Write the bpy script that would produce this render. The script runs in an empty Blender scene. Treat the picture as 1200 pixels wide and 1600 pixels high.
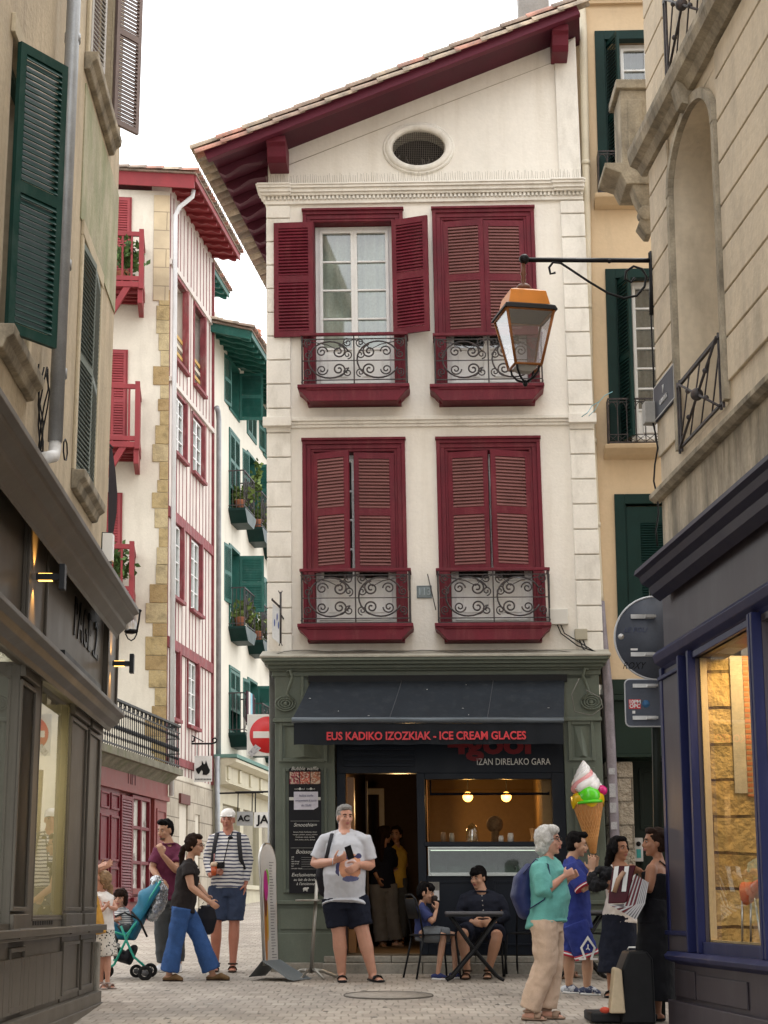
import bpy, bmesh, math, random
from mathutils import Vector, Matrix, noise
random.seed(7)
sc = bpy.context.scene
COL = sc.collection
R = math.radians
V3 = Vector
# ---------------------------------------------------------------- camera
PITCH = R(12.58); FPX = 2783.0; CAMZ = 1.4; SLOPE = 0.035
cd = bpy.data.cameras.new('camera'); cam = bpy.data.objects.new('camera', cd); COL.objects.link(cam)
cam.location = (0, 0, CAMZ); cam.rotation_euler = (R(90) + PITCH, 0, 0)
cd.sensor_fit = 'VERTICAL'; cd.sensor_height = 36; cd.sensor_width = 27
cd.lens = FPX / 1600 * 36; cd.clip_end = 3000; cd.clip_start = .1
sc.camera = cam
# ---------------------------------------------------------------- sky, sun, exposure
SUN_EL, SUN_AZ = R(62), R(200)
w = bpy.data.worlds.new('World'); sc.world = w; w.use_nodes = True
nt = w.node_tree; bg = nt.nodes['Background']
sky = nt.nodes.new('ShaderNodeTexSky'); sky.sky_type = 'NISHITA'; sky.sun_disc = False
sky.sun_elevation = SUN_EL; sky.sun_rotation = SUN_AZ; sky.dust_density = 4; sky.air_density = 1.5
hs = nt.nodes.new('ShaderNodeHueSaturation'); hs.inputs['Saturation'].default_value = 0.10
mx = nt.nodes.new('ShaderNodeMix'); mx.data_type = 'RGBA'; mx.inputs[0].default_value = .8   # the even white cloud cover over it
mx.inputs[7].default_value = (10.4, 10.5, 10.6, 1)
nt.links.new(sky.outputs[0], hs.inputs['Color']); nt.links.new(hs.outputs[0], mx.inputs[6])
nt.links.new(mx.outputs[2], bg.inputs['Color']); bg.inputs['Strength'].default_value = 0.15
sd = bpy.data.lights.new('sun', 'SUN'); so = bpy.data.objects.new('sun', sd); COL.objects.link(so)
sd.energy = 0.9; sd.angle = R(25); sd.color = (1, .97, .93)
so.rotation_euler = (R(90) - SUN_EL, 0, R(180) - SUN_AZ + R(180))
so.location = (0, 0, 40)
sc.view_settings.view_transform = 'Standard'; sc.view_settings.look = 'None'
sc.view_settings.exposure = 0.88; sc.view_settings.gamma = 1
sc.cycles.max_bounces = 6; sc.cycles.diffuse_bounces = 4; sc.cycles.glossy_bounces = 3; sc.cycles.transmission_bounces = 6
sc.cycles.transparent_max_bounces = 12; sc.cycles.caustics_reflective = False; sc.cycles.caustics_refractive = False
sc.cycles.use_denoising = True; sc.cycles.sample_clamp_indirect = 6

# ---------------------------------------------------------------- pixel helpers: a ray of the photo -> a point on a real plane
SP, CP = math.sin(PITCH), math.cos(PITCH)
def ray(px, py):
    a = (px - 600) / FPX; b = (800 - py) / FPX
    return V3((a, CP - b * SP, SP + b * CP))
def at(px, py, Y):
    d = ray(px, py); t = Y / d.y
    return V3((d.x * t, Y, CAMZ + d.z * t))
def ground_z(y): return SLOPE * y
def ground_at(px, py):
    d = ray(px, py); t = CAMZ / (SLOPE * d.y - d.z)
    return V3((d.x * t, d.y * t, CAMZ + d.z * t))

class Fr:
    """a wall frame: U along the wall, V up, W out of the wall"""
    def __init__(s, O, U, V=(0, 0, 1), W=None):
        s.O = V3(O); s.U = V3(U).normalized(); s.V = V3(V).normalized()
        s.W = V3(W).normalized() if W is not None else s.U.cross(s.V).normalized()
    def p(s, u, v, w=0): return s.O + s.U * u + s.V * v + s.W * w
    def px(s, x, y, w=0):
        d = ray(x, y); C = V3((0, 0, CAMZ)); n = s.U.cross(s.V)
        t = n.dot(s.O + s.W * w - C) / n.dot(d); q = C + d * t - s.O - s.W * w
        # solve q = U*u+V*v
        uu = s.U.dot(s.U); uv = s.U.dot(s.V); vv = s.V.dot(s.V); a = q.dot(s.U); b = q.dot(s.V); D = uu * vv - uv * uv
        return ((a * vv - b * uv) / D, (b * uu - a * uv) / D)
    def sub(s, u, v, w=0, ang=0, tilt=0):
        U = s.U * math.cos(ang) + s.W * math.sin(ang); W = s.W * math.cos(ang) - s.U * math.sin(ang)
        V = s.V
        if tilt: V, W = V * math.cos(tilt) + W * math.sin(tilt), W * math.cos(tilt) - V * math.sin(tilt)
        return Fr(s.p(u, v, w), U, V, W)
WORLD = Fr((0, 0, 0), (1, 0, 0), (0, 0, 1), (0, -1, 0))

class MB:
    def __init__(s): s.v = []; s.f = []; s.m = []; s.mi = 0; s.sm = []
    def add(s, vs, fs, smooth=False):
        n = len(s.v); s.v += [V3(q) for q in vs]
        for f in fs: s.f.append([i + n for i in f]); s.m.append(s.mi); s.sm.append(smooth)
        return s
    def box(s, fr, u0, u1, v0, v1, w0, w1):
        c = [fr.p(u, v, w) for u in (u0, u1) for v in (v0, v1) for w in (w0, w1)]
        return s.add(c, [(0, 1, 3, 2), (4, 6, 7, 5), (0, 4, 5, 1), (2, 3, 7, 6), (0, 2, 6, 4), (1, 5, 7, 3)])
    def prism(s, fr, poly, w0, w1, axis='w'):
        """poly in (u,v) extruded along w; axis 'u': poly in (w,v) extruded along u; axis 'v': poly (u,w) along v"""
        n = len(poly)
        g = {'w': lambda a, b, t: fr.p(a, b, t), 'u': lambda a, b, t: fr.p(t, b, a), 'v': lambda a, b, t: fr.p(a, t, b)}[axis]
        vs = [g(a, b, w0) for a, b in poly] + [g(a, b, w1) for a, b in poly]
        fs = [tuple(range(n))[::-1], tuple(range(n, 2 * n))] + [(i, (i + 1) % n, (i + 1) % n + n, i + n) for i in range(n)]
        return s.add(vs, fs)
    def ringframe(s, fr, u0, u1, v0, v1, t, w0, w1, bottom=True, tt=None):
        tt = t if tt is None else tt
        s.box(fr, u0, u0 + t, v0, v1, w0, w1); s.box(fr, u1 - t, u1, v0, v1, w0, w1)
        s.box(fr, u0 + t, u1 - t, v1 - tt, v1, w0, w1)
        if bottom: s.box(fr, u0 + t, u1 - t, v0, v0 + tt, w0, w1)
        return s
    def holed(s, fr, u0, u1, v0, v1, holes, w0, w1):
        """slab with rectangular holes: boxes between; holes (a,b,c,d)=(u0,u1,v0,v1)"""
        us = sorted({u0, u1} | {h[0] for h in holes} | {h[1] for h in holes}); vs = sorted({v0, v1} | {h[2] for h in holes} | {h[3] for h in holes})
        us = [x for x in us if u0 <= x <= u1]; vs = [x for x in vs if v0 <= x <= v1]
        def solid(a, b, c, d):
            if a < u0 or b > u1 or c < v0 or d > v1: return False
            m = ((a + b) / 2, (c + d) / 2); return not any(h[0] < m[0] < h[1] and h[2] < m[1] < h[3] for h in holes)
        for i in range(len(us) - 1):
            for j in range(len(vs) - 1):
                a, b, c, d = us[i], us[i + 1], vs[j], vs[j + 1]
                if not solid(a, b, c, d): continue
                P = fr.p
                s.add([P(a, c, w1), P(b, c, w1), P(b, d, w1), P(a, d, w1)], [(0, 1, 2, 3)])
                s.add([P(a, c, w0), P(b, c, w0), P(b, d, w0), P(a, d, w0)], [(3, 2, 1, 0)])
                L = i == 0 or not solid(us[i - 1], a, c, d); Rr = i == len(us) - 2 or not solid(b, us[i + 2], c, d)
                Bt = j == 0 or not solid(a, b, vs[j - 1], c); Tp = j == len(vs) - 2 or not solid(a, b, d, vs[j + 2])
                if L: s.add([P(a, c, w0), P(a, c, w1), P(a, d, w1), P(a, d, w0)], [(0, 1, 2, 3)])
                if Rr: s.add([P(b, c, w1), P(b, c, w0), P(b, d, w0), P(b, d, w1)], [(0, 1, 2, 3)])
                if Bt: s.add([P(a, c, w0), P(b, c, w0), P(b, c, w1), P(a, c, w1)], [(0, 1, 2, 3)])
                if Tp: s.add([P(a, d, w1), P(b, d, w1), P(b, d, w0), P(a, d, w0)], [(0, 1, 2, 3)])
        return s
    def sweep(s, st, side=None, n=12, cap='flat', closed=False):
        """st: list of (center, rx, ry); rings perpendicular to the path"""
        P = [V3(a[0]) for a in st]; rings = []; m = len(P); prev = None
        for i in range(m):
            if closed: t = (P[(i + 1) % m] - P[i - 1])
            else: t = (P[min(i + 1, m - 1)] - P[max(i - 1, 0)])
            t = t.normalized() if t.length > 1e-9 else V3((0, 0, 1))
            x = V3(side) if side is not None else (prev if prev is not None else (V3((0, 0, 1)) if abs(t.z) < .9 else V3((1, 0, 0))))
            x = x - t * x.dot(t)
            if x.length < 1e-6: x = t.orthogonal()
            x.normalize(); prev = x; y = t.cross(x)
            rings.append((P[i], x, y, t, st[i][1], st[i][2] if len(st[i]) > 2 else st[i][1]))
        if cap == 'round' and not closed:
            a = rings[0]; b = rings[-1]; pre = []; post = []
            for k in (1, 2):
                an = k / 3 * math.pi / 2; c, sn = math.cos(an), math.sin(an)
                ra = min(a[4], a[5]); rb = min(b[4], b[5])
                pre.insert(0, (a[0] - a[3] * ra * sn, a[1], a[2], a[3], a[4] * c, a[5] * c))
                post.append((b[0] + b[3] * rb * sn, b[1], b[2], b[3], b[4] * c, b[5] * c))
            rings = pre + rings + post
        vs = []; N = len(rings)
        for (c, x, y, t, rx, ry) in rings:
            for k in range(n):
                an = 2 * math.pi * k / n; vs.append(c + x * rx * math.cos(an) + y * ry * math.sin(an))
        fs = []
        for i in range(N if closed else N - 1):
            j = (i + 1) % N
            for k in range(n):
                k2 = (k + 1) % n; fs.append((i * n + k, i * n + k2, j * n + k2, j * n + k))
        if not closed: fs += [tuple(range(n))[::-1], tuple(range((N - 1) * n, N * n))]
        return s.add(vs, fs, True)
    def tube(s, pts, r, n=8, closed=False): return s.sweep([(p, r, r) for p in pts], n=n, closed=closed)
    def cone(s, p0, p1, r0, r1, n=16): return s.sweep([(p0, r0, r0), (p1, r1, r1)], n=n)
    def lathe(s, O, prof, n=24, ax=V3((0, 0, 1)), flute=0, nf=8):
        """prof: list of (r,h) along axis ax from O"""
        ax = V3(ax).normalized(); x = ax.orthogonal().normalized() if abs(ax.z) < .99 else V3((1, 0, 0)); y = ax.cross(x)
        vs = []
        for r, h in prof:
            for k in range(n):
                an = 2 * math.pi * k / n; q = r * (1 + flute * math.cos(nf * an + h * 12)); vs.append(V3(O) + ax * h + (x * math.cos(an) + y * math.sin(an)) * max(q, 1e-4))
        N = len(prof); fs = [(i * n + k, i * n + (k + 1) % n, (i + 1) * n + (k + 1) % n, (i + 1) * n + k) for i in range(N - 1) for k in range(n)]
        fs += [tuple(range(n))[::-1], tuple(range((N - 1) * n, N * n))]
        return s.add(vs, fs, True)
    def ell(s, c, r, basis=None, n=14, m=9):
        B = basis or (V3((1, 0, 0)), V3((0, 1, 0)), V3((0, 0, 1))); c = V3(c)
        vs = [c - B[2] * r[2]]
        for i in range(1, m):
            ph = -math.pi / 2 + math.pi * i / m
            for k in range(n):
                an = 2 * math.pi * k / n
                vs.append(c + B[0] * r[0] * math.cos(ph) * math.cos(an) + B[1] * r[1] * math.cos(ph) * math.sin(an) + B[2] * r[2] * math.sin(ph))
        vs.append(c + B[2] * r[2]); L = len(vs) - 1
        fs = [(0, 1 + (k + 1) % n, 1 + k) for k in range(n)]
        for i in range(m - 2):
            for k in range(n): a = 1 + i * n; fs.append((a + k, a + (k + 1) % n, a + n + (k + 1) % n, a + n + k))
        a = 1 + (m - 2) * n; fs += [(a + k, a + (k + 1) % n, L) for k in range(n)]
        return s.add(vs, fs, True)
    def quad(s, *q): return s.add(q, [tuple(range(len(q)))])

def base_of(o):
    while o.parent is not None: o = o.parent
    return V3(o.location)
def mk(name, mb, mat, parent=None, loc=None, bevel=0, smooth=None, kind=None, label=None, mods=None):
    """link an MB as one mesh object; vertices are world points, stored relative to the thing's base"""
    if parent is not None: b = base_of(parent)
    elif loc is not None: b = V3(loc)
    else:
        zs = mb.v; b = V3((sum(q.x for q in zs) / len(zs), sum(q.y for q in zs) / len(zs), min(q.z for q in zs)))
    me = bpy.data.meshes.new(name); me.from_pydata([tuple(q - b) for q in mb.v], [], mb.f); me.validate()
    if len(me.polygons) == len(mb.m):
        me.polygons.foreach_set('material_index', mb.m)
        me.polygons.foreach_set('use_smooth', [(x if smooth is None else smooth) for x in mb.sm])
    bm = bmesh.new(); bm.from_mesh(me); bmesh.ops.recalc_face_normals(bm, faces=bm.faces); bm.to_mesh(me); bm.free()
    for mm in (mat if isinstance(mat, (list, tuple)) else [mat]): me.materials.append(mm)
    o = bpy.data.objects.new(name, me); COL.objects.link(o)
    if parent is not None: o.parent = parent
    else: o.location = b
    if bevel:
        md = o.modifiers.new('bevel', 'BEVEL'); md.width = bevel; md.segments = 2; md.limit_method = 'ANGLE'; md.angle_limit = R(40)
    if kind: o['kind'] = kind
    if label: o['label'] = label
    return o
def tag(o, label, cat, group=None):
    o['label'] = label; o['category'] = cat
    if group: o['group'] = group
    return o
def thing(name, loc, label, cat, group=None):
    o = bpy.data.objects.new(name, None); COL.objects.link(o); o.location = V3(loc); o.empty_display_size = .2
    return tag(o, label, cat, group)
def dup(root, delta, label, rotz=0):
    """copy a thing and every part of it"""
    r = root.copy(); COL.objects.link(r); r.location = V3(root.location) + V3(delta); r.rotation_euler = (0, 0, rotz); r['label'] = label
    def kids(a, b):
        for ch in list(a.children):
            c = ch.copy(); COL.objects.link(c); c.parent = b; kids(ch, c)
    kids(root, r); return r

# ---------------------------------------------------------------- materials
MATS = {}
def pm(name, col, rough=.6, var=.12, scale=2.5, bump=0, bscale=60, metal=0, spec=.5, dirt=None, damt=.5, dscale=(3, 3, .5), coat=0, var2=None, dth=(.5, .72), hue=.0, alpha=1, blocks=None):
    """procedural surface: base colour, slow variation, fine grain, streaky dirt, bump"""
    if name in MATS: return MATS[name]
    m = bpy.data.materials.new(name); m.use_nodes = True; n = m.node_tree.nodes; l = m.node_tree.links
    b = n['Principled BSDF']; b.inputs['Roughness'].default_value = rough; b.inputs['Metallic'].default_value = metal
    mxc = max(col[:3]); b.inputs['Specular IOR Level'].default_value = spec * (1 if mxc > .3 or metal else (.5 if mxc > .06 else .3)); b.inputs['Coat Weight'].default_value = coat
    tc = n.new('ShaderNodeTexCoord'); co = tc.outputs['Object']
    n1 = n.new('ShaderNodeTexNoise'); n1.inputs['Scale'].default_value = scale; n1.inputs['Detail'].default_value = 6; l.new(co, n1.inputs['Vector'])
    n2 = n.new('ShaderNodeTexNoise'); n2.inputs['Scale'].default_value = scale * 14; n2.inputs['Detail'].default_value = 3; l.new(co, n2.inputs['Vector'])
    mr = n.new('ShaderNodeMapRange'); mr.inputs[1].default_value = .3; mr.inputs[2].default_value = .7; mr.inputs[3].default_value = 1 - var; mr.inputs[4].default_value = 1 + var; l.new(n1.outputs[0], mr.inputs[0])
    mr2 = n.new('ShaderNodeMapRange'); mr2.inputs[1].default_value = .3; mr2.inputs[2].default_value = .7; mr2.inputs[3].default_value = 1 - var * .5; mr2.inputs[4].default_value = 1 + var * .5; l.new(n2.outputs[0], mr2.inputs[0])
    mu = n.new('ShaderNodeMath'); mu.operation = 'MULTIPLY'; l.new(mr.outputs[0], mu.inputs[0]); l.new(mr2.outputs[0], mu.inputs[1])
    vm = n.new('ShaderNodeVectorMath'); vm.operation = 'SCALE'; vm.inputs[0].default_value = col[:3]; l.new(mu.outputs[0], vm.inputs['Scale']); out = vm.outputs[0]
    if dirt is not None:
        mp = n.new('ShaderNodeMapping'); mp.inputs['Scale'].default_value = dscale; l.new(co, mp.inputs[0])
        n3 = n.new('ShaderNodeTexNoise'); n3.inputs['Scale'].default_value = 1; n3.inputs['Detail'].default_value = 8; n3.inputs['Roughness'].default_value = .65; l.new(mp.outputs[0], n3.inputs['Vector'])
        m3 = n.new('ShaderNodeMapRange'); m3.inputs[1].default_value = dth[0]; m3.inputs[2].default_value = dth[1]; m3.inputs[3].default_value = 0; m3.inputs[4].default_value = damt; l.new(n3.outputs[0], m3.inputs[0])
        mi = n.new('ShaderNodeMix'); mi.data_type = 'RGBA'; l.new(m3.outputs[0], mi.inputs[0]); l.new(out, mi.inputs[6]); mi.inputs[7].default_value = (*dirt[:3], 1); out = mi.outputs[2]
    l.new(out, b.inputs['Base Color'])
    mr4 = n.new('ShaderNodeMapRange'); mr4.inputs[3].default_value = max(0, rough - .12); mr4.inputs[4].default_value = min(1, rough + .12); l.new(n1.outputs[0], mr4.inputs[0]); l.new(mr4.outputs[0], b.inputs['Roughness'])
    if bump:
        n4 = n.new('ShaderNodeTexNoise'); n4.inputs['Scale'].default_value = bscale; n4.inputs['Detail'].default_value = 5; l.new(co, n4.inputs['Vector'])
        bp = n.new('ShaderNodeBump'); bp.inputs['Strength'].default_value = bump; bp.inputs['Distance'].default_value = .02; l.new(n4.outputs[0], bp.inputs['Height']); l.new(bp.outputs[0], b.inputs['Normal'])
    MATS[name] = m; return m
def emis(name, col, st):
    if name in MATS: return MATS[name]
    m = bpy.data.materials.new(name); m.use_nodes = True; b = m.node_tree.nodes['Principled BSDF']
    b.inputs['Base Color'].default_value = (*col, 1); b.inputs['Emission Color'].default_value = (*col, 1); b.inputs['Emission Strength'].default_value = st
    MATS[name] = m; return m
def glass(name, tint=(.9, .95, .93), rough=.02, refl=.12, dirt=.05):
    """window pane: mostly see-through, mirror at grazing angles, a little dust"""
    if name in MATS: return MATS[name]
    m = bpy.data.materials.new(name); m.use_nodes = True; n = m.node_tree.nodes; l = m.node_tree.links
    n.remove(n['Principled BSDF']); o = n['Material Output']
    tr = n.new('ShaderNodeBsdfTransparent'); tr.inputs[0].default_value = (*tint, 1)
    gl = n.new('ShaderNodeBsdfGlossy'); gl.inputs['Roughness'].default_value = rough; gl.inputs[0].default_value = (1, 1, 1, 1)
    lw = n.new('ShaderNodeLayerWeight'); lw.inputs[0].default_value = .5
    pw = n.new('ShaderNodeMath'); pw.operation = 'POWER'; pw.inputs[1].default_value = 4.5; l.new(lw.outputs['Facing'], pw.inputs[0])
    ma = n.new('ShaderNodeMapRange'); ma.inputs[3].default_value = refl; ma.inputs[4].default_value = .85; l.new(pw.outputs[0], ma.inputs[0])
    mi = n.new('ShaderNodeMixShader'); l.new(ma.outputs[0], mi.inputs[0]); l.new(tr.outputs[0], mi.inputs[1]); l.new(gl.outputs[0], mi.inputs[2])
    l.new(mi.outputs[0], o.inputs[0]); MATS[name] = m; return m

def blockmat(name, c1, c2, mortar, bw, bh, msize=.012, rough=.8, bump=.6, rot=None, offset=.5, dirt=None, noisebump=.3, axis='xz', squash=1, damt=.5, warp=.0, rotz=0, bscale=12):
    """masonry or paving: brick pattern with colour variation and recessed joints"""
    if name in MATS: return MATS[name]
    m = bpy.data.materials.new(name); m.use_nodes = True; n = m.node_tree.nodes; l = m.node_tree.links; b = n['Principled BSDF']
    tc = n.new('ShaderNodeTexCoord'); co = tc.outputs['Object']
    sx = n.new('ShaderNodeSeparateXYZ'); cx = n.new('ShaderNodeCombineXYZ')
    mp = n.new('ShaderNodeMapping'); mp.inputs['Rotation'].default_value = (0, 0, rotz); l.new(co, mp.inputs[0]); co2 = mp.outputs[0]
    if warp:
        nw = n.new('ShaderNodeTexNoise'); nw.inputs['Scale'].default_value = 2.2; nw.inputs['Detail'].default_value = 4; l.new(co2, nw.inputs['Vector'])
        va = n.new('ShaderNodeVectorMath'); va.operation = 'MULTIPLY_ADD'; va.inputs[1].default_value = (warp,) * 3; l.new(nw.outputs['Color'], va.inputs[0]); l.new(co2, va.inputs[2]); co2 = va.outputs[0]
    l.new(co2, sx.inputs[0])
    ids = {'x': 0, 'y': 1, 'z': 2}
    l.new(sx.outputs[ids[axis[0]]], cx.inputs[0]); l.new(sx.outputs[ids[axis[1]]], cx.inputs[1])
    br = n.new('ShaderNodeTexBrick'); br.inputs['Scale'].default_value = 1; br.inputs['Brick Width'].default_value = bw; br.inputs['Row Height'].default_value = bh
    br.inputs['Mortar Size'].default_value = msize; br.inputs['Mortar Smooth'].default_value = .3; br.offset = offset; br.inputs['Bias'].default_value = 0
    br.inputs['Color1'].default_value = (*c1, 1); br.inputs['Color2'].default_value = (*c2, 1); br.inputs['Mortar'].default_value = (*mortar, 1); l.new(cx.outputs[0], br.inputs[0])
    n1 = n.new('ShaderNodeTexNoise'); n1.inputs['Scale'].default_value = 1.3; n1.inputs['Detail'].default_value = 8; l.new(co, n1.inputs['Vector'])
    mr = n.new('ShaderNodeMapRange'); mr.inputs[1].default_value = .3; mr.inputs[2].default_value = .7; mr.inputs[3].default_value = .78; mr.inputs[4].default_value = 1.2; l.new(n1.outputs[0], mr.inputs[0])
    vm = n.new('ShaderNodeVectorMath'); vm.operation = 'SCALE'; l.new(br.outputs[0], vm.inputs[0]); l.new(mr.outputs[0], vm.inputs['Scale']); out = vm.outputs[0]
    if dirt is not None:
        n3 = n.new('ShaderNodeTexNoise'); n3.inputs['Scale'].default_value = 4; n3.inputs['Detail'].default_value = 8; l.new(co, n3.inputs['Vector'])
        m3 = n.new('ShaderNodeMapRange'); m3.inputs[1].default_value = .5; m3.inputs[2].default_value = .7; m3.inputs[4].default_value = damt; l.new(n3.outputs[0], m3.inputs[0])
        mi = n.new('ShaderNodeMix'); mi.data_type = 'RGBA'; l.new(m3.outputs[0], mi.inputs[0]); l.new(out, mi.inputs[6]); mi.inputs[7].default_value = (*dirt, 1); out = mi.outputs[2]
    l.new(out, b.inputs['Base Color']); b.inputs['Roughness'].default_value = rough; b.inputs['Specular IOR Level'].default_value = .35
    n4 = n.new('ShaderNodeTexNoise'); n4.inputs['Scale'].default_value = bscale; n4.inputs['Detail'].default_value = 6; l.new(co, n4.inputs['Vector'])
    ms = n.new('ShaderNodeMath'); ms.operation = 'MULTIPLY_ADD'; ms.inputs[1].default_value = -1; l.new(br.outputs['Fac'], ms.inputs[0]); 
    mt = n.new('ShaderNodeMath'); mt.operation = 'MULTIPLY'; mt.inputs[1].default_value = noisebump; l.new(n4.outputs[0], mt.inputs[0]); l.new(mt.outputs[0], ms.inputs[2])
    bp = n.new('ShaderNodeBump'); bp.inputs['Strength'].default_value = bump; bp.inputs['Distance'].default_value = .03; l.new(ms.outputs[0], bp.inputs['Height']); l.new(bp.outputs[0], b.inputs['Normal'])
    MATS[name] = m; return m

M_cream = pm('cream_plaster', (.80, .765, .70), .85, .05, 1.2, .18, 30, dirt=(.52, .46, .37), damt=.38, dscale=(4.5, 4.5, .32), dth=(.5, .8))
M_creamtrim = pm('cream_trim', (.77, .74, .68), .8, .07, 3, .1, 40, dirt=(.4, .37, .31), damt=.45, dscale=(5, 5, 2))
M_red = pm('oxblood_paint', (.125, .011, .022), .55, .18, 3, .08, 60, dirt=(.21, .055, .06), damt=.5, dscale=(9, 9, 2))
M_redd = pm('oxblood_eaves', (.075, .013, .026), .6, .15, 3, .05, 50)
M_iron = pm('wrought_iron', (.055, .05, .052), .55, .3, 20, .1, 80, dirt=(.14, .09, .07), damt=.5, dscale=(20, 20, 20))
M_white = pm('white_paint', (.74, .74, .73), .45, .06, 4, 0, dirt=(.45, .43, .4), damt=.3, dscale=(8, 8, 3))
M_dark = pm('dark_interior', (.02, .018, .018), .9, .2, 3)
M_tile = pm('canal_tile', (.33, .24, .185), .85, .35, 3, .3, 30, dirt=(.13, .115, .10), damt=.75, dscale=(6, 6, 6), dth=(.42, .62))
M_shopgreen = pm('sage_shop_paint', (.115, .135, .108), .5, .08, 3, .04, 40, dirt=(.2, .21, .17), damt=.3, dscale=(6, 6, 1.5))
M_green = pm('bottle_green_paint', (.007, .026, .023), .45, .15, 4, .05, 50)
M_teal = pm('teal_green_paint', (.016, .095, .075), .5, .15, 4, .05, 50, dirt=(.12, .2, .17), damt=.3, dscale=(8, 8, 4))
M_zinc = pm('zinc_pipe', (.30, .31, .32), .45, .15, 6, .05, 40, metal=.3, dirt=(.17, .17, .17), damt=.5, dscale=(8, 8, 1))
M_stoneL = pm('sandy_limestone', (.47, .385, .265), .9, .14, 1.6, .35, 25, dirt=(.25, .2, .14), damt=.55, dscale=(5, 5, .9), dth=(.45, .7))
M_stoneR = pm('ochre_render', (.60, .51, .385), .85, .10, 1.3, .3, 22, dirt=(.22, .18, .13), damt=.6, dscale=(2.4, 2.4, .9), dth=(.47, .75))
M_stonetrim = pm('weathered_stone', (.36, .31, .23), .9, .25, 4, .5, 18, dirt=(.10, .085, .06), damt=.8, dscale=(4, 4, 2), dth=(.42, .66))
M_grey = pm('taupe_shop_paint', (.085, .073, .058), .42, .08, 2, .03, 60, dirt=(.17, .15, .12), damt=.25, dscale=(6, 6, 1))
M_blue = pm('indigo_shop_paint', (.011, .014, .060), .45, .1, 2, .03, 60, dirt=(.07, .07, .14), damt=.3, dscale=(6, 6, 1))
M_blueg = pm('plum_grey_panel', (.052, .043, .052), .45, .06, 1.5, .03, 60, dirt=(.11, .10, .12), damt=.3, dscale=(4, 4, 1))
M_timber = pm('red_timber', (.20, .045, .05), .7, .25, 5, .2, 40, dirt=(.32, .22, .2), damt=.6, dscale=(9, 9, 2))
M_redp = pm('bright_red_paint', (.21, .028, .032), .55, .12, 4)
M_whitew = pm('white_render', (.60, .55, .46), .85, .06, 1.5, .15, 30, dirt=(.42, .37, .3), damt=.5, dscale=(3, 3, .7))
M_orange = pm('peach_render', (.62, .475, .31), .85, .05, 1.2, .12, 30, dirt=(.42, .33, .22), damt=.4, dscale=(3, 3, .8))
M_glass = glass('window_glass', (.8, .86, .84))
M_black = pm('black_paint', (.009, .009, .010), .45, .2, 8)
M_navy = pm('ink_navy_paint', (.006, .009, .016), .4, .15, 3)
M_steel = pm('brushed_steel', (.5, .49, .47), .35, .1, 10, metal=.9)
# ================================================================ ground
M_pave = blockmat('grey_setts', (.29, .25, .21), (.37, .325, .275), (.22, .19, .155),   .12, .26, .008, .7, .6, axis='xy', dirt=(.23, .2, .17), damt=.55, warp=.10, noisebump=.5)
g = MB(); S = 260
g.add([(-S, -30, ground_z(-30)), (S, -30, ground_z(-30)), (S, 900, ground_z(900)), (-S, 900, ground_z(900))], [(0, 1, 2, 3)])
mk('ground', g, M_pave, loc=(0, 0, 0), kind='structure')

# ================================================================ shared facade pieces
def shutter(parent, fr, W, H, mat, d=1, th=.035, st=.06, ns=15, sections=2, name='shutter', label=None, mid=None, slat=None):
    """louvred leaf hinged at fr's origin, reaching W along d*U, H up; front face toward +W"""
    m = MB()
    def bx(a, b, c, e, w0, w1): m.box(fr, min(a * d, b * d), max(a * d, b * d), c, e, w0, w1)
    bx(0, st, 0, H, 0, th); bx(W - st, W, 0, H, 0, th)
    edges = [0] + [H * (mid if mid is not None else k / sections) if sections > 1 else 0 for k in range(1, sections)] + [H]
    rail = st * 1.25
    bx(st, W - st, 0, rail, 0, th); bx(st, W - st, H - rail, H, 0, th)
    for e in edges[1:-1]: bx(st, W - st, e - rail * .6, e + rail * .6, 0, th)
    for i in range(len(edges) - 1):
        a = edges[i] + (rail if i == 0 else rail * .6); b = edges[i + 1] - (rail if i == len(edges) - 2 else rail * .6)
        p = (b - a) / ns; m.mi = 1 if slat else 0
        for k in range(ns):
            v = a + p * (k + .5); u0, u1 = sorted((st * d, (W - st) * d)); t = .006
            c = [(v - p * .48, th * 1.02), (v + p * .72, th * .12), (v + p * .72 + t, th * .12 + .004), (v - p * .48 + t, th * 1.02 + .006)]
            m.prism(fr, [(q[1], q[0]) for q in c], u0, u1, 'u')
    o = mk(name, m, [mat, slat] if slat else mat, parent, label=label); return o

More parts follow.
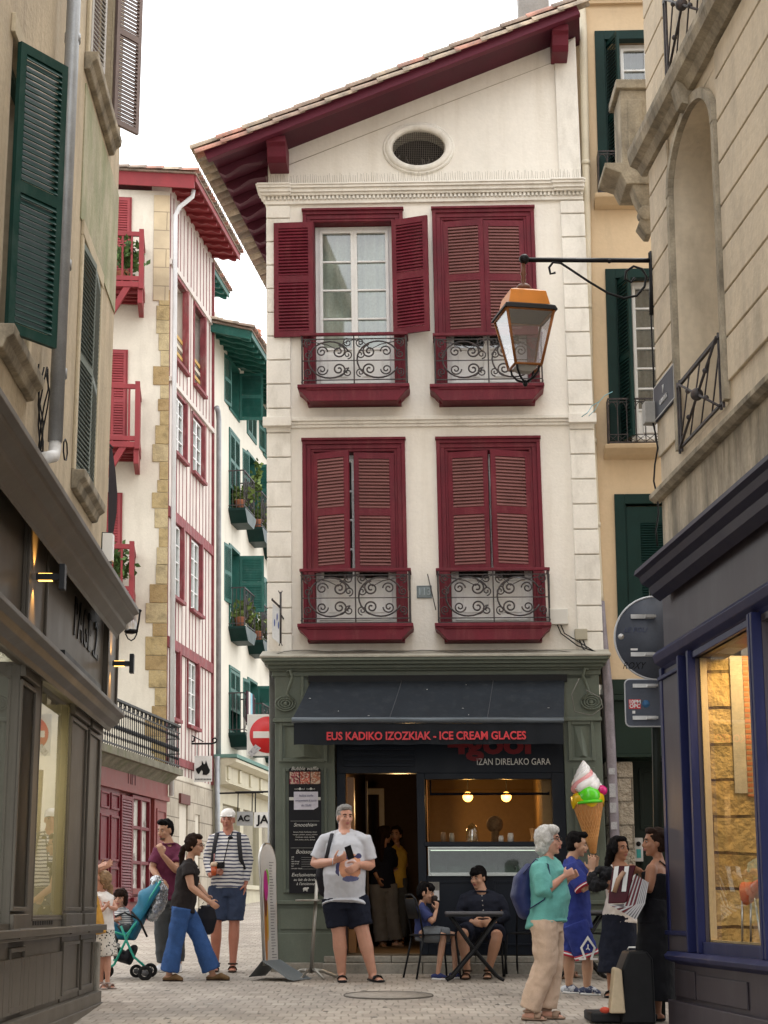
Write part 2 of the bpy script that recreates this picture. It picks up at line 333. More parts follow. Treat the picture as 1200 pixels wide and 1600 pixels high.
def french_window(parent, fr, u0, u1, v0, v1, w, panes=(4, 1), split=2, panel=.35, mat=None, curtain=None, fw=.05, name='window', gmat=None):
    """two leaves with glazing bars over a solid foot panel"""
    mat = mat or M_white; m = MB(); n = split; L = (u1 - u0 - 2 * fw) / n
    m.ringframe(fr, u0, u1, v0, v1, fw, w - .05, w)
    gl = MB()
    for i in range(n):
        a = u0 + fw + L * i; b = a + L; s = fw * .8
        m.ringframe(fr, a, b, v0 + fw, v1 - fw, s, w - .03, w + .02)
        pv = v0 + fw + s + panel
        if panel > .05:
            m.box(fr, a + s, b - s, v0 + fw + s, pv - .03, w - .03, w); m.box(fr, a + s, b - s, pv - .03, pv, w - .03, w + .015)
            if panel > .15: m.box(fr, a + s + .05, b - s - .05, v0 + fw + s + .05, pv - .08, w, w + .012)
        else: pv = v0 + fw + s
        top = v1 - fw - s; k, c = panes
        for j in range(1, k): v = pv + (top - pv) * j / k; m.box(fr, a + s, b - s, v - .012, v + .012, w - .03, w + .012)
        for j in range(1, c): u = a + s + (b - a - 2 * s) * j / c; m.box(fr, u - .012, u + .012, pv, top, w - .03, w + .008)
        gl.quad(fr.p(a + s, pv, w - .02), fr.p(b - s, pv, w - .02), fr.p(b - s, top, w - .02), fr.p(a + s, top, w - .02))
    o = mk(name, m, mat, parent, bevel=.004)
    mk('pane', gl, gmat or M_glass, o)
    if curtain:
        c = MB(); N = 40; z = []
        for i in range(N + 1):
            u = u0 + (u1 - u0) * i / N; ww = w - .14 + .02 * math.sin(i * 1.3) + .012 * math.sin(i * 2.9)
            z += [fr.p(u, v0, ww), fr.p(u, v1, ww)]
        c.add(z, [(2 * i, 2 * i + 2, 2 * i + 3, 2 * i + 1) for i in range(N)], True); mk('curtain', c, curtain, o)
    return o

def scroll(fr, cu, cv, r0, r1, turns, a0, w, m, r=.007, n=26, sgn=1):
    pts = []
    for i in range(n + 1):
        t = i / n; rr = r0 + (r1 - r0) * t; a = a0 + sgn * turns * 2 * math.pi * t
        pts.append(fr.p(cu + rr * math.cos(a), cv + rr * math.sin(a), w))
    m.tube(pts, r * 1.3, 5)
def iron_panel(fr, u0, u1, v0, v1, w, m):
    """scrolled wrought-iron balcony front"""
    c = (u0 + u1) / 2; W = u1 - u0; H = v1 - v0; t = .009
    for v in (v0, v0 + .05, v1 - .06): m.box(fr, u0, u1, v, v + .012, w - .006, w + .006)
    for u in (u0, u1 - .018, c - .008): m.box(fr, u, u + .016, v0, v1, w - .008, w + .008)
    m.box(fr, u0 + .02, u1 - .02, v0 + H * .47, v0 + H * .47 + .01, w - .005, w + .005)
    for sg in (-1, 1):
        a = c + sg * W * .23; R0 = H * .40
        pts = [fr.p(a + R0 * math.cos(k / 28 * 6.283) * 1.02, v0 + .06 + R0 + R0 * math.sin(k / 28 * 6.283) * .92, w) for k in range(28)]
        m.tube(pts[2:27], .0105, 5)
        for sv, cv in ((1, v0 + H * .66), (-1, v0 + H * .30)):
            scroll(fr, a - sg * W * .085, cv, .085, .015, 1.6, (math.pi / 2 if sv > 0 else -math.pi / 2), w, m, .008, sgn=sg * sv)
            scroll(fr, a + sg * W * .075, cv, .07, .012, 1.5, (math.pi if sg > 0 else 0), w, m, .007, sgn=-sg * sv)
        for cv, sv in ((v0 + H * .84, -1), (v0 + H * .60, 1), (v0 + H * .24, -1)):
            scroll(fr, c + sg * W * .435, cv, .052, .01, 1.5, math.pi / 2 * sv, w, m, .006, sgn=sg)
            scroll(fr, c + sg * W * .06, cv, .055, .01, 1.4, math.pi / 2 * sv + (0 if sg > 0 else math.pi), w, m, .006, sgn=-sg)
        m.tube([fr.p(c, v0 + H * .9, w), fr.p(c + sg * .12, v0 + H * .84, w), fr.p(c + sg * .2, v0 + H * .7, w), fr.p(c + sg * .32, v0 + H * .8, w), fr.p(c + sg * W * .47, v1 - .07, w)], .006, 5)

def text(parent, s, fr, size, mat, align='CENTER', ext=.004, bold=0, name='lettering', sx=1, shear=0):
    """words set flat on a frame, centred at its origin"""
    cu = bpy.data.curves.new(name, 'FONT'); cu.body = s; cu.size = size; cu.align_x = align; cu.align_y = 'CENTER'
    cu.extrude = ext; cu.offset = bold; cu.resolution_u = 3; cu.shear = shear
    t = bpy.data.objects.new(name, cu); COL.objects.link(t); dg = bpy.context.evaluated_depsgraph_get()
    me = bpy.data.meshes.new_from_object(t.evaluated_get(dg)); COL.objects.unlink(t); bpy.data.objects.remove(t)
    b = base_of(parent) if parent is not None else fr.O
    for vv in me.vertices: vv.co = fr.p(vv.co.x * sx, vv.co.y, vv.co.z + ext) - b
    me.materials.clear(); me.materials.append(mat); me.name = name
    o = bpy.data.objects.new(name, me); COL.objects.link(o); o.parent = parent
    return o

# ================================================================ the house with the ice cream shop
YAW = R(2.5)
HF = Fr(at(665, 1421, 20.6), (math.cos(YAW), -math.sin(YAW), 0), (-.0165, 0, 1))
UL = HF.px(419, 400)[0]; UR = HF.px(909, 300)[0]
def hp(x, y, w=0): return HF.px(x, y, w)
VG = ground_z(20.6) - CAMZ                       # ground level on the facade
base = HF.p((UL + UR) / 2, VG, 0)
house = thing('gabled_house', base, 'cream three-storey house with oxblood shutters and sloping tiled eaves above the ice cream shop', 'house')
SIDE = V3((.119, .993, 0)).normalized()
# roof line on the wall
ra = hp(447, 233); rb = hp(720, 126); rs = (rb[1] - ra[1]) / (rb[0] - ra[0])
def roofv(u): return ra[1] + rs * (u - ra[0])
# windows: outer architrave px (l, r, top) with bottom (l, r, bottom), shutters etc
WIN = [dict(o=(475, 631, 332), b=(473, 633, 600)), dict(o=(678, 837, 329), b=(678, 841, 600)),
       dict(o=(473, 633, 690), b=(474, 638, 972)), dict(o=(681, 845, 688), b=(688, 852, 972))]
FWID = .125
holes = []
for q in WIN:
    a = hp(q['o'][0], q['o'][2]); b = hp(q['b'][1], q['b'][2]); l = (hp(q['o'][0], q['o'][2])[0] + hp(q['b'][0], q['b'][2])[0]) / 2
    r = (hp(q['o'][1], q['o'][2])[0] + hp(q['b'][1], q['b'][2])[0]) / 2
    q['u0'], q['u1'], q['v1'], q['v0'] = l, r, a[1], b[1]
    holes.append((l + FWID, r - FWID, b[1], a[1] - FWID))
VS = hp(665, 1030)[1]                            # bottom of the plaster = top of the shopfront
VC = hp(665, 300)[1]
m = MB(); m.holed(HF, UL, UR, VS - .05, VC + .02, holes, -.35, 0)
# gable part with an oval hole: fan around the ellipse
oc = hp(654, 232); orx = (hp(697.5, 232)[0] - hp(612.5, 232)[0]) / 2; ory = (hp(654, 203)[1] - hp(654, 260)[1]) / 2
N = 48; ring = [HF.p(oc[0] + orx * math.cos(2 * math.pi * k / N), oc[1] + ory * math.sin(2 * math.pi * k / N)) for k in range(N)]
def gable_hit(an):
    du, dv = math.cos(an), math.sin(an); best = 1e9
    if du > 0: best = min(best, (UR - oc[0]) / du)
    if du < 0: best = min(best, (UL - oc[0]) / du)
    if dv < 0: best = min(best, (VC - oc[1]) / dv)
    den = dv - rs * du
    if den > 1e-6: best = min(best, (roofv(oc[0]) + .05 - oc[1]) / den)
    return (oc[0] + du * best, oc[1] + dv * best)
angs = sorted([2 * math.pi * k / N for k in range(N)] + [math.atan2(v - oc[1], u - oc[0]) % (2 * math.pi) for u, v in ((UL, VC), (UR, VC), (UL, roofv(UL) + .05), (UR, roofv(UR) + .05))])
inn = [HF.p(oc[0] + orx * math.cos(a), oc[1] + ory * math.sin(a)) for a in angs]; outp = [HF.p(*gable_hit(a)) for a in angs]; A = len(angs)
m.add(inn + outp, [(i, (i + 1) % A, (i + 1) % A + A, i + A) for i in range(A)])
back = [q - HF.W * .35 for q in inn]
m.add(inn + back, [(i, (i + 1) % A, (i + 1) % A + A, i + A) for i in range(A)])
# side walls running back, and the top of the box
for u, dirv in ((UL, 1), (UR, -1)):
    a = HF.p(u, VG - .3, 0); b = HF.p(u, roofv(u) + .05, 0); D = SIDE * 14
    m.add([a, b, b + D, a + D], [(0, 1, 2, 3)])
mk('wall', m, M_cream, house)
m = MB(); m.sweep([(HF.p(oc[0] + (orx + .035) * math.cos(2 * math.pi * k / 48), oc[1] + (ory + .035) * math.sin(2 * math.pi * k / 48), .01), .05, .05) for k in range(48)], side=HF.W, closed=True, n=8)
m.sweep([(HF.p(oc[0] + (orx + .085) * math.cos(2 * math.pi * k / 48), oc[1] + (ory + .085) * math.sin(2 * math.pi * k / 48), .0), .035, .025) for k in range(48)], side=HF.W, closed=True, n=8)
ov = mk('oval_window', m, M_creamtrim, house)
m = MB(); m.add([HF.p(oc[0] + orx * 1.02 * math.cos(2 * math.pi * k / 32), oc[1] + ory * 1.02 * math.sin(2 * math.pi * k / 32), -.3) for k in range(32)], [tuple(range(32))]); mk('dark_opening', m, M_dark, ov)
m = MB()
for i in range(-14, 15):
    u = i / 14.5; h = math.sqrt(max(0, 1 - u * u))
    m.tube([HF.p(oc[0] + u * orx, oc[1] - h * ory, -.05), HF.p(oc[0] + u * orx, oc[1] + h * ory, -.05)], .003, 4)
    if abs(i) < 10:
        u = i / 10.; h = math.sqrt(max(0, 1 - u * u)); m.tube([HF.p(oc[0] - h * orx, oc[1] + u * ory, -.055), HF.p(oc[0] + h * orx, oc[1] + u * ory, -.055)], .0025, 4)
for i in range(26):
    u = random.uniform(-.9, .9); h = math.sqrt(1 - u * u) * ory
    m.tube([HF.p(oc[0] + u * orx, oc[1] - h, -.04), HF.p(oc[0] + (u + random.uniform(-.15, .15)) * orx, oc[1] - h + random.uniform(.05, .13), -.045)], .003, 4)
mk('bird_mesh', m, pm('dull_twig', (.13, .115, .10), .8), ov)
# quoins
qw = hp(455, 700)[0] - UL
v = hp(430, 1000)[1]; step = .304; vb = VS
for side in (0, 1):
    m = MB(); vv = VS + .01; k = 0
    while vv < VC - .25:
        top = min(vv + step - .015, VC - .16)
        if not (hp(430, 668)[1] - .03 < top < hp(430, 650)[1] + .02):
            a, b = (UL - .02, UL + qw) if side == 0 else (UR - qw, UR + .02)
            m.box(HF, a, b, vv, top, .001, .032)
            if side == 0: m.box(Fr(HF.p(UL, 0, 0), -SIDE, (HF.V)), -.35, 0, vv, top, .001, .022)
        vv += step; k += 1
    mk('quoin', m, M_creamtrim, house, bevel=.008)
# cornice with dentils, string course
def band(v0, v1, w, mm, ret=.0, l=None, r=None):
    a = UL - w if l is None else l; b = UR + w * .3 if r is None else r
    mm.box(HF, a, b, v0, v1, -.2, w)
    mm.box(Fr(HF.p(UL, 0, 0), -SIDE, HF.V), -1.2, .2, v0 + .001, v1 - .001, 0, w * .9) if False else None
m = MB(); c0 = hp(665, 317)[1]; c1 = hp(665, 289)[1]; H = c1 - c0
for f0, f1, w in ((0, .22, .035), (.42, .56, .075), (.56, .76, .10), (.76, .9, .125), (.9, 1.0, .14)): band(c0 + H * f0, c0 + H * f1, w, m)
u = UL - .05
while u < UR: m.box(HF, u, u + .028, c0 + H * .22, c0 + H * .42, 0, .06); u += .05
band(c0 + H * .22, c0 + H * .42, .03, m)
for s_, e_ in ((UL - .03, UL + qw + .02), (UR - qw - .02, UR + .02)):
    for f0, f1, w in ((.42, .56, .10), (.56, .76, .125), (.76, .9, .15), (.9, 1.0, .165)): m.box(HF, s_ - w * .55, e_, c0 + H * f0 + .001, c0 + H * f1 + .002, 0, w)
mk('cornice', m, M_creamtrim, house, bevel=.005)
m = MB(); s0 = hp(665, 667)[1]; s1 = hp(665, 652)[1]; H = s1 - s0
for f0, f1, w in ((0, .3, .03), (.3, .6, .05), (.6, 1, .075)): band(s0 + H * f0, s0 + H * f1, w, m, l=UL - .03)
m.box(HF, UL - .06, UL + qw + .01, s0 + .01, s1 + .003, 0, .10); m.box(HF, UR - qw - .01, UR + .05, s0 + .01, s1 + .003, 0, .10)
mk('string_course', m, M_creamtrim, house, bevel=.005)
# anti-pigeon spikes on the cornice, pilaster in the gable
m = MB(); u = UL
while u < UR:
    m.tube([HF.p(u, c1, .11), HF.p(u + random.uniform(-.012, .012), c1 + random.uniform(.09, .13), .12)], .0022, 4); u += .028
mk('pigeon_spikes', m, pm('spike_wire', (.32, .29, .24), .5), house)
m = MB(); m.prism(HF, [(UR - qw, c1), (UR, c1), (UR, roofv(UR) - .02), (UR - qw, roofv(UR - qw) - .18)], .002, .03); mk('gable_pilaster', m, M_creamtrim, house, bevel=.006)
m = MB(); g0 = hp(440, 262); g1 = hp(868, 96); m.tube([HF.p(g0[0], g0[1], .0), HF.p((g0[0] + g1[0]) / 2, (g0[1] + g1[1]) / 2 + .01, .0), HF.p(g1[0], g1[1], .0), HF.p(g1[0], c1 + .02, .0)], .005, 4); mk('plaster_joint', m, pm('joint_grey', (.42, .38, .31), .9), house)
# ---- roof
OV = .56; EO = .68                                   # verge overhang to the front, eaves overhang to the left
RD = V3((HF.U * 1 + HF.V * rs)); RD = RD.normalized()     # up-slope direction
rn = RD.cross(SIDE).normalized();  rn = rn if rn.z > 0 else -rn
ul = UL - EO; ur = UR + .02
P0 = HF.p(ul, roofv(ul), OV)                         # lower front corner, underside
Lr = (HF.p(ur, roofv(ur), OV) - P0).length
DEP = 13.0
back_ = SIDE
def RP(s, d, h): return P0 + RD * s + back_ * d + rn * h
class RFr: pass
def rbox(m, s0, s1, d0, d1, h0, h1):
    c = [RP(s, d, h) for s in (s0, s1) for d in (d0, d1) for h in (h0, h1)]
    m.add(c, [(0, 1, 3, 2), (4, 6, 7, 5), (0, 4, 5, 1), (2, 3, 7, 6), (0, 2, 6, 4), (1, 5, 7, 3)])
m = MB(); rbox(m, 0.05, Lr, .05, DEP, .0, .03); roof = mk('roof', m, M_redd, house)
m = MB(); rbox(m, 0, Lr, -.05, .05, -.03, .13); rbox(m, .0, Lr, -.07, -.05, .07, .135); mk('bargeboard', m, pm('oxblood_board', (.11, .016, .034), .55, .12, 3, .04, 60), roof, bevel=.006)
# rafters with a wavy foot under the eaves, running back along the house
m = MB(); d = .38
def rafter(d, s1):
    poly = []; n = 14
    for i in range(n + 1):
        s = .06 + (s1 - .06) * i / n; drop = .10 + .022 * math.sin(i / n * 2 * math.pi * 1.6 + .5) - (.05 if i == 0 else 0); poly.append((s, -drop))
    poly = poly + [(s1, -.002), (.06, -.002)]
    vs = [RP(a, d - .045, b) for a, b in poly] + [RP(a, d + .045, b) for a, b in poly]; k = len(poly)
    m.add(vs, [tuple(range(k)), tuple(range(k, 2 * k))[::-1]] + [(i, i + k, (i + 1) % k + k, (i + 1) % k) for i in range(k)])
while d < DEP: rafter(d, EO + .12); d += .46
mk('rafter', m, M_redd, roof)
# purlin ends carrying the verge
M_pe = pm('oxblood_beam', (.12, .014, .028), .55, .15, 4, .1, 40)
for x0, x1, y0 in ((417, 447, 208), (870, 896, 20)):
    a = hp(x0, 250, .4)[0]; b = hp(x1, 250, .4)[0]; vt = roofv((a + b) / 2) - .0; 
    poly = [(0, vt - .01), (0, vt - .30), (.34, vt - .30), (.40, vt - .24), (.44, vt - .12), (.50, vt - .09), (.50, vt - .01)]
    m = MB(); m.prism(HF, poly, a, b, 'u'); mk('purlin_end', m, M_pe, roof, bevel=.01)
# canal tiles: two visible rows on the verge, corrugated field behind
M_t2 = pm('canal_tile_pale', (.42, .335, .25), .85, .3, 4, .3, 30, dirt=(.15, .13, .11), damt=.75, dscale=(6, 6, 6), dth=(.42, .62))
M_t3 = pm('canal_tile_pink', (.44, .22, .165), .85, .3, 4, .3, 30, dirt=(.17, .14, .12), damt=.7, dscale=(6, 6, 6), dth=(.45, .65))
def tile(m, s0, L, d, r, h, up=1):
    vs = []; n = 8; fs = []
    for j, (s, rr) in enumerate(((s0, r), (s0 + L, r * .86))):
        for q in (rr, rr - .014):
            for k in range(n + 1):
                an = math.pi * k / n; vs.append(RP(s, d + math.cos(an) * q, h + up * math.sin(an) * q + (.012 if j == 0 else 0)))
    K = n + 1
    for k in range(n): fs += [(k, k + 1, 2 * K + k + 1, 2 * K + k), (K + k, 3 * K + k, 3 * K + k + 1, K + k + 1), (k, K + k, K + k + 1, k + 1), (2 * K + k, 2 * K + k + 1, 3 * K + k + 1, 3 * K + k)]
    fs += [(0, 2 * K, 3 * K, K), (n, K + n, 3 * K + n, 2 * K + n)]
    m.add(vs, fs, False)
m = MB(); d = 0.0; rr = 0
while d < 2.3:
    s = -.08 - (.06 if rr == 0 else 0)
    while s < Lr:
        m.mi = random.choice((0, 0, 1, 1, 2)); tile(m, s, min(.42, Lr - s + .05), d + random.uniform(-.006, .006), .085, (.135 if rr else .15) + .0); s += .34
    d += .2; rr += 1
d = .10; 
while d < DEP:   # under tiles: the row of notches one sees along the eaves
    m.mi = random.choice((0, 1)); tile(m, -.13, .5, d, .08, .13, -1) if d < DEP else None; d += .2
m.mi = 0
d = 2.3
while d < DEP: 
    m.mi = random.choice((0, 0, 1, 2)); tile(m, -.10, Lr * .3, d, .085, .135); d += .2
rbox(m, .1, Lr, 2.2, DEP, .05, .16)
# front verge row lying on the board edge
s = -.10
while s < Lr:
    m.mi = random.choice((0, 1, 2, 1)); tile(m, s, .40, -.045, .085, .055); s += .34
mk('roof_tiles', m, [M_tile, M_t2, M_t3], roof)
# chimney just over the ridge end of the picture
cu, cv = hp(833, 20, -2.2)
m = MB(); F2 = HF; m.box(F2, cu - .2, cu + .22, cv - .8, cv + .6, -2.6, -2.1); m.box(F2, cu - .24, cu + .26, cv + .6, cv + .68, -2.64, -2.06); mk('chimney', m, pm('grey_chimney', (.28, .27, .26), .9, .15, 3, .3, 30), roof)

# ---- windows
M_slat = pm('pale_rose_slat', (.20, .085, .08), .7, .12, 5)  # paler slat colour for the closed leaves
M_curt = pm('net_curtain', (.40, .43, .40), .9, .22, 2.5)
M_curtd = pm('dim_curtain', (.12, .125, .12), .9, .3, 2.5)
for i, q in enumerate(WIN):
    u0, u1, v0, v1 = q['u0'], q['u1'], q['v0'], q['v1']
    m = MB()
    for t0, t1, w in ((0, .045, .045), (.045, .10, .025), (.10, FWID + .005, .012)):
        m.box(HF, u0 + t0, u0 + t1, v0, v1 - t0 * 0 - t1, -.02, w); m.box(HF, u1 - t1, u1 - t0, v0, v1 - t1, -.02, w); m.box(HF, u0 + t0, u1 - t0, v1 - t1, v1 - t0, -.02, w)
    a, b = u0 + FWID, u1 - FWID
    m.box(HF, a - .004, a + .012, v0, v1 - FWID, -.20, .0); m.box(HF, b - .012, b + .004, v0, v1 - FWID, -.20, .0); m.box(HF, a, b, v1 - FWID - .012, v1 - FWID + .004, -.2, 0)
    m.box(HF, u0 - .01, u1 + .01, v1 - .001, v1 + .03, -.02, .07)
    wf = mk('window', m, M_red, house, bevel=.004)
    french_window(wf, HF, a + .015, b - .015, v0, v1 - FWID - .015, -.15, panes=(4, 1), panel=.42 if i < 2 else .46, curtain=M_curt if i == 0 else M_curtd, name='french_window')
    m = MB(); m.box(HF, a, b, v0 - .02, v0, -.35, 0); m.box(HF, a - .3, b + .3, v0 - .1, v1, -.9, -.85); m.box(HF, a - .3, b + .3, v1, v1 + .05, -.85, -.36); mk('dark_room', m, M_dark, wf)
    sh = v1 - FWID - .03; sb = hp(550, (525 if i < 2 else 892))[1] - .02; Hh = sh - sb; Wd = (b - a) / 2 - .008
    if i == 0:
        shutter(wf, HF.sub(a - .01, sb, .03, -R(177) + math.pi).sub(0, 0), Wd, Hh + .0, M_red, d=-1, label='folded back against the wall') if False else None
        f = HF.sub(a + .005, sb, .05, R(3)); shutter(wf, f, Wd, Hh, M_red, d=-1)
        f = HF.sub(b - .005, sb, .05, R(20)); shutter(wf, f, Wd - .02, Hh, M_red, d=1)
    elif i == 1:
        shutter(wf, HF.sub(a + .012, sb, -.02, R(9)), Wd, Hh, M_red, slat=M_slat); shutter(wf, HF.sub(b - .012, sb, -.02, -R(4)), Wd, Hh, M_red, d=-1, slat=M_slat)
    elif i == 2:
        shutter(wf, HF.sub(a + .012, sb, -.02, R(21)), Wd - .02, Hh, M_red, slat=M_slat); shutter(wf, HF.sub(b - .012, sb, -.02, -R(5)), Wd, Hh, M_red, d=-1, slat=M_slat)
    else:
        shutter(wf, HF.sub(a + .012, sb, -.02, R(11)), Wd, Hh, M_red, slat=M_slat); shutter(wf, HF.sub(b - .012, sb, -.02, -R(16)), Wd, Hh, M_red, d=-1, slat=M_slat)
# ---- balconies
BAL = [(470.5, 635, 524, 604, 465, 639, 628), (678, 846, 524, 603, 672, 850, 627), (470, 640, 892, 977, 465, 645, 1001), (683, 857, 891, 976, 680, 861, 1001)]
for (x0, x1, yt, yb, s0, s1, sb) in BAL:
    W0 = .27
    a, vt = hp(x0, yt, W0); b = hp(x1, yt, W0)[0]; vb = hp(x0, yb, W0)[1]; c = hp(s0, yb, W0 + .05)[0]; d = hp(s1, yb, W0 + .05)[0]; vbot = hp(x0, sb, W0)[1]
    m = MB()
    m.prism(HF, [(0, vb), (0, vbot), (W0 - .12, vbot), (W0 - .06, vbot + .05), (W0 - .02, vbot + .08), (W0 + .04, vb - .05), (W0 + .05, vb)], c + .1, d - .1, 'u')
    m.prism(HF, [(c, vb), (c, vb - .045), (c + .045, vb - .08), (c + .14, vbot), (d - .14, vbot), (d - .045, vb - .08), (d, vb - .045), (d, vb)], .0, W0 + .03)
    m.box(HF, c - .005, d + .005, vb - .03, vb + .012, .0, W0 + .055)
    o = mk('balcony', m, M_red, house, bevel=.006)
    m = MB(); iron_panel(HF, a, b, vb + .02, vt, W0, m)
    for uu in (a, b):
        for v in (vb + .05, vt - .06): m.box(HF, uu - .006, uu + .006, v, v + .012, 0, W0)
        for k in range(1, 3): m.box(HF, uu - .005, uu + .005, vb, vt, W0 * k / 3, W0 * k / 3 + .01)
    mk('iron_railing', m, M_iron, o)
    m = MB(); m.box(HF, a - .015, b + .015, vt - .012, vt + .022, W0 - .025, W0 + .025)
    for uu in (a, b): m.box(HF, uu - .015, uu + .015, vt - .010, vt + .02, 0, W0 - .025)
    mk('handrail', m, M_red, o, bevel=.004)
# ---- shopfront
SU0 = hp(428, 1100, .12)[0]; SU1 = hp(942, 1100, .12)[0]
def sv(y, w=.1): return hp(665, y, w)[1]
def su(x, y=1300, w=.1): return hp(x, y, w)[0]
m = MB()
# pilasters and head, all standing 0.1-0.2 proud of the wall
pl0, pl1 = su(430), su(524); pr0, pr1 = su(886), su(946)
head_top = sv(1032)
m.box(HF, pl0, pl1, VG + .12, sv(1050), -.1, .10); m.box(HF, pr0, pr1, VG + .12, sv(1050), -.1, .10)
m.box(HF, pl0 - .03, pl1 + .005, VG + .06, VG + .42, -.1, .13); m.box(HF, pr0 - .01, pr1 + .02, VG + .06, VG + .42, -.1, .13)
m.box(HF, pl0 + .05, pl1 - .05, VG + .46, sv(1420), .1, .115); m.box(HF, pr0 + .05, pr1 - .05, VG + .46, sv(1420), .1, .115)
m.box(HF, pl0 - .02, pl1, sv(1413), sv(1407), .1, .15); m.box(HF, pr0, pr1 + .02, sv(1413), sv(1407), .1, .15)
for a, b in ((pl0, pl1), (pr0, pr1)):
    m.ringframe(HF, a + .09, b - .09, sv(1395), sv(1200), .035, .1, .125)
    m.ringframe(HF, a + .05, b - .08, sv(1190), sv(1128), .04, .1, .13)
    c = (a + b) / 2; v0, v1 = sv(1186), sv(1132)
    m.add([HF.p(a + .12, v0, .1), HF.p(b - .14, v0, .1), HF.p(b - .14, v1, .1), HF.p(a + .12, v1, .1), HF.p(c, v0 + .03, .16), HF.p(c - .02, v1 - .05, .12)], [(0, 1, 4), (1, 2, 5, 4), (2, 3, 5), (3, 0, 4, 5)])
m.box(HF, pl0 - .03, pr1 + .02, sv(1056), sv(1046), -.1, .12)
m.box(HF, pl1 - .35, pr0 + .35, sv(1062), sv(1056), -.1, .10)
for (y0, y1, w) in ((1047, 1043, .17), (1043, 1037, .22), (1037, 1031, .28), (1031, 1026, .33)): m.box(HF, pl0 - .02 - (w - .12) * .5, pr1 + (w - .12) * .5, sv(y0, w), sv(y1, w), -.1, w)
m.box(HF, pl0 + .3, pl0 + .34, sv(1122), sv(1056), .1, .13); m.box(HF, pr0 - .02, pr0 + .02, sv(1122), sv(1056), .1, .13)
m.box(HF, pl0 - .02, pl0 + .38, sv(1128), sv(1122), .1, .15); m.box(HF, pr0 - .0, pr1 + .01, sv(1128), sv(1122), .1, .15)
shop = mk('shopfront', m, M_shopgreen, house, bevel=.006)
m = MB(); m.prism(HF, [(0, sv(1026, .33)), (.345, sv(1026, .33)), (.345, sv(1025, .33) + .012), (0, sv(1020, 0) + .03)], pl0 - .15, pr1 + .13, 'u'); mk('lead_flashing', m, pm('pale_flashing', (.33, .31, .26), .8, .2, 5, .2, 20), shop)
for cx, sg in ((446, 1), (924, -1)):
    m = MB(); cc = su(cx, 1098, .14); vc = sv(1098, .14)
    for k in (.11, .08, .05): m.tube([HF.p(cc + k * math.cos(t / 20 * 6.283) * 1.05, vc + k * .75 * math.sin(t / 20 * 6.283), .13) for t in range(20)], .010, 6, closed=True)
    m.ell(HF.p(cc, vc, .12), (.03, .02, .03))
    m.tube([HF.p(cc + sg * .10, vc + .03, .13), HF.p(cc + sg * .02, vc + .11, .14), HF.p(cc + sg * .05, vc + .2, .16), HF.p(cc + sg * .09, vc + .3, .2), HF.p(cc + sg * .06, vc + .38, .22), HF.p(cc + sg * .03, vc + .36, .2)], .018, 6)
    mk('scroll_console', m, M_shopgreen, shop)
# dark frame of the opening
m = MB(); o0, o1 = su(527, 1300, .02), su(885, 1300, .02)
vt = sv(1208, .02); vth = sv(1056, .02); vflo = sv(1492, .02)
m.box(HF, o0, o1, vt, vth, -.12, .02)                               # head panel behind the awning
for y in (1168, 1177, 1186, 1195): m.box(HF, o0 + .08, su(650), sv(y + 2.5, .04), sv(y - 2.5, .04), .02, .045)
m.box(HF, o0, su(541, 1300, .0), vflo, vt, -.12, .03)
m.box(HF, su(652), su(665), vflo, vt, -.12, .04)
m.box(HF, su(865), o1, vflo, vt, -.12, .03)
m.box(HF, su(665), su(865), vt - .07, vt, -.1, .03)
m.box(HF, su(665), su(865), vflo, sv(1368), -.12, .02)              # stall riser
for a, b in ((671, 760), (768, 860)): m.ringframe(HF, su(a), su(b), vflo + .1, sv(1376), .025, .02, .035)
m.box(HF, su(662), o1 - .02, sv(1322), sv(1315), -.5, .07)          # counter
fr_ = mk('shop_joinery', m, M_navy, shop, bevel=.004)
# interior
M_int = pm('ochre_interior', (.24, .15, .065), .8, .1, 1.5)
M_intb = pm('brown_interior', (.10, .065, .04), .8, .15, 1.5)
M_floor = pm('shop_floor', (.12, .09, .06), .5, .2, 3)
m = MB()
m.box(HF, su(664), su(852), sv(1330), vt + .5, -2.6, -2.5); m.box(HF, su(850), o1 + .02, vflo, vt + .5, -2.5, -.13)
mk('kitchen_wall', m, M_int, shop)
m = MB(); m.box(HF, o0 - .6, su(664) + .3, vflo, vt + .5, -6.3, -6.2); m.box(HF, o0 - .1, o0, vflo, vt + .5, -6.2, -.12); m.box(HF, su(664), o1, vflo, sv(1330), -2.6, -2.5)
m.box(HF, o0, o1, vt + .5, vt + .55, -6.3, -.12); m.box(HF, su(662), su(664), vflo, vt + .5, -6.2, -2.0)
mk('back_room_wall', m, M_intb, shop)
m = MB(); m.box(HF, o0, o1, vflo - .05, vflo + .01, -6.3, -.0); mk('shop_floor', m, M_floor, shop)
m = MB(); m.box(HF, su(541, 1300), su(552, 1300), vflo + .02, sv(1212), -.3, -.12); mk('orange_door_edge', m, pm('orange_lit_edge', (.26, .12, .04), .4, .1, 3), shop)  # orange lamplight on the door edge is put into its colour
m = MB(); m.box(HF, su(566, 1300), su(569, 1300), vflo + .02, sv(1212), -.75, -.70); F6 = Fr(HF.p(0, 0, -4.5), HF.U, HF.V)
a, b, c, d = (*[F6.px(x, 1300)[0] for x in (593, 601)], F6.px(600, 1232)[1], F6.px(574, 1300)[0]); mk('inner_door_frame', m, M_intb, shop); m = MB(); m.box(F6, a, b, vflo, c, -.05, 0); m.box(F6, d, a, c - .08, c, -.05, 0)
mk('inner_door_frame', m, pm('pale_door_frame', (.42, .36, .27), .6, .1, 3), shop)
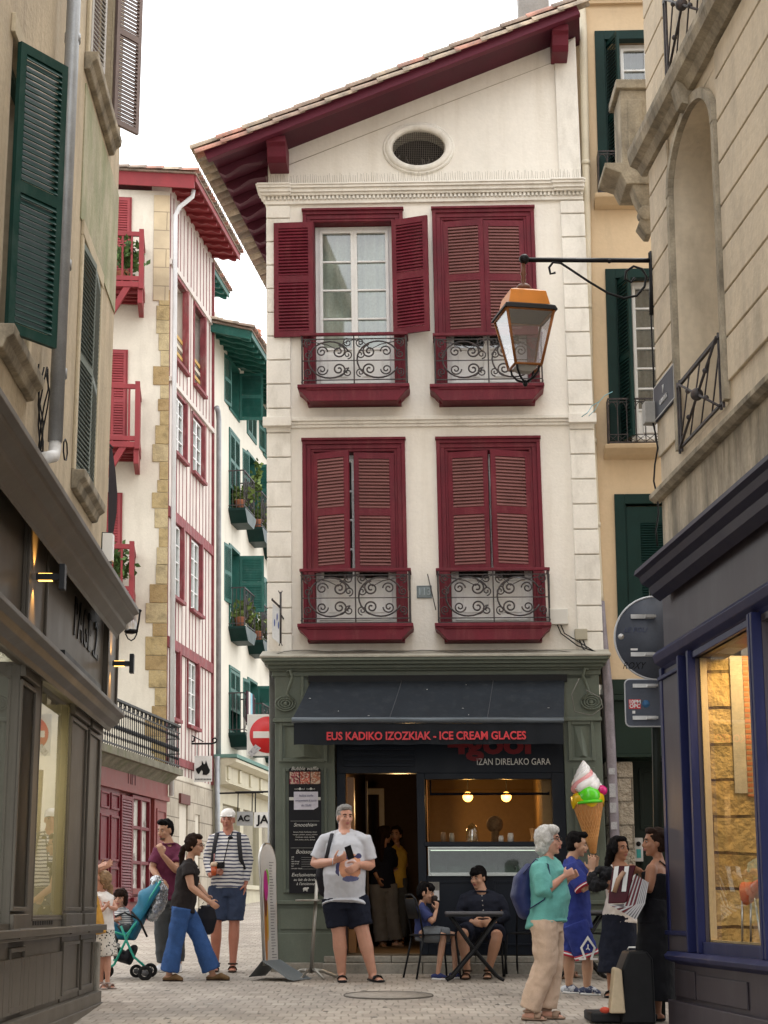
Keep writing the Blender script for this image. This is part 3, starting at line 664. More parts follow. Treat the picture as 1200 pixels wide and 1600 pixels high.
# counter-hatch glass flap
m = MB(); m.ringframe(HF.sub(su(672), sv(1240), -.12, tilt=-R(35)), 0, su(862) - su(672), 0, .28, .02, -.01, .01); fl = mk('hatch_flap', m, M_navy, shop)
m = MB(); f = HF.sub(su(672), sv(1240), -.12, tilt=-R(35)); m.quad(f.p(.02, .02), f.p(1.3, .02), f.p(1.3, .26), f.p(.02, .26)); mk('pane', m, glass('flap_glass', (.8, .8, .7), .05, .2), fl)
# step of worn stone
M_step = pm('worn_step_stone', (.26, .24, .205), .8, .2, 3, .3, 30, dirt=(.12, .11, .09), damt=.6, dscale=(5, 5, 5))
m = MB(); x = su(505); xe = su(960)
while x < xe:
    L = random.uniform(.7, 1.0); m.box(HF, x, min(x + L - .006, xe), VG + .10, sv(1494, .16), -.3, .17); x += L
m.box(HF, pl0 - .05, su(505) - .004, VG - .1, VG + .10, -.1, .15)
x = su(505)
while x < xe + .1:
    L = random.uniform(.8, 1.2); m.box(HF, x, min(x + L - .006, xe + .1), VG - .2, VG + .098, -.3, .36); x += L
mk('doorstep', m, M_step, shop, bevel=.012)
# big red shop-name letters and the white motto on the fascia
M_redsign = pm('dull_red_lettering', (.13, .008, .012), .5); M_redtxt = pm('red_lettering', (.52, .02, .03), .5); M_whtxt = pm('white_lettering', (.6, .6, .58), .5)
text(shop, '4gool', HF.sub(su(770), sv(1163, .03), .021), .34, M_redsign, bold=.012, name='fascia_lettering', sx=1.25)
text(shop, 'IZAN DIRELAKO GARA', HF.sub(su(806), sv(1191, .03), .021), .105, M_whtxt, name='fascia_motto', sx=.78)
# ================================================================ left building with the taupe shop
LF = Fr((-2.66, 16.7, CAMZ), V3((-.0316, 1, 0)))      # u grows away from the camera, u=0 at the far corner, W points into the alley
def lp(x, y, w=0): return LF.px(x, y, w)
LG = ground_z(16) - CAMZ - .15
NEAR = -12.0
lbld = thing('corner_building', LF.p(-2, LG + .15, 0), 'sandy stone building on the left with green louvred shutters above a taupe shopfront', 'building')
M_lichen = pm('lichen_render', (.40, .36, .25), .9, .15, 2, .35, 25, dirt=(.21, .24, .12), damt=.7, dscale=(3, 3, 1.6), dth=(.4, .62))
sh1 = lp(10, 300); w2a = lp(128, 380)[0]; w2b = lp(157, 400)[0]
w2t = lp(128, 372)[1]; w2bt = lp(113, 735)[1]
w1a = lp(6, 400)[0] - .05; w1b = w1a + 1.0; w1t = lp(21, 61)[1]; w1bt = lp(0, 515)[1]
w3a = lp(137, 60)[0]; w3b = lp(172, 120)[0]; w3bt = lp(138, 100)[1]
TOPL = 12.5
hol = [(w2a, w2b, w2bt, w2t), (w1a, w1b, w1bt, w1t), (w3a, w3b, w3bt, w3bt + 2)]
m = MB(); m.holed(LF, NEAR, 0, 2.2, TOPL, hol, -.4, 0); m.box(LF, -.4, 0, LG, TOPL, -8, -.401); m.box(LF, NEAR, 0, TOPL, TOPL + .3, -8, .25)
mk('wall', m, M_stoneL, lbld)
m = MB(); 
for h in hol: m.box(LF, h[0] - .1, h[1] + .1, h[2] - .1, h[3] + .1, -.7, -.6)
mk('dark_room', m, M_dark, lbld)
m = MB()
a0 = lp(118, 330, .01)[0]; vlo = lp(150, 470)[1]; vhi = lp(150, 110)[1]
m.box(LF, w2a - .18, -.02, w2t + .12, w3bt - .25, .0, .012); mk('render_patch', m, M_lichen, lbld)
M_ds = pm('dressed_sandstone', (.50, .42, .29), .85, .12, 2, .2, 30, dirt=(.28, .23, .16), damt=.4); m = MB(); m.box(LF, w2a - .10, w2a, w2bt, w2t, 0, .025); m.box(LF, w2b, w2b + .1, w2bt, w2t, 0, .025); m.box(LF, w2a - .1, w2b + .1, w2t, w2t + .14, 0, .03)
mk('window_surround', m, M_ds, lbld, bevel=.008); m = MB()
m.box(LF, w1b, w1b + .1, w1bt, w1t, 0, .025); m.box(LF, w1a - .1, w1b + .1, w1t, w1t + .14, 0, .03); mk('window_surround', m, M_ds, lbld, bevel=.008); m = MB(); m.box(LF, w3b, w3b + .1, w3bt, w3bt + 2, 0, .03); mk('window_surround', m, M_ds, lbld, bevel=.008); m = MB(); m.box(LF, w3a - .12, w3a, w3bt, w3bt + 2, 0, .03)
mk('window_surround', m, M_ds, lbld, bevel=.008)
m = MB()
for (a, b, v) in ((w2a - .1, w2b + .08, w2bt), (w1a - .1, w1b + .15, w1bt), (w3a - .15, w3b + .14, w3bt)):
    m = MB(); m.prism(LF, [(0, v), (0, v - .17), (.05, v - .16), (.07, v - .10), (.115, v - .07), (.12, v)], a, b, 'u'); mk('stone_sill', m, M_stonetrim, lbld, bevel=.01)

# shutters
M_pine = pm('pine_green_paint', (.012, .045, .037), .4, .12, 4, .04, 50, dirt=(.1, .13, .12), damt=.25, dscale=(8, 8, 4))
M_sage = pm('grey_green_paint', (.17, .20, .18), .5, .12, 4, .04, 50)
M_brown = pm('taupe_shutter_paint', (.19, .14, .125), .5, .12, 4, .04, 50)
M_lgrey = pm('pale_grey_shutter', (.42, .40, .37), .5, .1, 4)
wd = mk('window', MB().ringframe(LF, w1a, w1b, w1bt, w1t, .06, -.14, -.08), M_pine, lbld)
shutter(wd, LF.sub(w1a + .02, w1bt - .02, .03, R(35)), .45, w1t - w1bt + .0, M_pine, ns=21, st=.055, mid=.5)
wd = mk('window', MB().ringframe(LF, w2a, w2b, w2bt, w2t, .05, -.14, -.08), M_sage, lbld)
hw = (w2b - w2a) / 2 - .006
shutter(wd, LF.sub(w2a + .004, w2bt + .01, -.02, R(4)), hw, w2t - w2bt - .03, M_sage, ns=22, st=.045)
shutter(wd, LF.sub(w2b - .004, w2bt + .01, -.02, -R(3)), hw, w2t - w2bt - .03, M_sage, d=-1, ns=22, st=.045)
wd = mk('window', MB().ringframe(LF, w3a, w3b, w3bt, w3bt + 2, .05, -.2, -.12), M_brown, lbld)
shutter(wd, LF.sub(w3a + .01, w3bt + .02, .0, R(14)), .34, 1.9, M_lgrey, ns=20, st=.04)
e = lp(178, 200, .02)[0]
shutter(wd, LF.sub(w3b - .02, w3bt + .1, .03, R(38)), .34, 1.95, M_brown, ns=22, st=.045)
# ---- shopfront
def lv(x, y, w): return lp(x, y, w)[1]
ct = lv(217, 951, .38)                     # cornice top
cb = lv(191, 979, .12)                     # cornice foot
c2t = lv(195, 1114, .26); c2b = lv(160, 1130, .08)
led = lv(110, 1448, .13); plt = lv(128, 1560, .12)
prof = [(0, ct + .02), (.38, ct), (.385, ct - .05), (.34, ct - .07), (.335, ct - .10), (.27, ct - .15), (.265, ct - .19), (.2, ct - .25), (.19, ct - .29), (.12, cb), (0, cb)]
m = MB(); m.prism(LF, prof, NEAR, lp(217, 951, .38)[0], 'u')
p2 = [(0, c2t + .03), (.26, c2t), (.265, c2t - .04), (.22, c2t - .06), (.20, c2t - .11), (.14, c2t - .14), (.13, c2t - .18), (.05, c2b - .02), (0, c2b - .02)]
m.prism(LF, p2, NEAR, lp(195, 1114, .26)[0], 'u')
FW = .06
m.box(LF, NEAR, .02, c2t + .02, cb + .05, -.3, FW)                       # fascia board
gx0, gx1 = lp(46, 1380, .0)[0], lp(101, 1380, .0)[0]; gb = lv(70, 1430, .02); gt = lv(64, 1060, .02)
# wall of panels with the two window openings
hl = [(gx0, gx1, gb, gt + .02), (NEAR + .2, lp(22, 1380, .02)[0] - .16, gb - .05, gt + .1)]
m.holed(LF, NEAR, 0, led - .02, c2b, hl, -.25, .03)
m.box(LF, NEAR, 0, LG - .2, led - .02, -.25, .03)
# pilasters (x ranges measured at y 1380)
for a, b, w in ((22, 45, .05), (104, 129, .06), (133, 150, .06)):
    u0, u1 = lp(a, 1380, w)[0], lp(b, 1380, w)[0]
    m.box(LF, u0, u1, led, c2b, .03, w - .02); m.ringframe(LF, u0, u1, led + .12, c2b - .12, .045 if w > .08 else .03, w - .02, w)
    m.box(LF, u0, u1, led, led + .1, w - .02, w + .01); m.box(LF, u0, u1, c2b - .1, c2b, w - .02, w + .02)
    m.box(LF, u0, u1, plt, led - .06, .03, w - .02); m.ringframe(LF, u0, u1, plt + .05, led - .12, .05 if w > .08 else .03, w - .02, w)
    m.box(LF, u0 - .015, u1 + .015, led - .06, led + .005, .03, w + .06)
for a, b, w in ((44, 70, .11), (172, 184, .11)):
    u0, u1 = lp(a, 950, w)[0], lp(b, 1080, w)[0]
    m.box(LF, u0, u1, c2t + .02, cb, FW, w - .02); m.ringframe(LF, u0, u1, c2t + .05, cb - .02, .04, w - .02, w)
# ledge, dado panels, plinth
m.box(LF, NEAR, .0, led - .05, led, .03, .13); m.box(LF, NEAR, .0, led - .075, led - .05, .03, .10)
u = lp(97, 1500, .04)[0]
for k in range(14):
    a, b = u - .33, u - .012; m.box(LF, a, b, plt + .03, led - .19, .03, .048); u = a
m.box(LF, NEAR, 0, LG - .2, plt, .03, .10); m.box(LF, NEAR, .005, LG - .2, plt - .10, .03, .13)
m.ringframe(LF, gx0 - .02, gx1 + .02, gb - .04, gt + .06, .02, -.04, .035)
lshop = mk('shopfront', m, M_grey, lbld, bevel=.006)
m = MB()
for k in range(9): 
    a = gx0 + .03 + k * .11; m.box(LF, a, a + .06, led + .02, led + .05, .031, .034)
mk('vent_slot', m, M_black, lshop)
# stone guard at the very corner
m = MB(); m.box(LF, -.02, .1, LG - .2, lv(150, 1470, 0), -.4, .07); mk('corner_stone', m, M_step, lbld, bevel=.02)
# shop window: glass and a lit cream interior
m = MB(); m.quad(LF.p(gx0, gb, 0), LF.p(gx1, gb, 0), LF.p(gx1, gt, 0), LF.p(gx0, gt, 0)); m.quad(LF.p(hl[1][0], hl[1][2], 0), LF.p(hl[1][1], hl[1][2], 0), LF.p(hl[1][1], hl[1][3], 0), LF.p(hl[1][0], hl[1][3], 0))
mk('shop_window_glass', m, glass('shop_glass_left', (.85, .87, .82), .01, .07), lshop)
M_olive = pm('olive_blind', (.42, .38, .26), .8, .08, 1.2)
m = MB(); m.box(LF, gx0 - .6, gx1 + .35, gb - .1, gb - .05, -1.3, -.26); m.box(LF, gx1 + .3, gx1 + .35, gb - .1, gt + .3, -1.3, -.26); m.box(LF, gx0 - .9, gx1 + .35, gb - .1, gt + .3, -1.35, -1.3); m.box(LF, gx0 - .9, gx1 + .35, gt + .25, gt + .3, -1.3, -.26)
m.box(LF, gx0 - .95, gx0 - .9, gb - .1, gt + .3, -1.35, -.26); m.box(LF, gx1 - .03, gx1 - .002, gb, gt, -1.2, -.012)
mk('window_display', m, M_olive, lshop)
m = MB(); m.box(LF, gx0 + .35, gx0 + .43, gt - .06, gt - .03, -1.1, -.3); mk('strip_light', m, emis('strip_glow', (1, .93, .75), 14), lshop)
m = MB()
N = 16
for i in range(N): m.box(LF, gx0 + .33 + .012 * i, gx0 + .34 + .012 * i, gb + .5, gt - .2, -.9 + .03 * math.sin(i * 1.7), -.885 + .03 * math.sin(i * 1.7))
mk('hanging_cloth', m, pm('cream_cloth', (.6, .54, .38), .9), lshop)
ld = bpy.data.lights.new('display_light', 'AREA'); ld.energy = 16; ld.size = .4; ld.color = (1, .86, .6); lo = bpy.data.objects.new('display_light', ld); COL.objects.link(lo); lo.location = LF.p((gx0 + gx1) / 2, gt - .1, -.75)
# lettering and the strip below it
ucen = (lp(114, 965, .07)[0] + lp(157, 1010, .07)[0]) / 2; vmid = (lv(116, 929, .07) + lv(116, 998, .07)) / 2
Lh = lv(116, 929, .07) - lv(116, 998, .07)
M_bl = pm('dark_bronze_letter', (.012, .010, .009), .4)
wide = (lp(157, 1010, .07)[0] - lp(114, 965, .07)[0])
text(lshop, 'PAGE .2.', LF.sub(ucen, vmid, FW + .003), Lh * 1.35, M_bl, bold=.0, name='shop_name_lettering', sx=wide / (Lh * 1.35 * 4.05), ext=.004)
m = MB(); a = lp(99, 1005, .12)[0]; b = lp(156, 1050, .12)[0]; v = lv(99, 1009, .12) - .03; m.box(LF, a, b, v - .055, v, FW, .135); mk('linear_sign_lamp', m, pm('anthracite', (.03, .032, .035), .4), lshop, bevel=.004)
for (x, y, lab) in ((57, 902, 'dark up-and-down wall lamp with amber glow on the taupe fascia, near the picture edge'), (176, 1037, 'dark up-and-down wall lamp at the far end of the taupe shop fascia')):
    u, v = lp(x, y, .11); o = LF.p(u, v, .11)
    t = thing('wall_lamp', o, lab, 'wall lamp', 'up-and-down lamps on the taupe shopfront')
    m = MB(); m.box(LF, u - .03, u + .03, v - .022, v + .022, .11, .27); mk('arm', m, MATS['anthracite'], t, bevel=.003)
    m = MB(); m.box(LF, u - .045, u + .045, v - .09, v + .09, .27, .31); mk('shade', m, MATS['anthracite'], t, bevel=.004)
    m = MB(); m.box(LF, u - .02, u + .02, v - .026, v - .023, .125, .22); m.box(LF, u - .02, u + .02, v + .023, v + .026, .125, .22); mk('glowing_lens', m, emis('amber_lens', (1, .5, .1), 3), t)
    for s_ in (-1, 1):
        sl = bpy.data.lights.new('lamp_spot', 'SPOT'); sl.energy = 14; sl.color = (1, .52, .14); sl.spot_size = R(70); sl.spot_blend = .9; sl.shadow_soft_size = .01
        lo = bpy.data.objects.new('lamp_spot', sl); COL.objects.link(lo); lo.location = LF.p(u, v + .035 * s_, .15) - o; lo.parent = t
        d = LF.V * s_ * 1.0 - LF.W * .33; lo.rotation_euler = d.to_track_quat('-Z', 'Y').to_euler()
# downpipe with white elbow
u, v = lp(116, 0, .12); u2, v2 = lp(86, 690, .12)
m = MB(); m.cone(LF.p(u, v + 1.5, .12), LF.p(u2, v2, .12), .055, .055, 14)
for y in (48, 441, 620):
    q = lp(110, y, .12)[1]; m.cone(LF.p(u, q - .035, .12), LF.p(u, q + .035, .12), .063, .063, 14)
dp = thing('downpipe', LF.p(u, v2, .12), 'grey zinc rainwater pipe down the left stone wall ending in a white elbow', 'drainpipe')
mk('pipe', m, M_zinc, dp)
m = MB(); m.sweep([(LF.p(u2, v2 + .0, .12), .045), (LF.p(u2, v2 - .06, .12), .047), (LF.p(u2 - .04, v2 - .12, .12), .047), (LF.p(u2 - .3, v2 - .2, .10), .045)], n=12); mk('elbow', m, M_white, dp)
m = MB()
for k in range(5):
    pts = [LF.p(u2 - .1 - .15 * k * .3 + random.uniform(-.05, .05), v2 + .5 - .14 * j, .05 + .03 * math.sin(j + k)) for j in range(7)]
    m.tube(pts, .006, 4)
pts = [LF.p(u2 + .05 + .1 * math.cos(a * .9), v2 - .05 + .08 * math.sin(a * .9), .19) for a in range(14)]; m.tube(pts, .006, 4)
tag(mk('loose_cable', m, M_black), 'black loose cables hanging around the white elbow on the left wall', 'cable')
# lit sign box and dark flag at the corner
u, v0 = lp(152, 857, .05); v1 = lp(152, 805, .05)[1]
sg = thing('sign_box', LF.p(u, v0, .05), 'small blank white sign box with green side on the left corner wall', 'sign')
m = MB(); m.box(LF, -.34, -.26, v0, v1, .0, .1); mk('casing', m, M_green, sg); m = MB(); m.box(LF, -.345, -.26, v0 + .02, v1 - .02, .1, .11); m.box(LF, -.262, -.255, v0 + .02, v1 - .02, .0, .1); m.box(LF, -.35, -.345, v0 + .01, v1 - .01, .01, .1); mk('face', m, pm('bright_sign_face', (.85, .85, .83), .4, .02), sg)
m = MB(); ys = [(700, 171, 173), (735, 170, 178), (770, 169, 181), (800, 169, 180), (830, 169, 175), (850, 169, 171)]
a = [at(x0, y, 16.9) for y, x0, x1 in ys]; b = [at(x1 + 2, y, 16.95) for y, x0, x1 in ys]; n_ = len(ys)
m.add(a + b + [q + V3((0, .02, 0)) for q in a + b], [(i, i + n_, i + n_ + 1, i + 1) for i in range(n_ - 1)] + [(i + 2 * n_, i + 1 + 2 * n_, i + n_ + 1 + 2 * n_, i + n_ + 2 * n_) for i in range(n_ - 1)], True)
m.tube([at(166, 690, 16.8), at(176, 700, 16.9)], .012, 6); tag(mk('flag', m, pm('charcoal_cloth', (.04, .035, .04), .8)), 'narrow charcoal flag curling at the far corner of the left building', 'flag')

# ================================================================ right building with the indigo shop
RF = Fr((2.325, 14.5, CAMZ), V3((.0735, -1, 0)))      # u grows toward the camera, W points into the alley
def rp(x, y, w=0): return RF.px(x, y, w)
def rv(x, y, w=0): return rp(x, y, w)[1]
RG = ground_z(14) - CAMZ - .15
FAR = 10.0
rbld = thing('corner_building', RF.p(2, RG + .15, 0), 'ochre rusticated building on the right with an arched window above an indigo shopfront', 'building')
o0, o1 = rp(1060, 500)[0], rp(1132, 500)[0]; osill = rv(1065, 705) ; otop = rv(1062, 290)
m = MB(); hr = [(o0, o1, osill - .02, otop + .45)]
shopt = rv(992, 894, .3)
m.holed(RF, 0, FAR, shopt - .1, 13, hr, -.5, 0); m.box(RF, 0, .4, RG - .2, 13, -9, -.501); m.box(RF, 0, FAR, 13, 13.3, -9, .2)
# arch infill
cu = (o0 + o1) / 2; rr = (o1 - o0) / 2; pts = [(o0, otop), (o0, otop + .45), (cu, otop + .45)]
arc = [(cu - rr * math.cos(k / 10 * math.pi / 2), otop + .43 * math.sin(k / 10 * math.pi / 2)) for k in range(11)]
m.prism(RF, [(o0, otop + .45)] + arc, -.5, -.001); m.prism(RF, [(o1, otop + .45)] + [(2 * cu - a, b) for a, b in arc], -.5, -.001)
mk('wall', m, M_stoneR, rbld)
m = MB(); m.box(RF, o0 - .2, o1 + .2, osill - .2, otop + .6, -.56, -.5); mk('blind_panel', m, pm('blind_panel_render', (.42, .37, .29), .9, .15, 2, .2, 25, dirt=(.25, .2, .13), damt=.5), rbld)
# raised courses leave dark joints between them
m = MB(); v = rv(1005, 389); cs = .335; k = -6
while v + cs * k < 12:
    b = v + cs * k; t = b + cs - .018; k += 1
    if b < osill + .0: continue
    for (a, e) in ((.002, o0 - .10), (o1 + .10, FAR)):
        bt = max(b, rv(1015, 781) + .03)
        strtop = rv(1006, 252, .1) - .02
        if t > strtop and b < strtop + .36: 
            if b < strtop: t = strtop
            else: continue
        m.box(RF, a, e, bt, t, 0, .022)
mk('rustication', m, M_stoneR, rbld, bevel=.006)
# string mouldings
m = MB(); v = rv(1015, 781, .07)
m.prism(RF, [(0, v + .05), (.05, v + .05), (.09, v + .02), (.09, v - .02), (.05, v - .05), (0, v - .05)], -.09, FAR, 'u')
s0 = rv(1006, 252, .1)
m.prism(RF, [(0, s0), (.05, s0), (.09, s0 + .06), (.15, s0 + .09), (.17, s0 + .17), (.17, s0 + .23), (0, s0 + .25)], -.15, FAR, 'u')
# window surround
_m = MB(); _m.box(RF, .001, FAR, shopt - .1, v - .04, .0, .004); mk('stained_band', _m, pm('stained_render', (.50, .43, .33), .9, .2, 2, .3, 22, dirt=(.12, .105, .075), damt=.85, dscale=(3, 3, .8), dth=(.42, .66)), rbld)
for a, b in ((o0 - .08, o0), (o1, o1 + .08)): m.box(RF, a, b, osill, otop, 0, .045)
ao = [(cu - (rr + .08) * math.cos(k / 10 * math.pi / 2), otop + .51 * math.sin(k / 10 * math.pi / 2)) for k in range(11)]
for sgn in (1, -1):
    f = (lambda a: a) if sgn > 0 else (lambda a: 2 * cu - a)
    for i in range(10): m.prism(RF, [(f(arc[i][0]), arc[i][1]), (f(ao[i][0]), ao[i][1]), (f(ao[i + 1][0]), ao[i + 1][1]), (f(arc[i + 1][0]), arc[i + 1][1])], 0, .05)
m.prism(RF, [(0, otop + .43), (.10, otop + .46), (.14, otop + .62), (.09, otop + .80), (0, otop + .85)], cu - .09, cu + .09, 'u')
m.box(RF, cu - .01, FAR, otop + .9, otop + .905, 0, .01)
mk('stone_moulding', m, M_stonetrim, rbld, bevel=.008)
# railing in the arched window
def diag_rail(u0, u1, v0, v1, w, parent, name='iron_railing'):
    m = MB(); m.box(RF, u0, u1, v1 - .02, v1 + .01, w - .012, w + .012); m.box(RF, u0, u1, v0, v0 + .02, w - .01, w + .01)
    for u in (u0, u1, u0 + .07, u1 - .07): m.box(RF, u - .009, u + .009, v0 - .03, v1 + .03, w - .009, w + .009)
    n = 4; L = u1 - u0
    for i in range(n + 1):
        a = u0 + L * i / n; m.tube([RF.p(a, v0, w), RF.p(min(u1, a + L * .3), v1, w)], .007, 5) if i < n else None
    m.tube([RF.p(u0 + .07, v0, w + .015), RF.p(u1 - .07, v1, w + .015)], .011, 6); m.tube([RF.p(u1 - .07, v0, w + .015), RF.p(u0 + .07, v1, w + .015)], .011, 6)
    c = ((u0 + u1) / 2, (v0 + v1) / 2); m.ell(RF.p(c[0], c[1], w + .02), (.05, .05, .05))
    for a, b in ((.3, .3), (.7, .7), (.3, .7), (.7, .3)): m.ell(RF.p(u0 + L * a, v0 + (v1 - v0) * b, w + .02), (.022, .022, .022), n=8, m=6)
    return mk(name, m, M_iron, parent)
diag_rail(o0 + .01, o1 - .01, rv(1070, 695, .03), rv(1070, 590, .03), .03, rbld)
a = rp(1040, 90, .1)[0]; diag_rail(a, a + 1.3, s0 + .27, s0 + 1.0, .1, rbld)
# the stone balcony that sticks out at the far corner
def bpx(x, y): return at(x, y, 15.2)
A_, B_ = bpx(966, 250), bpx(1012, 250); BF = Fr(V3((A_.x, 15.2, CAMZ)), (1, 0, 0)); wd_ = B_.x - A_.x
zt = bpx(985, 148).z - CAMZ; zb = bpx(985, 262).z - CAMZ; z2 = bpx(985, 292).z - CAMZ; z3 = bpx(985, 372).z - CAMZ
m = MB(); m.box(BF, .02, wd_, zb, zt, -.35, .1); m.box(BF, -.02, wd_, zt, zt + .09, -.4, .14); m.box(BF, .08, wd_ - .05, zb + .1, zt - .1, .1, .12)
m.prism(BF, [(-.14, zb), (-.14, zb - .05), (.0, zb - .10), (.05, z2 - .02), (wd_, z2 - .02), (wd_, zb)], -.4, .12)
mk('stone_balcony', m, M_stonetrim, rbld, bevel=.015)
m = MB(); m.prism(BF, [(.1, z2), (.13, z2 - .12), (.2, z3 + .22), (wd_ - .12, z3 + .1), (wd_ - .05, z3), (wd_, z3), (wd_, z2)], -.1, .1); m.sweep([(BF.p(.22, z3 + .2, 0) , .07)] * 1 + [(BF.p(.22, z3 + .2, .12), .07)], n=12)
mk('console', m, M_stonetrim, rbld, bevel=.01)
# ---- indigo shopfront
ct = shopt; cb = rv(1024, 920, .03); mt = rv(1019, 1032, .10); 
m = MB(); m.prism(RF, [(0, ct + .05), (.30, ct + .01), (.31, ct - .03), (.27, ct - .05), (.25, ct - .10), (.19, ct - .13), (.17, ct - .19), (.10, ct - .24), (.03, cb), (0, cb)], rp(992, 894, .3)[0], FAR, 'u')
mk('shop_cornice', m, pm('deep_indigo_paint', (.008, .008, .028), .4, .1, 3), rbld)
led = rv(1039, 1486, .14); pt = rv(1046, 1562, .09)
g0, g1 = rp(1097, 1250, .02)[0], rp(1197, 1250, .02)[0]; gt = rv(1097, 1024, .02); gb = rv(1111, 1472, .02)
m = MB()
m.box(RF, 0, FAR, mt - .0, cb + .05, -.3, .03)                           # plain fascia
m.box(RF, 0, FAR, RG - .2, led - .05, -.3, .03)
hh = [(g0, g1, gb, gt), (g1 + .12, g1 + 2.2, gb, gt)]
m.holed(RF, 0, FAR, led - .05, mt, hh, -.2, .03)
p0, p1 = rp(1038, 1250, .05)[0], rp(1071, 1250, .05)[0]
m.box(RF, p0, p1, led + .14, mt - .16, .03, .05)
m.box(RF, .04, p1 + .05, pt + .03, led - .14, .03, .045); m.box(RF, p1 + .1, p1 + 1.5, pt + .03, led - .16, .03, .045)
m.box(RF, -.02, FAR, RG - .2, pt, .03, .09); m.box(RF, .0, p1 + .06, led, led + .12, .03, .07)
rs_ = mk('shopfront', m, M_blueg, rbld, bevel=.006)
m = MB(); m.prism(RF, [(.03, led), (.12, led), (.15, led - .03), (.14, led - .06), (.09, led - .08), (.03, led - .10)], rp(1039, 1486, .14)[0], FAR, 'u')
m.prism(RF, [(.03, mt + .07), (.08, mt + .06), (.12, mt + .02), (.10, mt - .04), (.05, mt - .07), (.03, mt - .1)], -.05, FAR, 'u')
for a, b, w in ((.0, p0 - .0, .06), (p1, p1 + .05, .07), (p1 + .07, p1 + .115, .10), (g0 - .06, g0, .09), (g1, g1 + .05, .10), (g1 + .07, g1 + .12, .10)): m.box(RF, a, b, led + .001, mt - .08, .03, w)
m.box(RF, p0 - .01, p1 + .04, mt - .18, mt - .15, .03, .075); m.box(RF, p0 - .02, p1 + .05, led + .12, led + .155, .03, .08); m.box(RF, g0, g1, gb - .09, gb, .0, .06); m.box(RF, g0, g1, gt, gt + .05, 0, .06)
mk('blue_trim', m, M_blue, rs_, bevel=.005)
m = MB(); m.quad(RF.p(g0, gb, 0), RF.p(g1, gb, 0), RF.p(g1, gt, 0), RF.p(g0, gt, 0)); m.quad(RF.p(hh[1][0], gb, 0), RF.p(hh[1][1], gb, 0), RF.p(hh[1][1], gt, 0), RF.p(hh[1][0], gt, 0)); mk('shop_window_glass', m, glass('shop_glass_right', (.92, .92, .9), .01, .04), rs_)
m = MB(); m.box(RF, g0, g0 + .02, gb, gt, -.05, .0); m.box(RF, g0, g1, gb, gb + .015, -.05, 0); mk('gilt_edge', m, pm('pale_wood_edge', (.55, .40, .2), .5), rs_)
# gold stone wall inside, with a brick pier, lit by warm lamps
M_gold = blockmat('gold_rubble', (.50, .34, .13), (.38, .24, .08), (.10, .06, .025), .9, .27, .012, .9, 1.0, axis='xz', dirt=(.22, .15, .05), damt=.7, warp=.06, noisebump=2.0)
EF = Fr(RF.p(g0 - .03, 0, 0), -RF.W, (0, 0, 1))
ep = lambda x, y: EF.px(x, y)
m = MB(); m.box(EF, .003, 1.5, gb - .02, gt + .02, -.1, .036); mk('stone_end_wall', m, M_gold, rs_)
m = MB(); m.box(RF, g0 - .03, 4.2, gb - .5, gt + .6, -1.6, -1.5); m.box(RF, g0 - .03, 4.2, gb - .5, gb - .45, -1.5, -.2); mk('display_room', m, pm('warm_display_plaster', (.5, .38, .2), .8), rs_)
m = MB(); m.box(EF, ep(1146, 1240)[0], ep(1166, 1240)[0], ep(1150, 1240)[1], gt + .02, .036, .05); mk('plaster_strip', m, pm('dim_plaster', (.36, .30, .2), .8, .2, 4), rs_)
m = MB(); m.box(EF, ep(1166, 1240)[0], ep(1190, 1240)[0] + .4, ep(1150, 1245)[1], gt + .02, .036, .055); mk('brick_pier', m, blockmat('orange_brick', (.42, .15, .05), (.34, .12, .05), (.3, .2, .1), .12, .04, .008, .9, .6, axis='xz'), rs_)
ld = bpy.data.lights.new('display_light', 'AREA'); ld.energy = 20; ld.size = .5; ld.color = (1, .72, .35); lo = bpy.data.objects.new('display_light', ld); COL.objects.link(lo); lo.location = RF.p(g0 + .5, gt + .12, -.45); lo.rotation_euler = (0, R(20), 0)
# orange moulded chair on thin legs in the window
cc = rp(1172, 1392, -.07); t = thing('orange_chair', RF.p(cc[0], gb - .0, -.07), 'bright orange moulded plastic chair inside the right shop window', 'chair')
m = MB(); f = RF
m.sweep([(f.p(cc[0] - .17, cc[1] + .02, -.07), .05, .03), (f.p(cc[0] - .1, cc[1] - .02, -.07), .08, .045), (f.p(cc[0] + .1, cc[1] + .0, -.07), .06, .05), (f.p(cc[0] + .3, cc[1] + .05, -.07), .03, .045)], side=f.V, cap='round'); mk('seat', m, pm('orange_plastic', (.72, .12, .02), .3), t)
m = MB()
for a in (-.1, .22):
    for b in (-.1, -.04): m.tube([f.p(cc[0] + a, cc[1] - .05, b), f.p(cc[0] + a * 1.5, gb, b)], .008, 5)
mk('leg', m, M_steel, t)

# ---------------- street-name plaque, junction box, cable
u0, v0 = rp(1025, 660, .03); u1, v1 = rp(1052, 600, .03)
vb_, vt_ = rv(1027, 655, .05), rv(1027, 597, .05)
pl = thing('street_name_plate', RF.p(u0, vb_, .02), 'dark blue enamel street-name plate on the right corner wall', 'street sign')
m = MB(); m.box(RF, u0, u1 + .1, vb_, vt_, .022, .045); mk('plate', m, pm('plate_navy', (.03, .035, .05), .35), pl, bevel=.01)
m = MB(); m.ringframe(RF, u0 + .01, u1 + .09, vb_ + .01, vt_ - .01, .008, .046, .048); mk('white_edge', m, pm('plate_white', (.5, .5, .5), .4), pl)
text(pl, 'y', RF.sub((u0 + u1 + .1) / 2, (vb_ + vt_) / 2 + .06, .047), .09, MATS['plate_white'], name='lettering'); text(pl, 'COUVENTS', RF.sub((u0 + u1 + .1) / 2, (vb_ + vt_) / 2 - .05, .047), .06, MATS['plate_white'], name='lettering', sx=.8)
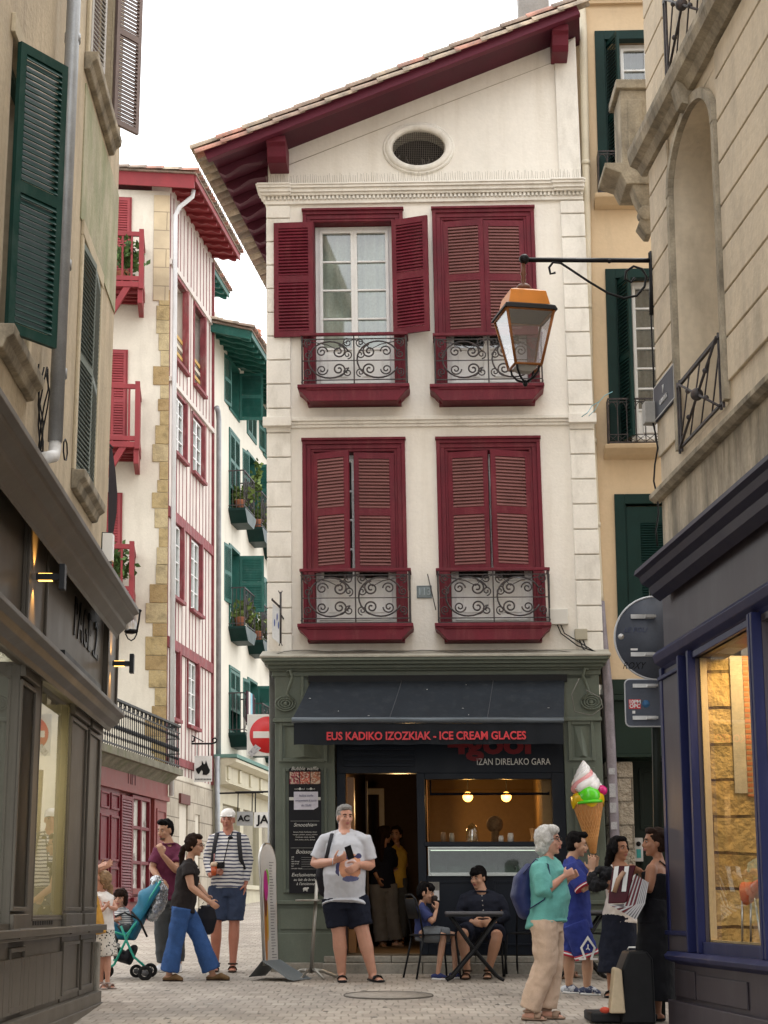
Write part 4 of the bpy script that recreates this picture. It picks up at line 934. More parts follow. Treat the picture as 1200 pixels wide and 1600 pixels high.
bx_ = thing('junction_box', RF.p(-.02, rv(1018, 655, .1), .05), 'small grey junction box at the right corner with a cable running down', 'junction box')
m = MB(); m.box(RF, -.08, .04, rv(1018, 655, .1), rv(1018, 620, .1), .022, .13); mk('casing', m, pm('box_grey', (.3, .29, .27), .5), bx_, bevel=.008)
m = MB(); pts = [RF.p(.01 + .02 * math.sin(k * .9), rv(1018, 655, .05) - k * .14, .05 + .02 * math.cos(k * 1.7)) for k in range(9)]; m.tube(pts, .008, 5); pts = [RF.p(.0 + .01 * math.sin(k * 1.3), rv(1018, 620, .05) + k * .16, .04) for k in range(9)]; m.tube(pts, .008, 5); mk('cable', m, M_black, bx_)

# ================================================================ hanging street lantern
u, v = rp(1018, 405, 0); A0 = RF.p(.0, v, .05); 
lt = at(819, 500, A0.y); s_ = A0.y / 2851
lamp = thing('wall_lantern', at(1018, 480, A0.y), 'orange-topped street lantern hanging from a black scrolled bracket', 'street lamp')
def lq(x, y, dy=0): return at(x, y, A0.y) + V3((0, dy, 0))
m = MB(); m.add([], [])
m.sweep([(lq(1018, 407), .014, .022), (lq(819, 406), .014, .022)], side=(0, 1, 0), n=4)
m.sweep([(lq(1018, 393), .02), (lq(1018, 492), .02)], n=6); m.ell(lq(819, 405), (.045, .045, .045)); m.ell(lq(952, 408), (.02, .02, .02))
br = [(868, 426), (860, 428), (858, 418), (864, 410), (876, 411), (890, 420), (920, 440), (950, 458), (975, 466), (995, 462), (1007, 448), (1010, 432), (1003, 420), (990, 416), (978, 424), (977, 436), (986, 441), (992, 434)]
m.tube([lq(a, b) for a, b in br], .011, 6)
mk('bracket', m, M_black, lamp)
c0 = lq(819, 500)
def lz(y): return lq(819, y).z
m = MB(); m.lathe(V3((c0.x, c0.y, 0)), [(.018, lz(412)), (.02, lz(425)), (.028, lz(428)), (.016, lz(433)), (.024, lz(437)), (.016, lz(443)), (.045, lz(445)), (.065, lz(449)), (.075, lz(453)), (.05, lz(456)), (.04, lz(459)), (.05, lz(461))], n=16); mk('finial', m, pm('rusty_brown_metal', (.13, .05, .025), .5, .2, 10), lamp)
LR = Matrix.Rotation(R(11), 3, 'Z')
def sq(hw, y): return [V3((c0.x, c0.y, lz(y))) + LR @ V3((a * hw, b * hw, 0)) for a, b in ((-1, -1), (1, -1), (1, 1), (-1, 1))]
def loft(rings): 
    vs = [q for r_ in rings for q in r_]; n = len(rings); return vs, [(i * 4 + k, i * 4 + (k + 1) % 4, i * 4 + 4 + (k + 1) % 4, i * 4 + 4 + k) for i in range(n - 1) for k in range(4)] + [(3, 2, 1, 0), tuple(range(4 * n - 4, 4 * n))]
m = MB(); m.add(*loft([sq(.185, 487), sq(.155, 462), sq(.10, 457)])); mk('roof', m, pm('orange_enamel', (.60, .20, .02), .4, .1, 8, dirt=(.3, .1, .02), damt=.4), lamp, bevel=.004)
m = MB(); m.add(*loft([sq(.232, 494), sq(.215, 487), sq(.185, 484)])); mk('eave_rim', m, M_black, lamp)
m = MB(); T = sq(.205, 494); B = sq(.112, 574)
for k in range(4):
    m.tube([T[k], B[k]], .013, 5); m.tube([T[k], T[(k + 1) % 4]], .014, 5); m.tube([B[k], B[(k + 1) % 4]], .012, 5)
mk('lantern_frame', m, pm('rusty_copper_frame', (.24, .085, .02), .5, .3, 12), lamp)
m = MB(); m.add(T + B, [(k, (k + 1) % 4, 4 + (k + 1) % 4, 4 + k) for k in range(4)]); mk('glass_panes', m, glass('milky_glass', (.78, .77, .80), .25, .18), lamp)
m = MB(); m.add(*loft([sq(.09, 575), sq(.05, 582), sq(.02, 583)])); mk('floor_plate', m, pm('lamp_floor', (.35, .33, .3), .5), lamp)
m = MB(); 
for a in range(4):
    d = LR @ V3((math.cos(a * math.pi / 2 + .785), math.sin(a * math.pi / 2 + .785), 0)); o = V3((c0.x, c0.y, 0))
    m.tube([o + d * .14 + V3((0, 0, lz(573))), o + d * .13 + V3((0, 0, lz(582))), o + d * .08 + V3((0, 0, lz(592))), o + V3((0, 0, lz(598)))], .010, 5)
m.ell(V3((c0.x, c0.y, lz(599))), (.022, .022, .03)); mk('cage', m, M_black, lamp)

# ================================================================ peach building beside the gabled house
OF = Fr(HF.p(0, 0, -.25), HF.U, (0, 0, 1))
def op(x, y, w=0): return OF.px(x, y, w)
def rect(x0, x1, y0, y1, F=OF, w=0):
    a = F.px(x0, y1, w); b = F.px(x1, y0, w); return a[0], b[0], a[1], b[1]
ob = thing('peach_building', OF.p(op(980, 1000)[0], VG, 0), 'peach rendered building with dark green window frames squeezed right of the gabled house', 'building')
OW = [rect(936, 1010, 48, 310), rect(953, 1025, 420, 690), rect(966, 1040, 772, 1000)]
e0 = op(905, 700)[0]; e1 = e0 + 7
ohol = [(a + .1, b + .3, c, d - .1) for a, b, c, d in OW]
m = MB(); m.holed(OF, e0, e1, op(960, 1065)[1], op(960, 8)[1], ohol, -.3, 0); m.box(OF, e0 + .1, e1, VG - .2, op(960, 1066)[1], -2, -1.2)
mk('wall', m, M_orange, ob)
m = MB(); t = op(960, 8)[1]
for w, a, b in ((.06, 0, .08), (.14, .08, .16), (.22, .16, .24), (.34, .24, .38)): m.box(OF, e0, e1, t + a, t + b, -.3, w)
m.box(OF, e0, e1, t + .38, t + 2.2, -1, -.6)
mk('roof_cornice', m, M_orange, ob)
m = MB(); d = op(1000, 830)
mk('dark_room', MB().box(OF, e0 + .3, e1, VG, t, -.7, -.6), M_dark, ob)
for i, (a, b, c, dd) in enumerate(OW):
    m = MB(); m.box(OF, a, a + .12, c, dd, -.1, .03); m.box(OF, a + .12, b + .4, dd - .12, dd, -.1, .03)
    m.box(OF, a + .12, a + .14, c, dd - .12, -.25, 0)
    wf = mk('window', m, M_green, ob, bevel=.004)
    if i < 2:
        french_window(wf, OF, a + .28, b + .35, c, dd - .12, -.14, panes=(6, 2), split=1, panel=.35, curtain=M_curtd, name='french_window')
        shutter(wf, OF.sub(a + .15, c, -.1, R(72)), .42, dd - c - .15, M_green, ns=20, st=.05)
    else:
        shutter(wf, OF.sub(a + .14, c, -.03), .6, dd - c - .15, M_green, ns=16, st=.16)
for x0, x1, yt, yb in ((934, 1000, 235, 300), (949, 1030, 622, 692)):
    a, vt = op(x0, yt, .2); b = op(x1, yt, .2)[0]; vb = op(x0, yb, .2)[1]
    m = MB(); m.box(OF, a, b, vt - .02, vt, .18, .2); m.box(OF, a, b, vb, vb + .015, .18, .2); m.box(OF, a, b, vb + .1, vb + .11, .185, .195); m.box(OF, a, b, vt - .05, vt - .04, .185, .195)
    u = a
    while u < b:
        m.box(OF, u, u + .012, vb, vt, .185, .197); m.tube([OF.p(u + .055 + .05 * math.cos(q / 8 * math.pi), vt - .14 + .09 * math.sin(q / 8 * math.pi), .19) for q in range(9)], .005, 4)
        m.tube([OF.p(u, vb + .01, .19), OF.p(u + .11, vb + .1, .19)], .004, 4); m.tube([OF.p(u, vb + .1, .19), OF.p(u + .11, vb + .01, .19)], .004, 4); u += .11
    m.box(OF, a, a + .012, vb, vt, 0, .19); m.box(OF, a, a + .012, vt - .02, vt, 0, .19)
    mk('iron_railing', m, M_iron, ob)
    m = MB(); m.prism(OF, [(0, vb - .02), (.24, vb - .02), (.22, vb - .07), (.1, vb - .13), (0, vb - .16)], a - .05, b, 'u'); mk('stone_sill', m, M_orange, ob, bevel=.01)
# green ground floor: beam, door, rough stone pier, intercom
m = MB(); y0, y1 = op(1000, 1062)[1], op(1000, 1176, .1)[1]
g0_ = op(950, 1100, .1)[0]
m.box(OF, g0_, e1, op(1000, 1086)[1], op(1000, 1062)[1], -1, .05); m.box(OF, g0_, e1, op(1000, 1094, .1)[1], op(1000, 1086, .1)[1], -1, .12); m.box(OF, g0_, e1, op(1000, 1178, .05)[1], op(1000, 1094, .05)[1], -1, .05); m.box(OF, g0_, e1, op(1000, 1183, .1)[1], op(1000, 1178, .1)[1], -1, .10)
mk('green_lintel', m, pm('dark_green_joinery', (.016, .03, .022), .5, .1, 3), ob, bevel=.004)
m = MB(); dx = op(990, 1300, -.5)[0]; 
m.box(OF, dx - .3, e1, VG, op(1000, 1183)[1], -.6, -.5); 
for (a, b) in ((.08, .55), (.7, 1.3)):
    for (c, d) in ((.2, .9), (1.1, 1.5), (1.6, 2.3)): m.ringframe(OF, dx + a, dx + b, VG + c, VG + d, .04, -.5, -.47)
mk('door', m, pm('dark_green_door', (.014, .022, .018), .45, .1, 3), ob, bevel=.004)
M_rough = blockmat('rough_pier_stone', (.42, .36, .28), (.36, .31, .24), (.2, .17, .13), .5, .27, .012, .9, 1.0, axis='xz', noisebump=2.2, bscale=22)
m = MB(); p0_, p1_ = op(964, 1300, .02)[0], op(989, 1300, .02)[0]; m.box(OF, p0_ - .12, p1_ + .02, VG - .1, op(970, 1190)[1], -.5, .02); mk('stone_pier', m, M_rough, ob, bevel=.02)
t_ = thing('intercom', OF.p(op(997, 1340, .0)[0], op(997, 1345, .0)[1], 0), 'pale intercom panel beside the dark green door', 'intercom')
a, b, c, d = rect(991.5, 1004, 1309, 1346, OF, -.35); m = MB(); m.box(OF, a, b, c, d, -.5, -.34); mk('panel', m, pm('intercom_grey', (.5, .5, .5), .4), t_, bevel=.006)
m = MB(); m.sweep([(OF.p((a + b) / 2, d - .07, -.345), .028), (OF.p((a + b) / 2, d - .07, -.33), .028)], n=14); mk('speaker', m, M_black, t_)
m = MB(); m.box(OF, a + .025, b - .025, c + .04, c + .14, -.34, -.336); mk('teal_sticker', m, pm('teal_sticker', (.05, .3, .3), .5), t_)
# pipes between the houses
m = MB(); q = [(894, 8), (902, 6), (909, 12), (911, 40), (916, 300), (920, 585), (928, 760), (936, 930), (937, 940)]
m.sweep([(OF.p(*op(x, y, .1), .1), .05) for x, y in q], n=12)
for y, x in ((255, 915), (480, 918), (690, 925), (820, 931)): p = op(x, y, .1); m.cone(OF.p(p[0], p[1] - .03, .1), OF.p(p[0], p[1] + .03, .1), .058, .058, 12)
tag(mk('downpipe', m, pm('cream_pipe', (.60, .54, .42), .55, .08, 3, dirt=(.35, .3, .22), damt=.4)), 'cream painted rainwater pipe between the gabled house and the peach building', 'drainpipe')
m = MB(); q = [(937, 940), (940, 980), (943, 1010), (950, 1080), (955, 1180), (960, 1300), (963, 1400), (964, 1500)]
m.sweep([(OF.p(*op(x, y, .14), .14), .058) for x, y in q], n=12)
lowp = tag(mk('downpipe', m, pm('mauve_grey_pipe', (.24, .215, .24), .5, .2, 5, dirt=(.09, .07, .09), damt=.6, dscale=(14, 14, 5))), 'mauve-grey cast pipe with graffiti and stickers rising from the pavement behind the ice cream cone', 'drainpipe')
m = MB()
for i, (x, y, h) in enumerate(((956, 1205, 10), (957, 1235, 22), (958, 1262, 16), (959.5, 1290, 12), (960, 1318, 18))):
    p = op(x, y, .2); m.box(OF, p[0] - .035, p[0] + .035, p[1] - h * .0035, p[1] + h * .0035, .185, .205)
mk('sticker', m, pm('grubby_sticker', (.42, .42, .44), .5, .5, 30, dirt=(.03, .03, .05), damt=1, dscale=(30, 30, 30)), lowp)
# ================================================================ timber-framed house across the side street
SD = V3((.119, .993, 0))
VL = V3((-.019, 0, 1))
TF = Fr((-4.33, 36, CAMZ), SD, VL)
def tp(x, y, w=0): return TF.px(x, y, w)
def tr(x0, x1, y0, y1, w=0, xm=None):
    """receding wall: corners given by left x / right x and the y of the edges at the left x"""
    a = tp(x0, y0, w); b = tp(x0, y1, w); c = tp(x1, y0, w); return a[0], c[0], b[1], a[1]
T1 = tp(332, 600)[0]; TG = ground_z(38) - CAMZ
CF = Fr(TF.p(0, 0), (1, .10, 0), VL)
th = thing('timber_framed_house', TF.p(1, TG, 0), 'tall white half-timbered house with red beams and wide red eaves on the side street', 'house')
ztop = tp(265, 300)[1]
M_wtimb = pm('whitewashed_infill', (.58, .52, .475), .85, .08, 2, .2, 25, dirt=(.45, .36, .32), damt=.5, dscale=(4, 4, .8))
ROWS = [((272, 291, 430, 560), (303, 318, 0, 0)), ((271, 289, 612, 705), (300, 317, 0, 0)), ((268, 284, 812, 930), (297, 313, 0, 0)), ((265, 277, 1012, 1120), (293, 308, 0, 0))]
thol = []
for (A_, B_) in ROWS:
    a0, a1, vb, vt = tr(*A_); b0, b1 = tp(B_[0], A_[2])[0], tp(B_[1], A_[2])[0]
    a0 = max(a0, .3); a1 = max(a1, a0 + .7); thol += [(a0, a1, vb, vt), (b0, b1, vb, vt)]
vlow = tp(262, 1205)[1]
m = MB(); m.holed(TF, 0, T1, vlow, ztop + .3, thol, -.4, 0)
mk('timbered_wall', m, M_wtimb, th)
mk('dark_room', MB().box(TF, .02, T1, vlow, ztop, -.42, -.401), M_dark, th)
# beams
m = MB(); M2 = MB()
for i in range(14):
    rj = random.Random(i); u = .06 + i * (T1 - .1) / 13 + rj.uniform(-.05, .05) * (i > 0); wj = rj.uniform(.011, .026)
    for (v0, v1) in ((vlow, ztop),):
        segs = [(v0, v1)]
        for h in thol:
            if h[0] - .05 < u < h[1] + .05:
                ns_ = []
                for s0, s1 in segs:
                    if h[2] > s0: ns_.append((s0, min(s1, h[2])))
                    if h[3] < s1: ns_.append((max(s0, h[3]), s1))
                segs = ns_
        for s0, s1 in segs:
            if s1 - s0 > .05: m.box(TF, u - wj, u + wj, s0, s1, 0, .008 + .001 * (i % 3))
for y, hh in ((598, .05), (794, .22), (997, .22), (1180, .16)):
    v = tp(266, y)[1]; 
    if y == 598: M2.box(TF, 0, T1, v, v + .10, 0, .06)
    else: m.box(TF, 0, T1, v - hh, v, 0, .045)
for a, b, vb, vt in thol:
    m.box(TF, b - .09, b + .02, vb - .03, vt + .01, -.06, .075); m.box(TF, a - .06, a, vb - .05, vt + .05, -.1, .03); m.box(TF, a - .06, b + .04, vt, vt + .06, -.1, .04); m.box(TF, a - .05, b + .08, vb - .07, vb, -.1, .10)
m.box(TF, T1 - .07, T1, vlow, ztop, 0, .05)
mk('timber_beam', m, M_timber, th)
v = tp(270, 420)[1]; mk('white_rail', M2, M_wtimb, th); mk('white_rail', MB().box(TF, 0, T1, v, v + .12, 0, .05), M_wtimb, th)
for k, (a, b, vb, vt) in enumerate(thol[2:]):
    french_window(th, TF, a, b - .09, vb, vt, -.03, panes=(4, 1), panel=0, split=2, curtain=M_curt, fw=.04, name='window', gmat=M_glass)
# striped bed linen hanging inside the top windows
for a, b, vb, vt in thol[:2]:
    m = MB()
    for k in range(4): m.mi = k % 2; m.box(TF, a, b - .09, vb + .05 + .19 * k, vb + .13 + .19 * k, -.08, -.05)
    mk('slatted_screen', m, [pm('pale_slat', (.5, .45, .36), .8), pm('ochre_slat', (.45, .28, .08), .8)], th)
# camera-facing side wall with the rough quoin
ztl = CF.px(200, 283)[1]
m = MB(); m.box(CF, -5, 0, TG - .5, ztl - .2, -3, 0); m.box(TF, 0.01, T1, TG - .5, vlow, -.5, .0); mk('side_wall', m, M_whitew, th)
m = MB(); zz = CF.px(240, 470)[1]; m.box(CF, -.34, .0, zz, ztl - .3, .001, .03)
mk('dressed_quoin', m, blockmat('buff_quoin_stone', (.50, .40, .26), (.46, .37, .25), (.3, .24, .16), .9, .42, .012, .85, .5, axis='xz'), th, bevel=.01)
m = MB(); v = TG + 2.5; rnd = random.Random(3)
while v < zz:
    h = rnd.uniform(.26, .42); wl = rnd.choice((.24, .30, .37, .45)) * (.95 if v < zz - 6 else .72); m.mi = rnd.choice((0, 0, 1, 2)); m.box(CF, -wl, .01, v, v + h - .006, 0, .02 + rnd.uniform(0, .015)); v += h
mk('rubble_quoin', m, [pm('rubble_%d' % k, c, .9, .35, 5, .9, 14, dirt=(.17, .14, .09), damt=.7, dscale=(5, 5, 5)) for k, c in enumerate(((.36, .27, .13), (.40, .32, .18), (.30, .21, .10)))], th, bevel=.03)
# roof
def eaves(F, u0, u1, vt, ov, parent, mat, front=.5, drop=.25, step=.45, names=('roof', 'rafter', 'roof_tiles'), back=4, bh=.1):
    m = MB(); m.prism(F, [(ov, vt - drop), (-back, vt + drop * back * .9), (-back, vt + drop * back * .9 + .1), (ov, vt - drop + .1)], u0 - front, u1, 'u'); m.box(F, u0 - front, u1, vt - drop - .03, vt - drop + .1, ov, ov + .03)
    m.prism(F, [(ov, vt - drop - bh), (-back, vt + drop * back * .9 - bh), (-back, vt + drop * back * .9 + .12), (ov, vt - drop + .12)], u0 - front - .04, u0 - front, 'u')
    r = mk(names[0], m, mat, parent)
    m = MB(); u = u0 - front + .12
    while u < u1:
        n = 9; top = [(ov - .03 - (ov - .03) * i / n, vt - drop + drop * i / n) for i in range(n + 1)]
        low = [(a, b - .10 - .02 * math.sin(i * 1.5)) for i, (a, b) in enumerate(top)]
        m.prism(F, top + low[::-1], u - .04, u + .04, 'u'); u += step
    mk(names[1], m, mat, r)
    m = MB(); u = u0 - front - .1
    while u < u1:
        m.mi = random.choice((0, 1, 2, 0)); q = [(ov + .12, vt - drop + .13), (-back, vt + drop * back * .9 + .12)]
        n = 7; 
        for j in range(8):
            A = q[0]; a = (A[0] - j * .38, A[1] + j * .38 * drop * 1.0)
            if a[0] < -back: break
            vs = []
            for (ww, vv, rr) in ((a[0], a[1] + .015, .09), (a[0] - .42, a[1] + .42 * drop, .075)):
                for k in range(n): an = math.pi * k / (n - 1); vs.append(F.p(u + math.cos(an) * rr, vv + math.sin(an) * rr, ww))
                for k in range(n): an = math.pi * k / (n - 1); vs.append(F.p(u + math.cos(an) * (rr - .015), vv + math.sin(an) * (rr - .015), ww))
            fs = [(k, k + 1, 2 * n + k + 1, 2 * n + k) for k in range(n - 1)] + [(k, n + k, n + k + 1, k + 1) for k in range(n - 1)]
            m.mi = random.choice((0, 1, 2, 0)); m.add(vs, fs)
        u += .2
    m.mi = 0; m.prism(F, [(ov + .05, vt - drop + .105), (-back, vt + drop * back * .9 + .105), (-back, vt + drop * back * .9 + .17), (ov + .05, vt - drop + .14)], u0 - front - .1, u1, 'u')
    mk(names[2], m, [M_tile, M_t2, M_t3], r)
    return r
eaves(TF, 0, T1 + .1, ztop + .22, .62, th, M_redp, front=.35, drop=.12, back=2.6, bh=.2)
# balconies with shutters on the side wall
M_coral = pm('coral_shutter', (.26, .045, .05), .55, .12, 4)
def cfr(x, y, w=0): return CF.px(x, y, w)
M_leaf = pm('balcony_leaf', (.07, .13, .035), .6, .4, 30)
M_terr = pm('terracotta_pot', (.34, .12, .06), .8)
def leaves(m, c, r, n, L=.1, up=.5):
    for _ in range(n):
        d = V3((random.gauss(0, 1), random.gauss(0, 1), random.gauss(up, 1))).normalized(); p = c + V3((d.x * r[0], d.y * r[1], d.z * r[2])) * random.uniform(.2, 1)
        a = V3((random.gauss(0, 1), random.gauss(0, 1), random.gauss(.3, .7))).normalized(); b = a.cross(V3((random.random(), random.random(), .3))).normalized() * L * .3
        m.add([p, p + a * L * .5 + b, p + a * L, p + a * L * .5 - b], [(0, 1, 2, 3)])
for i, (x1, yt, yb, ybb, lab) in enumerate(((234, 362, 440, 470, 'plants'), (228, 600, 690, 735, ''), (219, 850, 925, 940, 'plants'))):
    W0 = 1.0; a, vt = cfr(x1 - 9, yt, W0); vb = cfr(x1 - 9, yb, W0)[1]; l = a - 1.6
    m = MB()
    for F2, u0, u1, w0, w1 in ((CF, l, a, W0 - .06, W0),):
        m.box(F2, u0, u1, vt - .1, vt, w0, w1); m.box(F2, u0, u1, vb + .02, vb + .12, w0, w1); u = u0
        while u < u1: m.box(F2, u, u + .045, vb, vt - .09, w0 + .01, w1 - .01); u += .19 if i != 1 else .34
    m.box(CF, a - .1, a, vb - .15, vt + .06, W0 - .1, W0 + .01); m.box(CF, a - .07, a, vt - .1, vt, 0, W0); m.box(CF, a - .07, a, vb + .02, vb + .12, 0, W0)
    for k in range(3): m.box(CF, a - .06, a - .01, vb, vt, .15 + .28 * k, .2 + .28 * k)
    m.box(CF, l, a, vb - .12, vb, 0, W0); m.box(CF, a - .12, a - .02, vb - .45, vb - .1, 0, W0 - .05)
    for k in range(4): m.box(CF, l, a - .12, vb - .2, vb - .12, .1 + .22 * k, .16 + .22 * k)
    m.prism(CF, [(l + .85, vb - .75), (l + .95, vb - .8), (a - .25, vb - .1), (a - .4, vb - .1)], W0 - .12, W0 - .02)
    mk('balcony', m, M_redp, th, bevel=.006)
    s1 = cfr(x1 - 30, yt)[0] - .02; shb = vb - (.0 if i else 0)
    wd = mk('window_frame', MB().ringframe(CF, s1 - 1.0, s1 + .04, vb, vb + 2.25, .05, 0, .04), M_redp, th)
    shutter(wd, CF.sub(s1 - .48, vb + .02, .03), .48, 2.2, M_coral, ns=18, st=.05); shutter(wd, CF.sub(s1 - .98, vb + .02, .03), .48, 2.2, M_coral, ns=18, st=.05)
    if lab:
        t = thing('potted_plant', CF.p(a - .4, vb, .8), 'green plants trailing through the ' + ('top' if i == 0 else 'lowest') + ' red wooden balcony of the timbered house', 'plant')
        mm = MB(); leaves(mm, CF.p(a - .35, vb + .55, .75), (.42, .3, .5), 260, .16, .2); mk('foliage', mm, M_leaf, t)
        mm = MB(); mm.lathe(CF.p(a - .45, vb + .02, .7), [(.1, 0), (.14, .25), (.15, .27), (.12, .27)], n=14); mk('pot', mm, M_terr, t)
# stone ground floor of the timber facade
m = MB(); m.holed(TF, .0, T1, TG - .6, vlow - .1, [(*tp(278, 1260)[:1], tp(291, 1260)[0], TG + .1, tp(278, 1255)[1]), (tp(303, 1280)[0], tp(310, 1280)[0], TG + .1, tp(303, 1272)[1])], -.3, .03)
mk('stone_ground_floor', m, blockmat('pale_ashlar', (.44, .39, .31), (.40, .35, .28), (.2, .17, .13), .7, .38, .012, .85, .7, axis='yz', dirt=(.25, .21, .16), damt=.5), th)
m = MB(); d0 = tp(278, 1260)[0]; d1 = tp(291, 1260)[0]; m.box(TF, d0, d1, TG, tp(278, 1255)[1], -.25, -.2); m.box(TF, d0 - .05, d1 + .05, tp(278, 1255)[1], tp(278, 1255)[1] + .2, 0, .08); mk('street_door', m, pm('rusty_brown_door', (.12, .04, .035), .6), th)
# white downpipe on the corner
m = MB(); m.sweep([(TF.p(.06, ztop + .05, .5), .05), (TF.p(.06, ztop - .1, .48), .05), (TF.p(.06, ztop - .32, .2), .05), (TF.p(.06, ztop - .5, .11), .05), (TF.p(.06, vlow - .5, .11), .05)], side=(1, 0, 0), n=10)
tag(mk('downpipe', m, pm('white_pipe', (.62, .62, .62), .5, .06, 3)), 'slim white rainwater pipe down the corner of the half-timbered house', 'drainpipe')

# ---------------- one-storey oxblood shop with an iron-railed terrace
AF = Fr(TF.p(-.35, 0, .0), SD, VL); an0 = -6.2
fl = AF.px(259, 1203)[1]; rt = AF.px(262, 1136)[1]
an = thing('oxblood_shop', AF.p(-3, TG - .1, 0), 'low oxblood-painted shop with an iron-railed terrace on its roof', 'shop')
M_brick = pm('oxblood_shop_paint', (.20, .045, .04), .55, .1, 3, .05, 30, dirt=(.25, .14, .12), damt=.3)
M_brick2 = pm('dark_red_joinery', (.14, .012, .02), .5, .1, 3)
hd = AF.px(255, 1250)[1]
m = MB(); m.box(AF, an0, .35, TG - .7, fl - .12, -2.5, -.05); m.box(AF, an0, .35, hd, fl - .14, -.06, .05); m.box(AF, an0, .35, hd - .03, hd + .06, .0, .09); m.box(AF, an0, .35, TG - .6, TG + .45, -.05, .05)
w0 = AF.px(238, 1300)[0]; m.box(AF, w0, .3, TG - .5, hd, -.05, .04); m.ringframe(AF, w0 + .15, .2, TG + .5, hd - .2, .05, .04, .06)
mk('wall', m, M_brick, an)
m = MB(); dl = AF.px(155, 1300)[0] - .4; d1 = AF.px(185, 1300)[0]; s1 = AF.px(203, 1300)[0]; g1 = AF.px(231, 1300)[0]; sill = AF.px(225, 1403)[1]
m.box(AF, dl - 1.5, d1, TG, hd, -.04, .01)
for k in range(5):
    a = d1 - .68 * (k + 1); 
    for (p, q) in ((TG + .2, TG + .8), (TG + .9, TG + 1.7), (TG + 1.8, hd - .1)): m.ringframe(AF, a + .06, a + .62, p, q, .04, .01, .04)
m.ringframe(AF, s1, g1, sill, hd - .05, .07, -.04, .05); c = (s1 + g1) / 2; m.box(AF, c - .05, c + .05, sill, hd - .05, -.04, .045)
for k in (1, 2): v = sill + (hd - sill) * k / 3; m.box(AF, s1, g1, v - .03, v + .03, -.04, .04)
m.box(AF, s1 - .1, g1 + .1, sill - .08, sill, -.04, .12); m.box(AF, d1, g1 + .1, TG - .3, sill - .08, -.04, .0)
mk('joinery', m, M_brick2, an, bevel=.006)
shutter(an, AF.sub(d1 + .02, sill - .1, .02), s1 - d1 - .04, hd - sill, M_brick2, ns=34, sections=1, st=.06)
m = MB(); m.box(AF, s1, g1, sill, hd - .05, -.03, -.02); mk('white_panel', m, pm('poster_white', (.5, .48, .44), .6, .2, 3, dirt=(.12, .06, .05), damt=.9, dscale=(5, 5, 3), dth=(.52, .58)), an)
text(an, 'TIPI', AF.sub(AF.px(205, 1222, .05)[0], (hd + fl) / 2 - .05, .052), .42, pm('ghost_letter', (.12, .03, .03), .6), name='lettering')
m = MB(); m.box(AF, an0, .4, fl - .13, fl, -2.4, .35); m.prism(AF, [(.05, fl - .13), (.25, fl - .13), (.05, fl - .3)], an0, .38, 'u'); mk('terrace_slab', m, pm('mossy_slab', (.17, .16, .12), .9, .3, 4, .5, 20, dirt=(.07, .10, .03), damt=.7), an)
m = MB(); u = an0; W0 = .28
m.box(AF, an0, .38, rt - .04, rt, W0 - .03, W0 + .03); m.box(AF, an0, .38, rt - .16, rt - .14, W0 - .01, W0 + .01); m.box(AF, an0, .38, fl + .05, fl + .08, W0 - .01, W0 + .01)
while u < .38:
    m.tube([AF.p(u, fl, W0), AF.p(u, rt - .04, W0)], .009, 5); m.ell(AF.p(u, (fl + rt) / 2 - .06, W0), (.024, .024, .06), n=6, m=5); m.ell(AF.p(u, fl + .2, W0), (.02, .02, .04), n=6, m=5); m.ell(AF.p(u, rt - .24, W0), (.02, .02, .04), n=6, m=5)
    if int(u * 10) % 3 == 0: m.tube([AF.p(u + .05 + .05 * math.cos(k), rt - .09 + .045 * math.sin(k), W0) for k in range(6)], .01, 4, closed=True)
    u += .15
for k in range(3): m.box(AF, .36, .38, fl + .3 * k, fl + .3 * k + .02, -2, W0)
m.box(AF, .36, .4, rt - .04, rt, -1.5, W0); u = -1.4
while u < W0: m.box(AF, .365, .38, fl, rt, u, u + .015); u += .11
mk('iron_railing', m, M_black, an)

# ================================================================ houses with green shutters further along
GF = Fr(TF.p(T1 + .02, 0, 0), SD, VL)
def gp(x, y, w=0): return GF.px(x, y, w)
GG = ground_z(42) - CAMZ; G1 = gp(379, 900)[0]; G2 = 26
M_gwhite = pm('warm_white_render', (.66, .62, .53), .85, .05, 1.5, .12, 30, dirt=(.5, .45, .36), damt=.4, dscale=(3, 3, .6))
cb_ = 0
cols = [(358, 373, 375), (387, 402, 404), (409, 420, 421)]
rows = [(563, 655), (668, 800), (846, 980), (1035, 1150), (1200, 1201)]
gt1 = gp(345, 520)[1]; gt2 = gp(395, 600)[1]
g1h = thing('green_shuttered_house', GF.p(G1 / 2, GG, 0), 'white house with teal-green shutters and eaves above a cream shopfront', 'house')
g2h = thing('green_shuttered_house', GF.p((G1 + 6) , GG, 0), 'farther white house with green shutters and potted balconies, half hidden by the gabled house', 'house')
u_of = [gp(358, 740)[0], gp(386, 760)[0], gp(408, 780)[0]]; ww = gp(373, 740)[0] - gp(358, 740)[0]
vrow = [(gp(356, 668)[1], gp(356, 793)[1]), (gp(352, 846)[1], gp(352, 975)[1]), (gp(347, 1035)[1], gp(347, 1140)[1]), (gp(358, 560)[1], gp(358, 640)[1])]
step_u = u_of[1] - u_of[0]; us = [u_of[0] + k * step_u for k in range(8)]
hA, hB = [], []
for k, u in enumerate(us):
    for (vt, vb) in vrow: (hA if u < G1 - .5 else hB).append((u, u + ww, vb, vt))
vsh = gp(335, 1184)[1]
m = MB(); m.holed(GF, 0, G1, vsh, gt1 + .3, hA, -.4, 0); mk('wall', m, M_gwhite, g1h)
m = MB(); m.holed(GF, G1, G2, vsh, gt1 + .3, hB, -.4, .0); mk('wall', m, M_gwhite, g2h)
